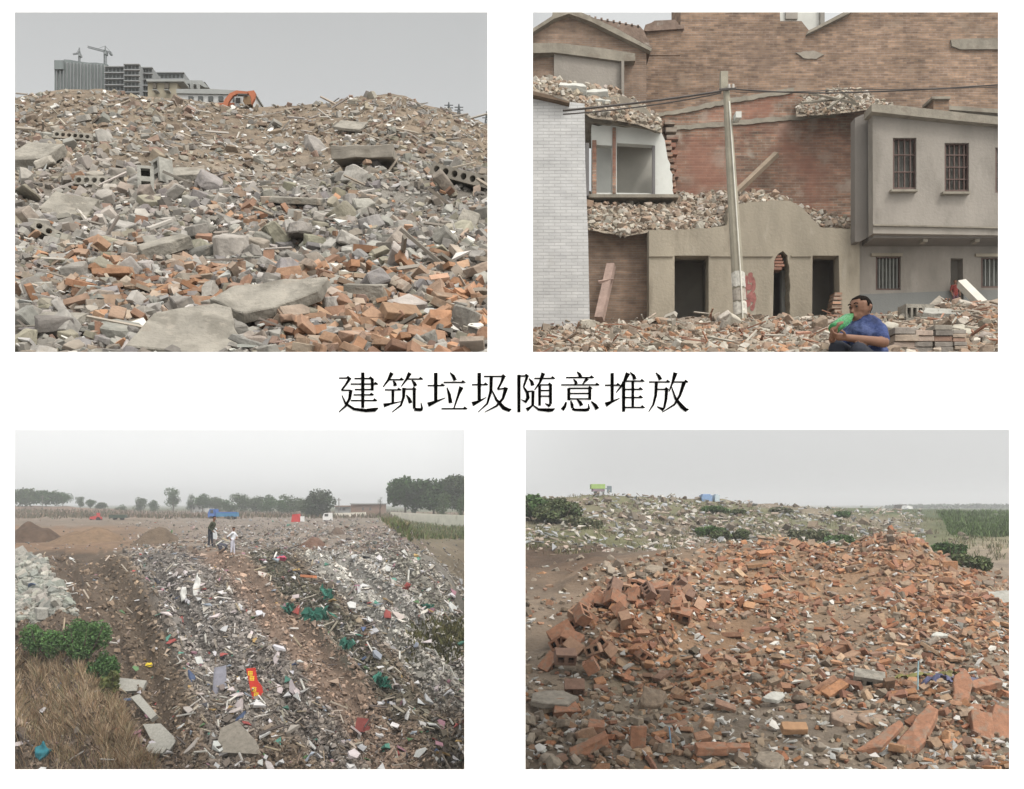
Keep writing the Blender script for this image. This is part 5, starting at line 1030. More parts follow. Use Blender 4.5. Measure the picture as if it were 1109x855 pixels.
soil_heap(36, 585, 66, 17, (.075,.05,.035), 'dark brown soil heap at the left edge of the landfill plateau', 1); soil_heap(100, 586, 95, 13, (.155,.105,.068), 'wide light brown soil heap, second from the left', 2)
soil_heap(172, 587, 62, 14, (.105,.078,.055), 'dark grey-brown soil heap, third from the left, just left of the standing men', 3); soil_heap(366, 579, 24, 9, (.10,.075,.06), 'small dark soil heap on the right part of the plateau', 4); soil_heap(338, 592, 44, 12, (.125,.075,.055), 'reddish brown soil heap at the plateau edge', 5)
# ---------------- vehicles and buildings beyond
def veh(name, px, py, pw, label, parts, cat, flip=1):
    p = S3.pt(px, py); sc = pw / F * p.y; e = empty(name, p, 0, sc); tag(e, label, cat)
    for nm, m, bxs in parts:
        bm = bmesh.new()
        for bx in bxs:
            if bx[0] == 'w': tube(bm, [(bx[1], -.18, bx[2]), (bx[1], .18, bx[2])], bx[3], 12)
            elif bx[0] == 'p': pts = bx[1]; a = [bm.verts.new((x, bx[2], z)) for x, z in pts]; b = [bm.verts.new((x, bx[3], z)) for x, z in pts]; bm.faces.new(a); bm.faces.new(list(reversed(b))); [bm.faces.new((a[i], b[i], b[(i+1) % len(a)], a[(i+1) % len(a)])) for i in range(len(a))]
            else: box(bm, *bx)
        obj(nm, bm, m, e)
    return e
BLU = C_('truck_blue', (.04,.12,.36), rough=.5); REDV = C_('vehicle_red', (.42,.05,.05), rough=.5); WHV = C_('vehicle_white', (.6,.6,.6), rough=.5); DGV = C_('vehicle_dark_green', (.05,.07,.055)); TEALV = C_('truck_bed_blue', (.035,.16,.30))
veh('blue_truck', 242, 562, 31, 'blue cargo truck parked on the landfill plateau behind the two men', [
    ('cab', BLU, [('p', [(-.5,.07),(-.5,.22),(-.44,.36),(-.28,.36),(-.26,.07)], -.13, .13)]), ('windscreen', M_glass, [('p', [(-.505,.22),(-.45,.345),(-.44,.345),(-.49,.22)], -.11, .11)]), ('side_window', M_glass, [(-.42,-.31,-.134,-.128,.21,.33)]),
    ('cargo_bed', TEALV, [(-.22,.5,-.14,.14,.10,.25)]), ('bed_frame', BLU, [(-.235,-.215,-.14,.14,.10,.36), (-.25,.5,-.145,-.135,.22,.26)]), ('wheel', M_black, [('w', -.38, .06, .06)]), ('wheel', M_black, [('w', .22, .06, .06)]), ('wheel', M_black, [('w', .36, .06, .06)])], 'truck')
veh('red_dumper', 323, 567, 14, 'small red dumper with a white tank on the plateau', [('body', REDV, [('p', [(-.5,.15),(-.4,.75),(.1,.8),(.2,.15)], -.25, .25)]), ('tank', WHV, [(.2,.45,-.2,.2,.2,.6)]), ('wheel', M_black, [('w', -.25, .12, .12)]), ('wheel', M_black, [('w', .25, .12, .12)])], 'vehicle')
veh('white_van', 355, 564, 10, 'small white van parked below the dark round tree', [('body', WHV, [('p', [(-.5,.1),(-.5,.5),(-.35,.85),(.45,.9),(.5,.1)], -.25, .25)]), ('window', M_glass, [(-.3,.1,-.256,-.25,.5,.78)]), ('wheel', M_black, [('w', -.3, .12, .12)]), ('wheel', M_black, [('w', .3, .12, .12)])], 'van')
veh('dark_green_trailer', 128, 564, 17, 'dark green trailer standing on the plateau behind the soil heaps', [('bed', DGV, [(-.5,.5,-.2,.2,.12,.32)]), ('drawbar', M_black, [(.5,.72,-.02,.02,.14,.17)]), ('wheel', M_black, [('w', -.2, .08, .08)]), ('wheel', M_black, [('w', .25, .08, .08)])], 'trailer')
veh('red_tractor', 104, 564, 13, 'small red tractor on the plateau left of the dark green trailer', [('bonnet', REDV, [('p', [(-.5,.2),(-.45,.42),(.1,.5),(.1,.2)], -.12, .12)]), ('seat_frame', REDV, [(.1,.3,-.12,.12,.2,.75), (.3,.45,-.15,.15,.2,.42)]), ('wheel', M_black, [('w', -.35, .12, .12)]), ('wheel', M_black, [('w', .25, .2, .2)])], 'tractor')
BRF = mat('far_brick_house', (.20,.135,.10), .95, .2, .8, 0)
def house(name, label, px0, px1, yt, yb, d, m, roof=None, wins=(), cat='building'):
    e = empty(name, P((px0+px1)/2, yb, d)); tag(e, label, cat); bm = bmesh.new(); fbox(bm, px0, px1, yt, yb + 3, d, d + 8); obj('wall', bm, m, e, world=True)
    bm = bmesh.new(); fbox(bm, px0 - 1, px1 + 1, yt - 1.1, yt, d - .4, d + 8.4); obj('roof', bm, roof or M_fargrey, e, world=True)
    for a, b, t, c in wins: bm = bmesh.new(); fbox(bm, a, b, t, c, d - .06, d + .04); obj('window', bm, M_fardk, e, world=True)
    return e
house('brick_house', 'low flat-roofed brick building between the round tree and the tall trees', 380, 411, 546.5, 558, 150, BRF, None, ((392, 394, 550, 553), (400, 402, 550, 553)))
house('open_shed', 'pale open shed left of the low brick building', 363, 379, 549, 558, 158, M_fargrey, BRF, ((366, 369, 550.5, 553), (371, 374, 550.5, 553)))
house('white_house', 'pale two-window house half hidden among the distant trees', 206, 222, 547, 557, 190, M_farwhite, BRF, ((209, 211, 549, 552), (215, 217, 549, 552)))
def longwall(pts, h_, label, m, d0=None, name='white_wall'):
    bm = bmesh.new(); Q = [P(*p) for p in pts]
    for a, b in zip(Q, Q[1:]):
        t = (b - a).normalized(); n = t.cross(Vector((0, 0, 1))) * .12; z = Vector((0, 0, h_)); lo = Vector((0, 0, -1.5)); v = [bm.verts.new(p) for p in (a+n+lo, b+n+lo, b-n+lo, a-n+lo, a+n+z, b+n+z, b-n+z, a-n+z)]
        for f in ((0,3,2,1),(4,5,6,7),(0,1,5,4),(1,2,6,5),(2,3,7,6),(3,0,4,7)): bm.faces.new([v[i] for i in f])
    o = obj(name, bm, m); tag(o, label, 'wall')
longwall([(424, 562, 112), (450, 564, 104), (503, 567, 94), (540, 570, 90)], .80, 'long whitewashed boundary wall below the tall trees at right', mat('old_whitewash', (.66,.64,.56), .9, .12, 1, 0, spots=[((.42,.40,.32), 1.2, .60, .5)]))
longwall([(362, 563, 128), (396, 562, 126)], .9, 'short whitewashed wall below the pale open shed', MATS['old_whitewash'])
def pole(px, yb, yt, d, r_, label, name='telegraph_pole', cat='pole', arm=True):
    e = empty(name, P(px, yb, d)); tag(e, label, cat); bm = bmesh.new(); tube(bm, [P(px, yb + 2, d), P(px, yt, d)], [r_, r_*.7], 6); obj('shaft', bm, C_('grey_pole', (.16,.15,.14)), e, world=True)
    if arm: bm = bmesh.new(); tube(bm, [P(px - 2.4, yt + 2.2, d), P(px + 2.4, yt + 2.2, d)], r_*.6, 5); obj('cross_arm', bm, MATS['grey_pole'], e, world=True)
pole(367, 560, 539.5, 140, .09, 'telegraph pole standing in front of the pale open shed'); pole(46, 558, 536, 160, .08, 'thin pole in front of the trees on the left earth bank')
# ---------------- trees
def leafmesh(name, blobs, n, leaf, c, m, base=None, parent=None, seed=0, droop=0):
    """crown of many small leaf-clump faces spread through uneven lobes (local metres)"""
    g_ = np.random.default_rng(seed); V = []; C = []
    wt = np.array([b[3]*b[4]*b[5] for b in blobs]) ** .8; wt /= wt.sum(); k = g_.choice(len(blobs), n, p=wt); B = np.array(blobs)[k]
    v = g_.normal(size=(n, 3)); v /= np.linalg.norm(v, axis=1, keepdims=True); r_ = g_.random(n)[:, None] ** .42
    r_ = r_ * (1 + .28 * (fbm(v[:, 0:1]*3 + B[:, 0:1], v[:, 2:3]*3 + B[:, 2:3], seed) - .5) * 2)
    ce = B[:, :3] + v * r_ * B[:, 3:6]
    a = g_.normal(size=(n, 3)); a /= np.linalg.norm(a, axis=1, keepdims=True); b_ = np.cross(a, g_.normal(size=(n, 3))); b_ /= np.linalg.norm(b_, axis=1, keepdims=True); s = leaf * g_.uniform(.6, 1.4, (n, 1))
    q = np.stack([ce + a*s, ce + b_*s*.55, ce - a*s, ce - b_*s*.55], 1).reshape(-1, 3); cl = np.array(c) * g_.uniform(.65, 1.4, (n, 1)) * (1 + g_.normal(0, .06, (n, 3))) * (.75 + .5 * fbm(ce[:, 0:1] / (leaf*9), ce[:, 2:3] / (leaf*9), seed + 3))
    me = bpy.data.meshes.new(name); me.vertices.add(len(q)); me.vertices.foreach_set('co', q.ravel()); me.loops.add(len(q)); me.loops.foreach_set('vertex_index', np.arange(len(q), dtype=np.int32)); me.polygons.add(n); me.polygons.foreach_set('loop_start', np.arange(0, len(q), 4, dtype=np.int32)); me.update(calc_edges=True)
    at = me.attributes.new('col', 'FLOAT_COLOR', 'POINT'); at.data.foreach_set('color', np.concatenate([np.repeat(np.clip(cl, .005, .6), 4, 0), np.ones((len(q), 1))], 1).ravel()); me.materials.append(m)
    return link(bpy.data.objects.new(name, me), parent)
BARK = mat('bark', (.09,.07,.055), .95, .2, 6, .3)
def tree(px, yb, pw, yt, d, c, label, seed, n=1400, name='tree', grp=None, trunk=.3, cat='tree', lobes=10, slim=False):
    base = P(px, yb, d); e = empty(name, base); tag(e, label, cat, grp); r_ = random.Random(seed); H_ = (yb - yt) / F * d; W_ = pw / F * d
    bm = bmesh.new(); tube(bm, [(0, 0, -.4), (r_.uniform(-.03, .03)*H_, 0, H_*.35), (r_.uniform(-.05, .05)*H_, 0, H_*.8)], [H_*.03, H_*.022, H_*.006], 7)
    for k in range(5):
        a = r_.uniform(0, 6.28); z = H_*r_.uniform(.25, .55); tube(bm, [(0, 0, z), (math.cos(a)*W_*.18, math.sin(a)*W_*.18, z + H_*.12), (math.cos(a)*W_*.33, math.sin(a)*W_*.33, z + H_*.22)], [H_*.014, H_*.009, H_*.003], 5)
    obj('trunk', bm, BARK, e); B = []
    for k in range(lobes):
        a = r_.uniform(0, 6.28); rr = W_*.30*math.sqrt(r_.random()); z = H_*(trunk + (1-trunk)*r_.uniform(.2, .78)); s = W_*r_.uniform(.16, .27); B.append((math.cos(a)*rr, math.sin(a)*rr, z, s, s, min(s*r_.uniform(.7, 1), (H_ - z))))
    B.append((0, 0, H_*(trunk + (1-trunk)*.5), W_*.28, W_*.28, H_*(1-trunk)*.45))
    leafmesh('crown', B, n, W_*.032 if not slim else W_*.05, c, M_leaf, None, e, seed); return e
DG = (.032,.066,.017); MG = (.045,.070,.026)
TL = [(24,546,40,529,178,MG,0),(50,546,36,531,180,DG,1),(68,548,22,533,182,DG,2),(87,551,12,537,186,MG,3),(98,551,14,540.5,186,DG,4),(152,557,18,537,190,MG,5),(166,557,16,541,190,DG,6),
      (188,557,22,525.5,186,DG,7),(207,557,14,533,188,MG,8),(220,557,26,534,186,DG,9),(234,557,24,537,186,MG,10),(262,558,28,534.5,170,MG,11),(277,558,26,537,168,MG,12),(292,559,28,534.5,166,DG,13),(314,559,32,535,160,MG,14)]
TL += [(110,552,16,544,188,MG,15),(132,556,14,546,192,DG,16),(248,558,22,541,176,DG,17),(305,560,20,541,158,DG,18),(327,560,18,537,152,MG,19)]
nm_ = ['leftmost spreading tree on the far earth bank', 'second spreading tree on the far left bank', 'third tree at the right end of the left bank', 'small round tree right of the left bank', 'smallest flat-topped tree near the left bank', 'low bushy tree left of the tall twin tree', 'low dark tree touching the tall twin tree', 'tall narrow dark tree left of the blue truck', 'slim tree right of the tall narrow one',
       'round dark tree above the pale two-window house', 'low tree directly above the blue truck', 'hazy tree right of the blue truck', 'second hazy tree right of the blue truck', 'third hazy tree right of the blue truck', 'hazy tree left of the big round tree', 'low scrubby tree just right of the left earth bank', 'low scrubby tree left of the bushy twin trees', 'low dark tree right above the cab of the blue truck', 'low dark tree between the hazy trees and the big round one', 'slim tree touching the big round tree']
for (x, yb, pw, yt, d, c, k) in TL: tree(x, yb + 1, pw, yt, d, c, nm_[k], 40 + k, 2200, grp='trees along the far edge of the landfill', trunk=.15)
tree(343, 562, 42, 528, 130, (.033,.05,.024), 'big dark round tree beside the white van', 60, 4200, trunk=.02, lobes=9)
tree(439, 561, 56, 515, 118, (.032,.068,.018), 'tall spreading tree at the left of the right-hand group', 61, 7000, trunk=.22, lobes=11)
tree(469, 563, 52, 517, 116, (.03,.062,.017), 'tall dark tree in the middle of the right-hand group', 62, 6000, trunk=.2, lobes=9); tree(499, 563, 48, 513.5, 114, (.038,.055,.027), 'tall tree at the far right of the right-hand group', 63, 5600, trunk=.15, lobes=9)
tree(480, 565, 24, 530, 106, (.055,.09,.032), 'lighter green poplar in front of the right-hand group', 64, 1800, trunk=.1); tree(500, 566, 18, 532, 102, (.05,.085,.03), 'lighter green young tree at the right edge of the landfill view', 65, 1500, trunk=.1)
tree(412, 560, 9, 537, 120, (.05,.065,.035), 'thin wispy tree left of the tall spreading trees', 66, 260, trunk=.45)
# low scrub along the far edge
def scrub(name, surf, px0, px1, py0, py1, n, h_, c, label, seed=0, kind='stuff', wid=.6, cat=None, mask=None, lean=.35):
    g_ = np.random.default_rng(seed); px = g_.uniform(px0, px1, n); py = g_.uniform(py0, py1, n)
    if mask is not None: k = g_.random(n) < mask(px, py); px, py = px[k], py[k]
    p = surf.sample(px, py); ok = np.isfinite(p).all(1); p = p[ok]; n = len(p); h = h_ * g_.uniform(.5, 1.3, n)[:, None]
    a = g_.uniform(0, 6.28, n); w = np.stack([np.cos(a), np.sin(a), 0*a], 1) * (h * wid * .1); tip = p + np.concatenate([g_.normal(0, lean, (n, 2)) * h, h], 1); mid = (p + tip) / 2 + np.array([0, 0, 1]) * h * .08
    q = np.stack([p - w - np.array([0, 0, .03]), p + w - np.array([0, 0, .03]), mid + w*.8, tip, mid - w*.8], 1).reshape(-1, 3); f = np.arange(n)[:, None]*5; idx = np.concatenate([f+0, f+1, f+2, f+3, f+4], 1).ravel().astype(np.int32)
    cl = np.array(c)[g_.integers(0, len(c), n)] * g_.uniform(.7, 1.3, (n, 1)); me = bpy.data.meshes.new(name); me.vertices.add(len(q)); me.vertices.foreach_set('co', q.ravel()); me.loops.add(len(idx)); me.loops.foreach_set('vertex_index', idx); me.polygons.add(n); me.polygons.foreach_set('loop_start', np.arange(0, len(idx), 5, dtype=np.int32)); me.update(calc_edges=True)
    at = me.attributes.new('col', 'FLOAT_COLOR', 'POINT'); at.data.foreach_set('color', np.concatenate([np.repeat(cl, 5, 0), np.ones((len(q), 1))], 1).ravel()); me.materials.append(M_leaf); o = link(bpy.data.objects.new(name, me)); tag(o, label, cat, None, kind); return o
DRY = [(.38,.27,.17), (.32,.21,.125), (.42,.32,.215), (.26,.175,.11), (.24,.22,.12), (.46,.37,.26)]
scrub('dry_grass', S3, 4, 195, 690, 846, 44000, .36, DRY, 'dry brown grass covering the near left slope of the landfill', 1, mask=lambda x, y: (lin(x, y, 14, 694, 100, 694) < 0)*0 + ((y > 700 + (x - 16)*.25) & (x < 88 + (y - 700) * .60)) * np.clip((fbm(x/16, y/12, 77) - .36) * 5, .06, 1) * (1 - .85 * ((x < 110) & (y > 782 + x*.55))), wid=.17, lean=.45)
scrub('weeds', S3, 400, 545, 556, 585, 9000, .32, [(.07,.10,.03), (.10,.12,.045), (.14,.12,.06)], 'green and brown weeds on the low ground below the boundary wall', 2, wid=1.2, mask=lambda x, y: (x > 400 + (y - 556)*1.5)*1.0)
scrub('weeds', S3, 442, 545, 672, 722, 4000, .22, [(.085,.085,.03), (.07,.07,.03), (.11,.10,.045)], 'olive weeds and scum on the low patch at the right foot of the bank', 3, wid=2.0, mask=lambda x, y: blob(x, y, 485, 697, 34, 22))
scrub('weeds', S3, 16, 440, 553, 562, 6000, .45, [(.10,.085,.055), (.13,.095,.065), (.07,.07,.04)], 'low weeds along the far edge of the landfill plateau', 4, wid=1.6)
def shrub(px, py, pw, ph, c, label, seed, n=1500, leaf=.05, grp=None, surf=None, cat='shrub', name='shrub'):
    p = (surf or S3).pt(px, py); W_ = pw / F * p.y; H_ = ph / F * p.y; e = empty(name, p); tag(e, label, cat, grp); r_ = random.Random(seed); bm = bmesh.new()
    for k in range(7): a = r_.uniform(0, 6.28); tube(bm, [(math.cos(a)*W_*.05, 0, -.05), (math.cos(a)*W_*.25, math.sin(a)*W_*.2, H_*.45), (math.cos(a)*W_*.35, math.sin(a)*W_*.25, H_*.8)], [.012*W_+.004, .008*W_, .003*W_], 4)
    obj('stem', bm, BARK, e); B = [(r_.uniform(-.34, .34)*W_, r_.uniform(-.15, .15)*W_, H_*r_.uniform(.3, .62), W_*r_.uniform(.12, .22), W_*.18, H_*r_.uniform(.22, .36)) for _ in range(8)]
    leafmesh('foliage', B, n, leaf, c, M_leaf, None, e, seed); return e
shrub(52, 712, 62, 44, (.075,.15,.045), 'bright green bush at the left edge of the landfill view, leftmost of three', 1, 9000, .045); shrub(88, 728, 78, 50, (.065,.13,.04), 'widest bright green bush above the dry grass', 2, 11000, .045); shrub(112, 742, 40, 42, (.05,.105,.032), 'darker small green bush beside the pale rectangular slab', 3, 5000, .042)
shrub(118, 762, 22, 36, (.08,.09,.03), 'sparse yellow-green weed below the darker bush', 4, 500, .08)
# ---------------- brick heaps on the right
ORG = pal((.40,.205,.11), (.35,.165,.095), (.43,.245,.14), (.36,.235,.155), (.29,.15,.10), (.42,.295,.20), (.28,.175,.125), (.38,.22,.14), (.32,.235,.17))
GRY = pal((.30,.25,.195), (.24,.195,.15), (.35,.30,.24), (.19,.155,.12), (.33,.26,.19))
def zred(px, py):
    w = blob(px, py, 690, 668, 62, 30) * 1.6 + blob(px, py, 645, 695, 45, 22) * 1.2 + blob(px, py, 850, 608, 80, 16) * 1.1 + blob(px, py, 960, 605, 50, 18) * 1.5 + blob(px, py, 830, 650, 60, 28) * .8 + blob(px, py, 700, 745, 50, 14) * .25
    w = w + blob(px, py, 775, 735, 80, 22) * .9 + blob(px, py, 920, 700, 110, 28) * .45 + blob(px, py, 1040, 670, 60, 50) * .9 + blob(px, py, 960, 750, 90, 22) * .7 + blob(px, py, 1040, 800, 70, 40) * .6 + blob(px, py, 660, 820, 80, 16) * .35 + blob(px, py, 1000, 640, 70, 30) * .7
    w = w * np.clip(.3 + 3.2 * (fbm(px / 20, py / 10, 41) - .34), .03, 1.25) + .02
    return np.clip(w, 0, 1) * (1 - .9 * np.clip(lin(px, py, 640, 605, 590, 660) / 600, 0, 1) * (px < 640))
bare = lambda x, y: 1 - .88 * np.clip(blob(x, y, 612, 632, 52, 34) + blob(x, y, 585, 690, 26, 34) + blob(x, y, 900, 662, 60, 16) * .8 + blob(x, y, 705, 748, 50, 13) + blob(x, y, 790, 690, 30, 16) * .7 + blob(x, y, 880, 790, 60, 20) * .8, 0, 1)
near = lambda px, py: bare(px, py) * (S3.sample(px, py)[:, 1] < 28)
zr = lambda x, y: zred(x, y) * near(x, y)
a1 = scatter(S3, 'brick', (555, 1108, 585, 848), 3.6, lambda n, x, y: np.clip(RG.lognormal(math.log(.22), .34, n), .10, np.where(y > 740, .34, .46)), lambda n, px, py: pick(ORG, n), zr, .5, .35)
a2 = scatter(S3, 'grit', (555, 1108, 585, 848), 1.5, lambda n, x, y: np.clip(RG.lognormal(math.log(.085), .5, n), .03, .25), lambda n, px, py: np.where((RG.random(n) < zred(px, py) * .9 + .25)[:, None], pick(ORG, n), pick(GRY, n)),
             lambda x, y: np.clip(zred(x, y) + .22 * (fbm(x/30, y/14, 43) > .5) + .10, 0, 1) * near(x, y), .5, .3)
zst = lambda x, y: np.clip(blob(x, y, 590, 790, 60, 35) * 1.3 + blob(x, y, 640, 615, 50, 14) * 1.0 + blob(x, y, 590, 655, 40, 12) + blob(x, y, 700, 625, 40, 12) * .6 + blob(x, y, 1075, 640, 30, 12) + .06, 0, 1) * near(x, y)
a3 = scatter(S3, 'chunk', (555, 1108, 585, 848), 1.6, lambda n, x, y: np.clip(RG.lognormal(math.log(.21), .45, n), .08, .6), lambda n, px, py: pick(np.vstack([GRY, ORG[3:4]]), n), zst, .4, .35)
a4 = scatter(S3, 'chunk', (555, 1108, 533, 604), .8, lambda n, x, y: np.clip(RG.lognormal(math.log(.28), .5, n), .1, 1.0), lambda n, px, py: pick(np.vstack([GRY, GRY, pal((.30,.22,.16), (.33,.27,.21), (.28,.21,.155))]), n) * .66,
             lambda x, y: (S3.sample(x, y)[:, 1] > 30) * np.clip(blob(x, y, 720, 560, 90, 14) + blob(x, y, 900, 578, 90, 9) * .9 + blob(x, y, 700, 543, 120, 6) + .10 * (x < 1000), 0, 1) * (1 - .9 * blob(x, y, 600, 592, 60, 18)), .4, .3)
a5 = scatter(S3, 'scrap', (555, 1108, 585, 848), .008, lambda n, x, y: RG.uniform(.08, .22, n), lambda n, px, py: pick(pal((.62,.6,.56), (.5,.5,.48)), n), near, .4, .5)
a6 = scatter(S3, 'scrap', (555, 1108, 536, 600), .010, lambda n, x, y: RG.uniform(.2, .6, n), lambda n, px, py: pick(pal((.48,.45,.40), (.36,.37,.38), (.42,.34,.28)), n), lambda x, y: (S3.sample(x, y)[:, 1] > 30) * (x < 1000) * 1.0, .4, .5)
def bl(x, y):
    if y > 755: return 'large orange brick piece in the near foreground of the brick heap, lower right opening'
    if x < 760: return 'orange brick in the left part of the brick heap, lower right opening'
    if x > 930: return 'orange brick in the right peak of the brick heap, lower right opening'
    return 'orange brick in the central spread of the brick heap, lower right opening'
def bg_(x, y): return 'foreground bricks of the heap' if y > 755 else ('bricks in the left of the heap' if x < 760 else ('bricks on the right peak' if x > 930 else 'bricks in the centre of the heap'))
a1 = singles(a1, 150, 'broken_brick', bl, 'brick', bg_)
a3 = singles(a3, 50, 'concrete_chunk', lambda x, y: 'grey-brown stone chunk at the bottom left of the brick heap view' if y > 730 else 'grey-brown stone chunk on the upper slope of the brick heap view', 'concrete chunk', lambda x, y: 'stone chunks at the bottom left' if y > 730 else 'stone chunks on the upper slope')
mass('rubble', [a1, a2, a3, a4], M_piece, 'broken orange brick and gravel spread over the heaps of the lower right view'); mass('litter', [a5, a6], M_scrap, 'pale scraps scattered over the heaps of the lower right view')
# hollow clay bricks in the pile
M_clay = mat('hollow_clay', (.27,.14,.088), .9, .2, 14, .4, 60, spots=[((.22,.165,.125), 10, .52, .75), ((.16,.10,.075), 17, .6, .6)]); M_clayd = mat('dark_clay', (.19,.12,.09), .9, .2, 14, .4, 60)
def clay(px, py, w, yaw, tx, ty, lb, m=M_clay, nh=2, up=.15): cinder(px, py, w, lb, yaw, (tx, ty), surf=S3, m=m, up=up, nh=nh)
for i, (x, y, w, yw, tx, ty) in enumerate(((636, 682, .46, 35, 30, -35), (654, 686, .34, -10, 70, 10), (668, 690, .42, 20, 60, 30), (608, 702, .44, 10, 50, -30), (620, 712, .36, -25, 40, 20), (640, 728, .34, 85, 60, 0), (690, 648, .40, 0, 0, 5), (683, 660, .34, 80, 20, 0), (709, 660, .30, 10, 15, 80), (716, 658, .30, 5, 20, 10), (738, 688, .36, -20, 30, 12), (697, 718, .26, 30, 20, 30), (728, 652, .34, 15, 60, 0), (652, 664, .3, 50, 30, 20))):
    clay(x, y, w, yw, tx, ty, ['largest tilted hollow clay brick, top left of the brick pile', 'small hollow brick showing one square bore in the pile', 'square-faced clay brick below the pile crest', 'leftmost hollow clay brick of the pile', 'clay brick at the lower left flank of the pile', 'upright clay brick at the foot of the pile', 'long hollow brick lying on the very top of the pile', 'upright clay brick right under the topmost one', 'dark-bored brick standing on end near the pile top', 'bored brick beside the standing pair near the pile top', 'clay brick block at the right edge of the pile', 'small clay brick in the lower middle of the pile', 'flat clay brick right of the pile top', 'clay brick on the left shoulder of the pile top'][i])
clay(941, 749, .42, -18, 20, 6, 'grey hollow block with three bores lying among red bricks at lower right', m=M_slab, nh=3, up=.12)
clay(622, 742, .30, 0, 50, 0, 'dark hollow brick in the shaded gap at left below the pile', m=M_clayd)
for i in range(46):
    r_ = random.Random(500 + i); t = r_.random(); x = 605 + 140*t + r_.uniform(-16, 16); y = 712 - 58*t + r_.uniform(-14, 22)
    e_ = place(None, 'hollow_brick', S3, x, y, 1, up=0); bpy.data.objects.remove(e_)
    w_ = r_.uniform(.24, .40); cinder(x, y, w_, 'hollow clay brick in the orange brick pile at the left of the heap view', r_.uniform(0, 360), (r_.uniform(-60, 60), r_.uniform(-50, 50)), surf=S3, m=(M_clay, M_clay, M_clayd, mat('light_clay', (.30,.19,.13), .9, .2, 14, .4, 60))[i % 4], up=r_.uniform(.05, .28), nh=r_.choice((2, 2, 3)))['group'] = 'hollow bricks of the pile'
# big pieces in the foreground
def bigp(px, py, pts, th, w, yw, tilt, lb, m=M_clay, up=.12, cat='brick slab', nm='brick_slab'):
    bm = bmesh.new(); n = len(pts); a = [bm.verts.new((x, y, th/2 + rs.uniform(-.01, .01))) for x, y in pts]; b = [bm.verts.new((x*1.03, y*1.03, -th/2)) for x, y in pts]; bm.faces.new(a); bm.faces.new(list(reversed(b)))
    for i in range(n): j = (i+1) % n; bm.faces.new((a[i], b[i], b[j], a[j]))
    rnd(bm, .02); rough_up(bm, .03, 3); o = obj(nm, bm, m); o.location = S3.pt(px, py) + Vector((0, 0, up)); o.rotation_euler = (R(tilt[0]), R(tilt[1]), R(yw)); o.scale = (w,)*3; tag(o, lb, cat); return o
bigp(987, 812, [(-.55,-.3),(-.1,-.02),(.5,.35),(.55,.2),(.2,-.12),(-.2,-.42)], .14, .88, 8, (22, -14), 'long red brick slab running down to the left at the bottom right')
bigp(950, 815, [(-.5,-.25),(-.1,-.05),(.5,.28),(.5,.12),(-.1,-.3)], .12, .75, 2, (22, -10), 'narrower red brick slab left of the long one at bottom right')
bigp(1040, 775, [(-.5,-.35),(.1,.35),(.5,.4),(.35,.0),(-.15,-.4)], .16, .55, 10, (35, -20), 'orange brick wedge pointing up right, above the long red slab')
bigp(1063, 806, [(-.3,-.5),(.25,-.45),(.3,.45),(-.25,.5)], .3, .42, -8, (50, 5), 'upright red brick block near the right edge', up=.08)
bigp(1084, 800, [(-.4,-.5),(.4,-.5),(.4,.4),(-.2,.5)], .3, .48, -14, (48, 12), 'large upright red brick block cut by the right edge', up=.08)
bigp(1066, 765, [(-.5,-.2),(.5,-.15),(.5,.2),(-.5,.15)], .25, .46, 12, (20, -8), 'flat orange brick lying above the two upright blocks at right')
bigp(638, 823, [(-.5,-.3),(.5,.05),(.5,.3),(-.5,-.02)], .25, .48, 4, (20, -14), 'orange brick slanting up right at the bottom edge, left of the upright brick')
bigp(690, 818, [(-.28,-.5),(.3,-.5),(.3,.5),(-.25,.45)], .25, .33, 0, (80, 4), 'upright flat orange brick at the bottom edge', up=.14)
bigp(645, 803, [(-.5,-.35),(.4,-.4),(.5,.3),(-.3,.4)], .4, .24, 8, (20, 4), 'square orange brick piece above the slanting brick at the bottom')
bigp(770, 827, [(-.5,-.2),(.5,-.2),(.5,.2),(-.5,.2)], .3, .36, 2, (16, 0), 'flat orange brick at the bottom edge in the middle')
bigp(799, 827, [(-.5,-.2),(.5,-.2),(.5,.2),(-.5,.2)], .3, .26, -4, (16, 0), 'short flat orange brick at the bottom edge, right of the middle one')
bigp(860, 806, [(-.5,-.22),(.5,-.22),(.5,.22),(-.5,.22)], .32, .30, -2, (30, 0), 'clean tan brick standing out on grey gravel at the bottom', m=mat('tan_brick', (.33,.20,.115), .9, .1, 12, .3))
bigp(958, 651, ragged(9, .5, .5, .08, 3), .3, .34, 0, (50, 0), 'round-edged bright orange brick face on the right slope')
bigp(1088, 650, [(-.5,-.3),(.5,-.4),(.5,.4),(-.4,.3)], .12, .75, 0, (30, 0), 'pale flat slab at the right edge of the brick heap', m=M_cind, cat='concrete slab', nm='concrete_slab')
bigp(838, 770, ragged(8, .5, .28, .3, 9), .2, .34, 15, (30, 0), 'white crumbling lump on the gravel right of centre', m=MATS['old_plaster'], cat='plaster lump', nm='plaster_lump')
bigp(1017, 697, ragged(8, .5, .2, .25, 10), .2, .30, 0, (25, 0), 'pale plaster lump among bricks on the right slope', m=MATS['old_plaster'], cat='plaster lump', nm='plaster_lump')
bigp(612, 755, [(-.5,-.3),(.5,-.3),(.4,.4),(-.3,.4)], .3, .42, 15, (30, 0), 'orange-faced brick lump beside grey stones at the left')
bigp(600, 752, ragged(7, .5, .3, .15, 11), .12, .75, 5, (15, 0), 'dark thin slab over the hollow at the left edge', m=M_slabd, cat='concrete slab', nm='concrete_slab', up=.2)
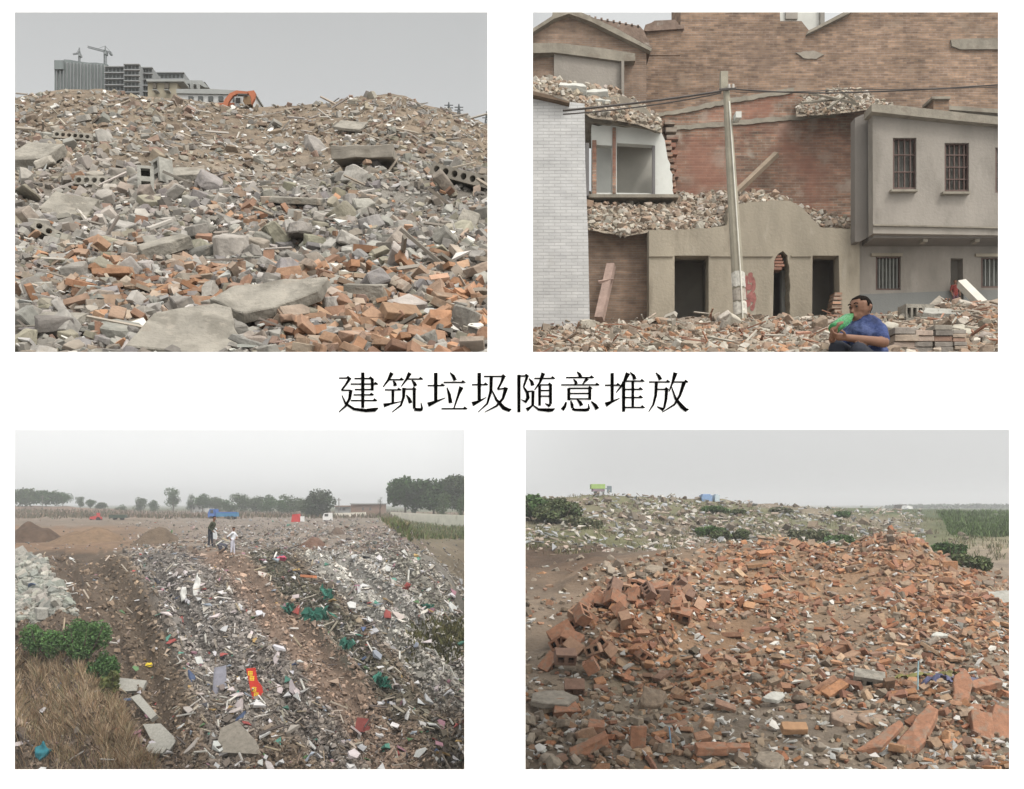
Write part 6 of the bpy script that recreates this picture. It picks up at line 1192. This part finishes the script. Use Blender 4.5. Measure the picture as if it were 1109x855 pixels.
for (x, y, w, sd) in ((945, 790, .5, 12), (915, 788, .6, 13), (975, 770, .34, 14)): bigp(x, y, ragged(9, .5, .32, .2, sd), .30, w, sd*3, (12, 0), {12: 'earth-covered lump above the long red slab', 13: 'widest earth-covered lump left of the long red slab', 14: 'small red-brown lump between hollow block and long slab'}[sd], m=mat('caked_earth', (.25,.185,.14), .95, .2, 9, .6), up=-.02, cat='rubble lump', nm='rubble_lump')
def cloth(px, py, w, h_, c, lb, sd, name='cloth_strip'):
    r_ = random.Random(sd); p = S3.pt(px, py); bm = bmesh.new(); n = 16; rows = []
    for i in range(n):
        t = i/(n-1); x = (t-.5)*w; z = h_*math.sin(t*3.1)*.6 + r_.uniform(-.02, .02); y = r_.uniform(-.05, .05); rows.append([bm.verts.new((p.x + x, p.y + y + k*.05, p.z + .08 + z + math.sin(k*2+i)*.03)) for k in range(4)])
    for a, b in zip(rows, rows[1:]):
        for k in range(3): bm.faces.new((a[k], a[k+1], b[k+1], b[k]))
    o = obj(name, bm, C_('cloth_%d' % sd, c), smooth=True); tag(o, lb, 'cloth'); return o
cloth(1020, 760, .42, .16, (.09,.095,.17), 'crumpled blue-violet bag arching among bricks at lower right', 1, 'crumpled_bag'); cloth(1045, 748, .5, .03, (.12,.115,.16), 'grey-violet strip trailing right from the crumpled bag', 2)
cloth(1000, 736, .75, .05, (.17,.165,.06), 'yellow-green weed-like netting draped above the crumpled bag', 3); cloth(1033, 735, .4, .05, (.15,.14,.055), 'olive netting right above the crumpled bag', 4)
bm = bmesh.new(); p = S3.pt(994, 762); tube(bm, [p + Vector((0, 0, -.05)), p + Vector((.01, .02, .25)), p + Vector((.02, .03, .42))], .010, 5); o = obj('pale_blue_cord', bm, C_('blue_cord', (.30,.45,.50))); tag(o, 'short pale blue cord standing up left of the crumpled bag', 'cord')
bm = bmesh.new(); p = S3.pt(727, 820); tube(bm, [p + Vector((.03, 0, -.03)), p + Vector((.0, .02, .1)), p + Vector((-.02, .03, .3))], .008, 5); o = obj('blue_wire', bm, C_('blue_wire_plastic', (.16,.28,.42))); tag(o, 'thin blue wire sticking up from the rubble at the bottom, left of centre', 'wire')
# dark earth cut at the left and far things
def p4shrub(*a, **k): shrub(*a, **k)
SG = (.075,.095,.04); SG2 = (.06,.105,.035); SD = (.10,.105,.06)
for i, (x, y, w, h_, c, n) in enumerate(((576, 566, 52, 24, SG2, 2600), (606, 568, 58, 22, SG, 2800), (632, 572, 34, 13, SD, 1600), (590, 556, 46, 15, SD, 2400), (768, 583, 30, 11, SG2, 1600), (792, 586, 36, 12, SG, 1900), (776, 558, 28, 7, SG2, 900), (798, 558, 22, 5, SG, 700), (880, 588, 30, 12, SD, 1300), (905, 592, 30, 10, SG2, 1300), (942, 593, 26, 8, SD, 1000), (1030, 608, 34, 15, SG2, 2200), (1052, 618, 40, 15, SG, 2300), (1012, 602, 26, 10, SD, 1100), (846, 556, 22, 6, SD, 600), (912, 562, 24, 6, SG2, 700), (870, 584, 30, 7, SD, 900))):
    shrub(x, y, w * 1.25, h_ * 1.25, c, ['dark green bush at the far left under the hill crest', 'widest bush on the left hill slope', 'brownish bush at the right end of the left hill', 'dull bush behind the two leftmost bushes', 'green bush behind the brick heap, left of its wider neighbour', 'wide green bush directly behind the left end of the brick crest', 'small bright bush on the far slope, centre left', 'tiny bush beside the small bright one on the far slope', 'dull weed clump behind the middle dip of the brick crest', 'green weed clump left of the right peak', 'low dull clump touching the right peak', 'tall green bush right behind the right peak', 'wide bush at the far right behind the bricks', 'small dull bush between the peak and the tall green bush', 'low dull clump on the far field left of centre', 'small green clump on the far field', 'dull clump in the middle ground behind the crest'][i], 80 + i, n * 2, .09, 'bushes around the brick heap')
scrub('weeds', S3, 558, 1105, 537, 604, 30000, .17, [(.10,.11,.05), (.15,.13,.075), (.08,.10,.04), (.19,.155,.10)], 'dry and green weeds over the rough ground behind the brick heap', 8, wid=.9, mask=lambda x, y: (S3.sample(x, y)[:, 1] > 30) * np.clip((fbm(x/22, y/6, 91) - .46) * 5, .02, 1))
scrub('crops', S3, 1015, 1130, 555, 582, 14000, .30, [(.07,.115,.035), (.085,.13,.045), (.06,.09,.03)], 'rows of low green crops in the field at the far right', 9, wid=1.1, mask=lambda x, y: (S3.sample(x, y)[:, 1] > 45) * (np.sin(y * 1.9) > -.2) * (x > 1015 + (y - 555) * .6))
M_ = tree(1022, 569, 12, 549.5, 70, (.055,.085,.035), 'small round tree standing in the field right of the brick heap', 120, 900, trunk=.05)
for i, (x, pw, yt, d) in enumerate(((985, 60, 547, 330), (1020, 50, 546.5, 340), (1052, 46, 546, 350), (1082, 40, 545.5, 340), (1110, 40, 545.5, 345))):
    tree(x, 551.5, pw, yt, d, (.06,.075,.045), ['far belt of trees behind the small round tree, leftmost clump', 'second clump of the far tree belt', 'third clump of the far tree belt', 'fourth clump of the far tree belt, near the right edge', 'last clump of the far tree belt, cut by the right edge'][i], 130 + i, 700, name='tree', grp='far tree belt', trunk=0)
# pink-white tents and sign on the crest
e = empty('market_canopy', S3.pt(646, 540)); tag(e, 'small canopy with a green fringe and a grey panel on the hill crest', 'canopy')
d = 61.0
bm = bmesh.new(); fbox(bm, 640.5, 655.5, 524.5, 529.5, d, d + 1.2); obj('roof', bm, C_('canopy_green', (.30,.42,.16)), e, world=True)
bm = bmesh.new(); fbox(bm, 642, 655, 529.5, 532.5, d + .02, d + 1.1); obj('valance', bm, C_('canopy_mauve', (.24,.19,.22)), e, world=True)
bm = bmesh.new(); fbox(bm, 644, 652.5, 532.5, 538.5, d + .3, d + .5); obj('back_panel', bm, C_('canopy_pale', (.46,.45,.52)), e, world=True)
for x in (653, 643): bm = bmesh.new(); fbox(bm, x, x + 1.2, 532.5, 543, d, d + .1); obj('post', bm, C_('canopy_post', (.12,.16,.12)), e, world=True)
bm = bmesh.new(); fbox(bm, 657.5, 662.5, 526.5, 533.5, d, d + .12); fbox(bm, 655.4, 657.6, 529, 530, d + .02, d + .1); obj('side_panel', bm, C_('canopy_grey', (.18,.22,.24)), e, world=True)
for (x, w, c, lb) in ((766, 11, (.20,.30,.48), 'low pale blue tarpaulin on the far crest'), (777, 5, (.42,.50,.55), 'pale end of the tarpaulin row on the far crest')):
    bm = bmesh.new(); fbox(bm, x - w/2, x + w/2, 536.5, 543.5, 63, 64); fbox(bm, x - w/2 + 1, x + w/2 - 2, 535.4, 536.6, 63.1, 63.9); o = obj('tarpaulin', bm, C_('tarp_%d' % x, c)); tag(o, lb, 'tarpaulin')
bm = bmesh.new(); prism(bm, [[(974, 551), (976, 547), (981, 546.5), (985, 549), (986, 551.5)]], 120, 122); o = obj('dark_hut', bm, C_('hut_dark', (.14,.13,.12))); tag(o, 'tiny dark hut on the far right skyline', 'hut')
bm = bmesh.new(); prism(bm, [[(981, 551.5), (983, 547.6), (988, 548.8), (989, 551.5)]], 118, 119.5); o = obj('white_tent', bm, C_('tent_white', (.7,.7,.7))); tag(o, 'tiny white tent beside the dark hut on the far skyline', 'tent')
bm = bmesh.new(); prism(bm, [[(717, 542), (716.5, 538), (718, 535), (719.5, 538.5), (719, 542)]], 60.5, 60.8); o = obj('white_post', bm, WHV); tag(o, 'tiny white marker post on the hill crest', 'post')
# ================================================================== people
SKIN = mat('skin_tanned', (.17,.088,.056), .55, .08, 30, 0); HAIR = mat('hair_black', (.010,.008,.007), 1, .3, 60, .6, 90); HAIR.node_tree.nodes['Principled BSDF'].inputs['Specular IOR Level'].default_value = .05; SHIRTB = mat('shirt_blue', (.034,.05,.13), .9, .45, 22, .8, 26, bdist=.02, spots=[((.13,.16,.29), 11, .55, .7)]); TROUS = mat('trousers_dark', (.022,.025,.035), .9, .15, 30, 0)
def body(name, prims, mats, vox, M, parent=None, smooth_it=2):
    """one continuous figure: tapered limbs merged into a single surface, each face coloured by the limb it belongs to"""
    V0 = []; nu, nv = 12, 7
    for j in range(nv + 1):
        th = math.pi * (j + .001) / (nv + .002)
        for i in range(nu): ph = 2*math.pi*i/nu; V0.append((math.sin(th)*math.cos(ph), math.sin(th)*math.sin(ph), math.cos(th)))
    V0 = np.array(V0); F0 = [[j*nu+i, (j+1)*nu+i, (j+1)*nu+(i+1) % nu, j*nu+(i+1) % nu] for j in range(nv) for i in range(nu)] + [list(range(nu)), list(range(nv*nu + nu - 1, nv*nu - 1, -1))]
    VV = []; FF = []; k0 = 0
    for p in prims:
        a, b, r0, r1 = np.array(p[0]), np.array(p[1]), p[2], p[3]; s = np.array(p[5] if len(p) > 5 else (1, 1, 1)); n = max(1, int(np.linalg.norm(b-a) / (min(r0, r1) * .6)))
        for i in range(n + 1): t = i/n; VV.append(a + (b-a)*t + V0 * (r0 + (r1-r0)*t) * s); FF += [[q + k0 for q in f] for f in F0]; k0 += len(V0)
    me = bpy.data.meshes.new('tmp'); me.from_pydata(np.concatenate(VV).tolist(), [], FF); o = bpy.data.objects.new('tmp', me); COL.objects.link(o)
    m = o.modifiers.new('r', 'REMESH'); m.mode = 'VOXEL'; m.voxel_size = vox; m2 = o.modifiers.new('s', 'SMOOTH'); m2.iterations = smooth_it; m2.factor = .5
    dg = bpy.context.evaluated_depsgraph_get(); me2 = bpy.data.meshes.new_from_object(o.evaluated_get(dg)); bpy.data.objects.remove(o); me2.name = name
    me2.materials.clear(); [me2.materials.append(x) for x in mats]
    A = np.array([p[0] for p in prims], float); B = np.array([p[1] for p in prims], float); r0 = np.array([p[2] for p in prims]); r1 = np.array([p[3] for p in prims]); mi = np.array([p[4] for p in prims])
    sc_ = np.array([max(p[5]) if len(p) > 5 else 1 for p in prims])
    C = np.array([f.center[:] for f in me2.polygons]); AB = B - A; l2 = (AB**2).sum(1) + 1e-9; t = np.clip(((C[:, None] - A[None]) * AB[None]).sum(2) / l2[None], 0, 1); D = np.linalg.norm(C[:, None] - (A[None] + t[..., None] * AB[None]), axis=2) - (r0[None] + (r1-r0)[None] * t)
    k = mi[np.argmin(D, 1)]; me2.polygons.foreach_set('material_index', k.astype(np.int32)); me2.polygons.foreach_set('use_smooth', np.ones(len(k), bool)); me2.transform(M)
    return link(bpy.data.objects.new(name, me2), parent)
def face_and_hair(H, look, r_):                                     # head centre, looking direction, head radius
    look = Vector(look).normalized(); side = look.cross(Vector((0, 0, 1))).normalized(); up = side.cross(look)
    pr_ = [(H, H + up*.02, r_*.88, r_*.90, 0), (H - up*.045 + look*.025, H - up*.065 + look*.035, r_*.62, r_*.50, 0), (H + look*.085 + up*-.005, H + look*.105 - up*.03, .011, .016, 0), (H + look*.075 - up*.062, H + look*.08 - up*.064, .024, .022, 0)]
    for s in (-1, 1): pr_ += [(H + side*s*.080 - up*.02 - look*.01, H + side*s*.09 + up*.012 - look*.012, .014, .017, 0), (H + look*.072 + side*s*.03 + up*.027, H + look*.078 + side*s*.018 + up*.026, .013, .013, 0)]
    return pr_, look, side, up
def hand(w, fwd, pn, curl, mi=0, s=1.0, thumb=1):                      # palm, four unequal bent fingers and a side thumb
    w = Vector(w); fwd = Vector(fwd).normalized(); pn = Vector(pn).normalized(); sd = fwd.cross(pn).normalized(); out_ = [(w, w + fwd*.07*s, .026*s, .034*s, mi, (1, 1, 1))]
    for i, (ln, off) in enumerate(((.072, -.03), (.082, -.01), (.076, .01), (.06, .029))):
        b0 = w + fwd*.085*s + sd*off*s; d1 = (fwd*math.cos(curl*.5) + pn*math.sin(curl*.5)); d2 = (fwd*math.cos(curl*1.4) + pn*math.sin(curl*1.4)); m = b0 + d1*ln*.5*s; out_ += [(b0, m, .0095*s, .009*s, mi), (m, m + d2*ln*.55*s, .009*s, .0075*s, mi)]
    t0 = w + fwd*.025*s + sd*-.03*s*thumb; t1 = t0 + (fwd*.5 - sd*.8*thumb + pn*.4).normalized()*.035*s; out_ += [(t0, t1, .012*s, .011*s, mi), (t1, t1 + (fwd*.8 + pn*.5).normalized()*.03*s, .011*s, .009*s, mi)]
    return out_
def hairmesh(H, look, side, up, r_, M, parent):
    bm = bmesh.new(); g = bmesh.ops.create_uvsphere(bm, u_segments=28, v_segments=18, radius=1)
    T = Matrix((side.to_tuple(), look.to_tuple(), up.to_tuple())).transposed().to_4x4()
    for v in list(bm.verts):
        x, y, z = v.co; lim = .08 + .62*max(0, y) - .85*max(0, -y) - .75*max(0, abs(x) - .60)*(y < .30) + .10*mnoise.noise(v.co*5)
        if z < lim: v.tag = True
    bmesh.ops.delete(bm, geom=[v for v in bm.verts if v.tag], context='VERTS')
    for v in bm.verts:
        n = mnoise.noise(v.co * 9) * .03; v.co = v.co * (r_*.955*(1 + n*1.6)); v.co.z = v.co.z*1.06 + .014; v.co.y -= .004
    g = bmesh.ops.extrude_face_region(bm, geom=bm.faces[:]); [setattr(v, 'co', v.co*.93) for v in g['geom'] if isinstance(v, bmesh.types.BMVert)]
    bm.transform(M @ Matrix.Translation(H) @ T); return obj('hair', bm, HAIR, parent, smooth=True)
# ---- crouching man drinking, in front of the houses: local metres, 130 photo pixels to the metre at his distance
DM = 2.55; K = DM / F * 1000 / 130 / 1000 * 1000
ks = (1/130.0) ; 
def L3(px, py, dy=0.0): return (P(px, py, DM + dy * 130.0 / F * DM) - P(932, 381, DM)) / (130.0 / F * DM)
root = empty('person', P(932, 381, DM)); s_ = 130.0 / F * DM; root.scale = (s_,)*3; tag(root, 'person in a blue shirt and dark trousers crouching and drinking from a green bottle', 'person')
Hd = L3(931.5, 335, -.02); pr_, lk, sd_, up_ = face_and_hair(Hd, (-.83, -.54, -.05), .098)
sh_n = L3(951, 359, -.06); sh_f = L3(923, 359, .10); el_n = L3(957, 371, -.16); wr_n = L3(918, 366, -.36); el_f = L3(905, 373, -.02); wr_f = L3(901, 367, -.28)
prims = list(pr_) + [(Hd + Vector((.02, .01, -.06)), L3(938, 355, .02), .056, .060, 0),
  (L3(938, 360, 0), L3(941, 385, .04), .150, .155, 1, (1.05, .8, 1)), (L3(941, 385, .04), L3(943, 398, .08), .15, .15, 1, (1.1, .9, 1)), (sh_n, sh_f, .078, .070, 1), (L3(938, 353, .0), L3(937, 350, .0), .078, .068, 1),
  (sh_n, sh_n.lerp(el_n, .7), .078, .062, 1), (sh_n.lerp(el_n, .7), el_n, .046, .045, 0), (el_n, wr_n, .044, .029, 0),
  (sh_f, sh_f.lerp(el_f, .75), .070, .056, 1), (sh_f.lerp(el_f, .75), el_f, .044, .042, 0), (el_f, wr_f, .040, .028, 0),
  (L3(946, 398, .06), L3(930, 381, -.34), .105, .075, 2), (L3(930, 381, -.34), L3(934, 412, -.24), .068, .045, 2), (L3(938, 400, .1), L3(907, 378, -.24), .10, .072, 2), (L3(907, 378, -.24), L3(908, 410, -.12), .066, .045, 2),
  (L3(934, 414, -.22), L3(928, 416, -.42), .045, .036, 3), (L3(908, 412, -.10), L3(900, 414, -.30), .045, .036, 3)]
prims += hand(wr_n, (-.9, .12, .12), (.1, .3, .9), .8, 0, .95) + hand(wr_f, (.1, -.3, .75), (.8, -.1, .4), 1.2, 0, .95, -1)
body('body', prims, [SKIN, SHIRTB, TROUS, M_black], .0075, Matrix.Identity(4), root)
hairmesh(Hd, lk, sd_, up_, .098, Matrix.Identity(4), root)
bm = bmesh.new()
for s in (-1, 1):
    for (o1, o2, r_, fl) in ((.082, .024, .0095, .5),): bmesh.ops.transform(bm, matrix=Matrix.Translation(Hd + lk*.088 + sd_*s*.032 + up_*.012), verts=bmesh.ops.create_uvsphere(bm, u_segments=8, v_segments=6, radius=.0095)['verts'])
obj('eye', bm, mat('eye_dark', (.02,.015,.012), .4, .05, 9, 0), root)
bm = bmesh.new(); 
for s in (-1, 1): tube(bm, [Hd + lk*.089 + sd_*s*.048 + up_*.034, Hd + lk*.098 + sd_*s*.030 + up_*.040, Hd + lk*.100 + sd_*s*.015 + up_*.035], .005, 5)
obj('eyebrow', bm, HAIR, root)
# green bottle: held to his mouth
bt = empty('drinking_bottle', root.location); bt.scale = root.scale; tag(bt, 'translucent green plastic bottle raised to the crouching man\'s mouth', 'bottle')
mouth = Hd + lk*.105 - up_*.055; base = L3(902.5, 356.5, -.30); ax = (mouth - base); ln = ax.length; ax.normalize()
GB = bpy.data.materials.new('green_plastic'); GB.use_nodes = True; b_ = GB.node_tree.nodes['Principled BSDF']; b_.inputs['Base Color'].default_value = (.16, .52, .25, 1); b_.inputs['Roughness'].default_value = .25; b_.inputs['Transmission Weight'].default_value = .75; b_.inputs['IOR'].default_value = 1.2
GW = mat('green_drink', (.015, .22, .06), .4, .1, 9, 0)
def lathe(prof, m, name, parent, n=20):
    bm = bmesh.new(); u = ax.cross(Vector((0, 0, 1))).normalized(); v = ax.cross(u); R_ = []
    for t, r_ in prof: R_.append([bm.verts.new(base + ax*t + (u*math.cos(k*2*math.pi/n) + v*math.sin(k*2*math.pi/n))*r_) for k in range(n)])
    for a, b in zip(R_, R_[1:]):
        for k in range(n): bm.faces.new((a[k], a[(k+1) % n], b[(k+1) % n], b[k]))
    bm.faces.new(R_[0]); bm.faces.new(R_[-1]); return obj(name, bm, m, parent, smooth=True)
lathe([(-.005, .028), (0, .042), (.02, .047), (.05, .043), (.07, .047), (ln*.55, .046), (ln*.58, .043), (ln*.62, .046), (ln*.76, .040), (ln*.90, .024), (ln*.99, .016)], GB, 'bottle', bt)
lathe([(.004, .03), (.006, .036), (.03, .041), (ln*.34, .040)], GW, 'drink', bt)
# ---- standing men on the landfill
def stander(px, py, ph, label, top, bot, lean, face, pose, extra=None):
    p = S3.pt(px, py); sc = ph / F * p.y / 1.7; root = empty('person', p); root.scale = (sc,)*3; tag(root, label, 'person'); T = Vector
    hd = T((lean*1.25, 0, 1.58)); pr_, lk, sd_, up_ = face_and_hair(hd, face, .10); prims = list(pr_) + [(hd - T((lean*.1, 0, .08)), T((lean, 0, 1.38)), .055, .06, 0), (T((0, 0, .95)), T((lean*.8, 0, 1.25)), .145, .165, 1, (1, .75, 1)), (T((lean*.8, -.16, 1.34)), T((lean*.8, .16, 1.34)), .075, .075, 1)]
    for s, (el, wr) in zip((-1, 1), pose):
        a = T((lean*.8, s*.19, 1.34)); prims += [(a, T(el), .062, .05, 1), (T(el), T(wr), .044, .030, 1 if extra == 'long' else 0)] + hand(T(wr), (T(wr) - T(el)), (.4, -s*.6, 0), .5, 0, .95, s)
    for s in (-1, 1): f = .07*s; prims += [(T((-.01, s*.09, .93)), T((f*.5, s*.10, .50)), .10, .068, 2), (T((f*.5, s*.10, .50)), T((f, s*.11, .08)), .064, .045, 2), (T((f - .03, s*.11, .045)), T((f + .15, s*.13, .035)), .045, .035, 3)]
    body('body', prims, [SKIN, top, bot, M_black], .016, Matrix.Identity(4), root, 1); hairmesh(hd, lk, sd_, up_, .10, Matrix.Identity(4), root); return root
stander(228, 595.5, 35, 'person in a dark olive jacket and dark trousers standing on the landfill, leaning forward', mat('jacket_olive', (.045,.05,.032), .9, .15, 9, 0), TROUS, .16, (.85, -.4, -.3), (((-.02, -.24, 1.08), (.16, -.20, .92)), ((.05, .25, 1.08), (.22, .18, .95))), 'long')
stander(252, 603, 31, 'person in a white shirt and pale trousers standing at the top of the brown spur', mat('shirt_white', (.58,.60,.64), .85, .05, 9, 0), mat('trousers_pale', (.45,.45,.52), .85, .05, 9, 0), .05, (.6, -.7, -.3), (((-.22, -.22, 1.12), (-.10, -.20, .98)), ((.2, .22, 1.12), (.16, .05, 1.0))))
bm = bmesh.new(); p = S3.pt(232, 594) ; box(bm, p.x - .02, p.x + .30, p.y - .55, p.y - .50, p.z + .42, p.z + .95); o = obj('white_bag', bm, C_('white_bag_plastic', (.6,.62,.64))); rnd
tag(o, 'white bag hanging at the side of the man in the olive jacket', 'bag')
patch('dark_sack', 241, 601, ragged(9, .5, .45, .2, 31), C_('sack_dark', (.07,.07,.09)), 'dark sack on the ground between the two standing men', 'sack', .5, .42, 0, (70, 0), .22, .1)
# ---- figure in the doorway of the grey house
dp = P(1034.5, 336, 8.0); root = empty('person', dp); s2 = 33 / F * 8.0 / 1.7; root.scale = (s2,)*3; tag(root, 'person in a dark red top standing in the doorway of the grey two-storey house', 'person')
T = Vector; hd = T((0, 0, 1.58)); pr_, lk, sd_, up_ = face_and_hair(hd, (-.3, -.9, 0), .10)
prims = list(pr_) + [(T((0, 0, 1.5)), T((0, 0, 1.38)), .055, .06, 0), (T((0, 0, .9)), T((0, 0, 1.25)), .15, .165, 1, (1, .75, 1)), (T((-.16, 0, 1.34)), T((.16, 0, 1.34)), .075, .075, 1)]
for s in (-1, 1): prims += [(T((s*.19, 0, 1.34)), T((s*.25, .02, 1.08)), .062, .05, 1), (T((s*.25, .02, 1.08)), T((s*.20, -.12, .88)), .045, .03, 0), (T((s*.09, 0, .9)), T((s*.10, -.02, .5)), .1, .07, 2), (T((s*.10, -.02, .5)), T((s*.10, 0, .08)), .064, .045, 2), (T((s*.1, .02, .045)), T((s*.12, -.15, .035)), .045, .035, 3)] + hand((s*.20, -.12, .88), (0, -.2, -1), (0, -1, 0), .5, 0, .95, s)
body('body', prims, [SKIN, mat('top_dark_red', (.17,.035,.03), .9, .1, 9, 0), mat('trousers_maroon', (.11,.06,.075), .9, .1, 9, 0), M_black], .018, Matrix.Identity(4), root, 1); hairmesh(hd, lk, sd_, up_, .10, Matrix.Identity(4), root)
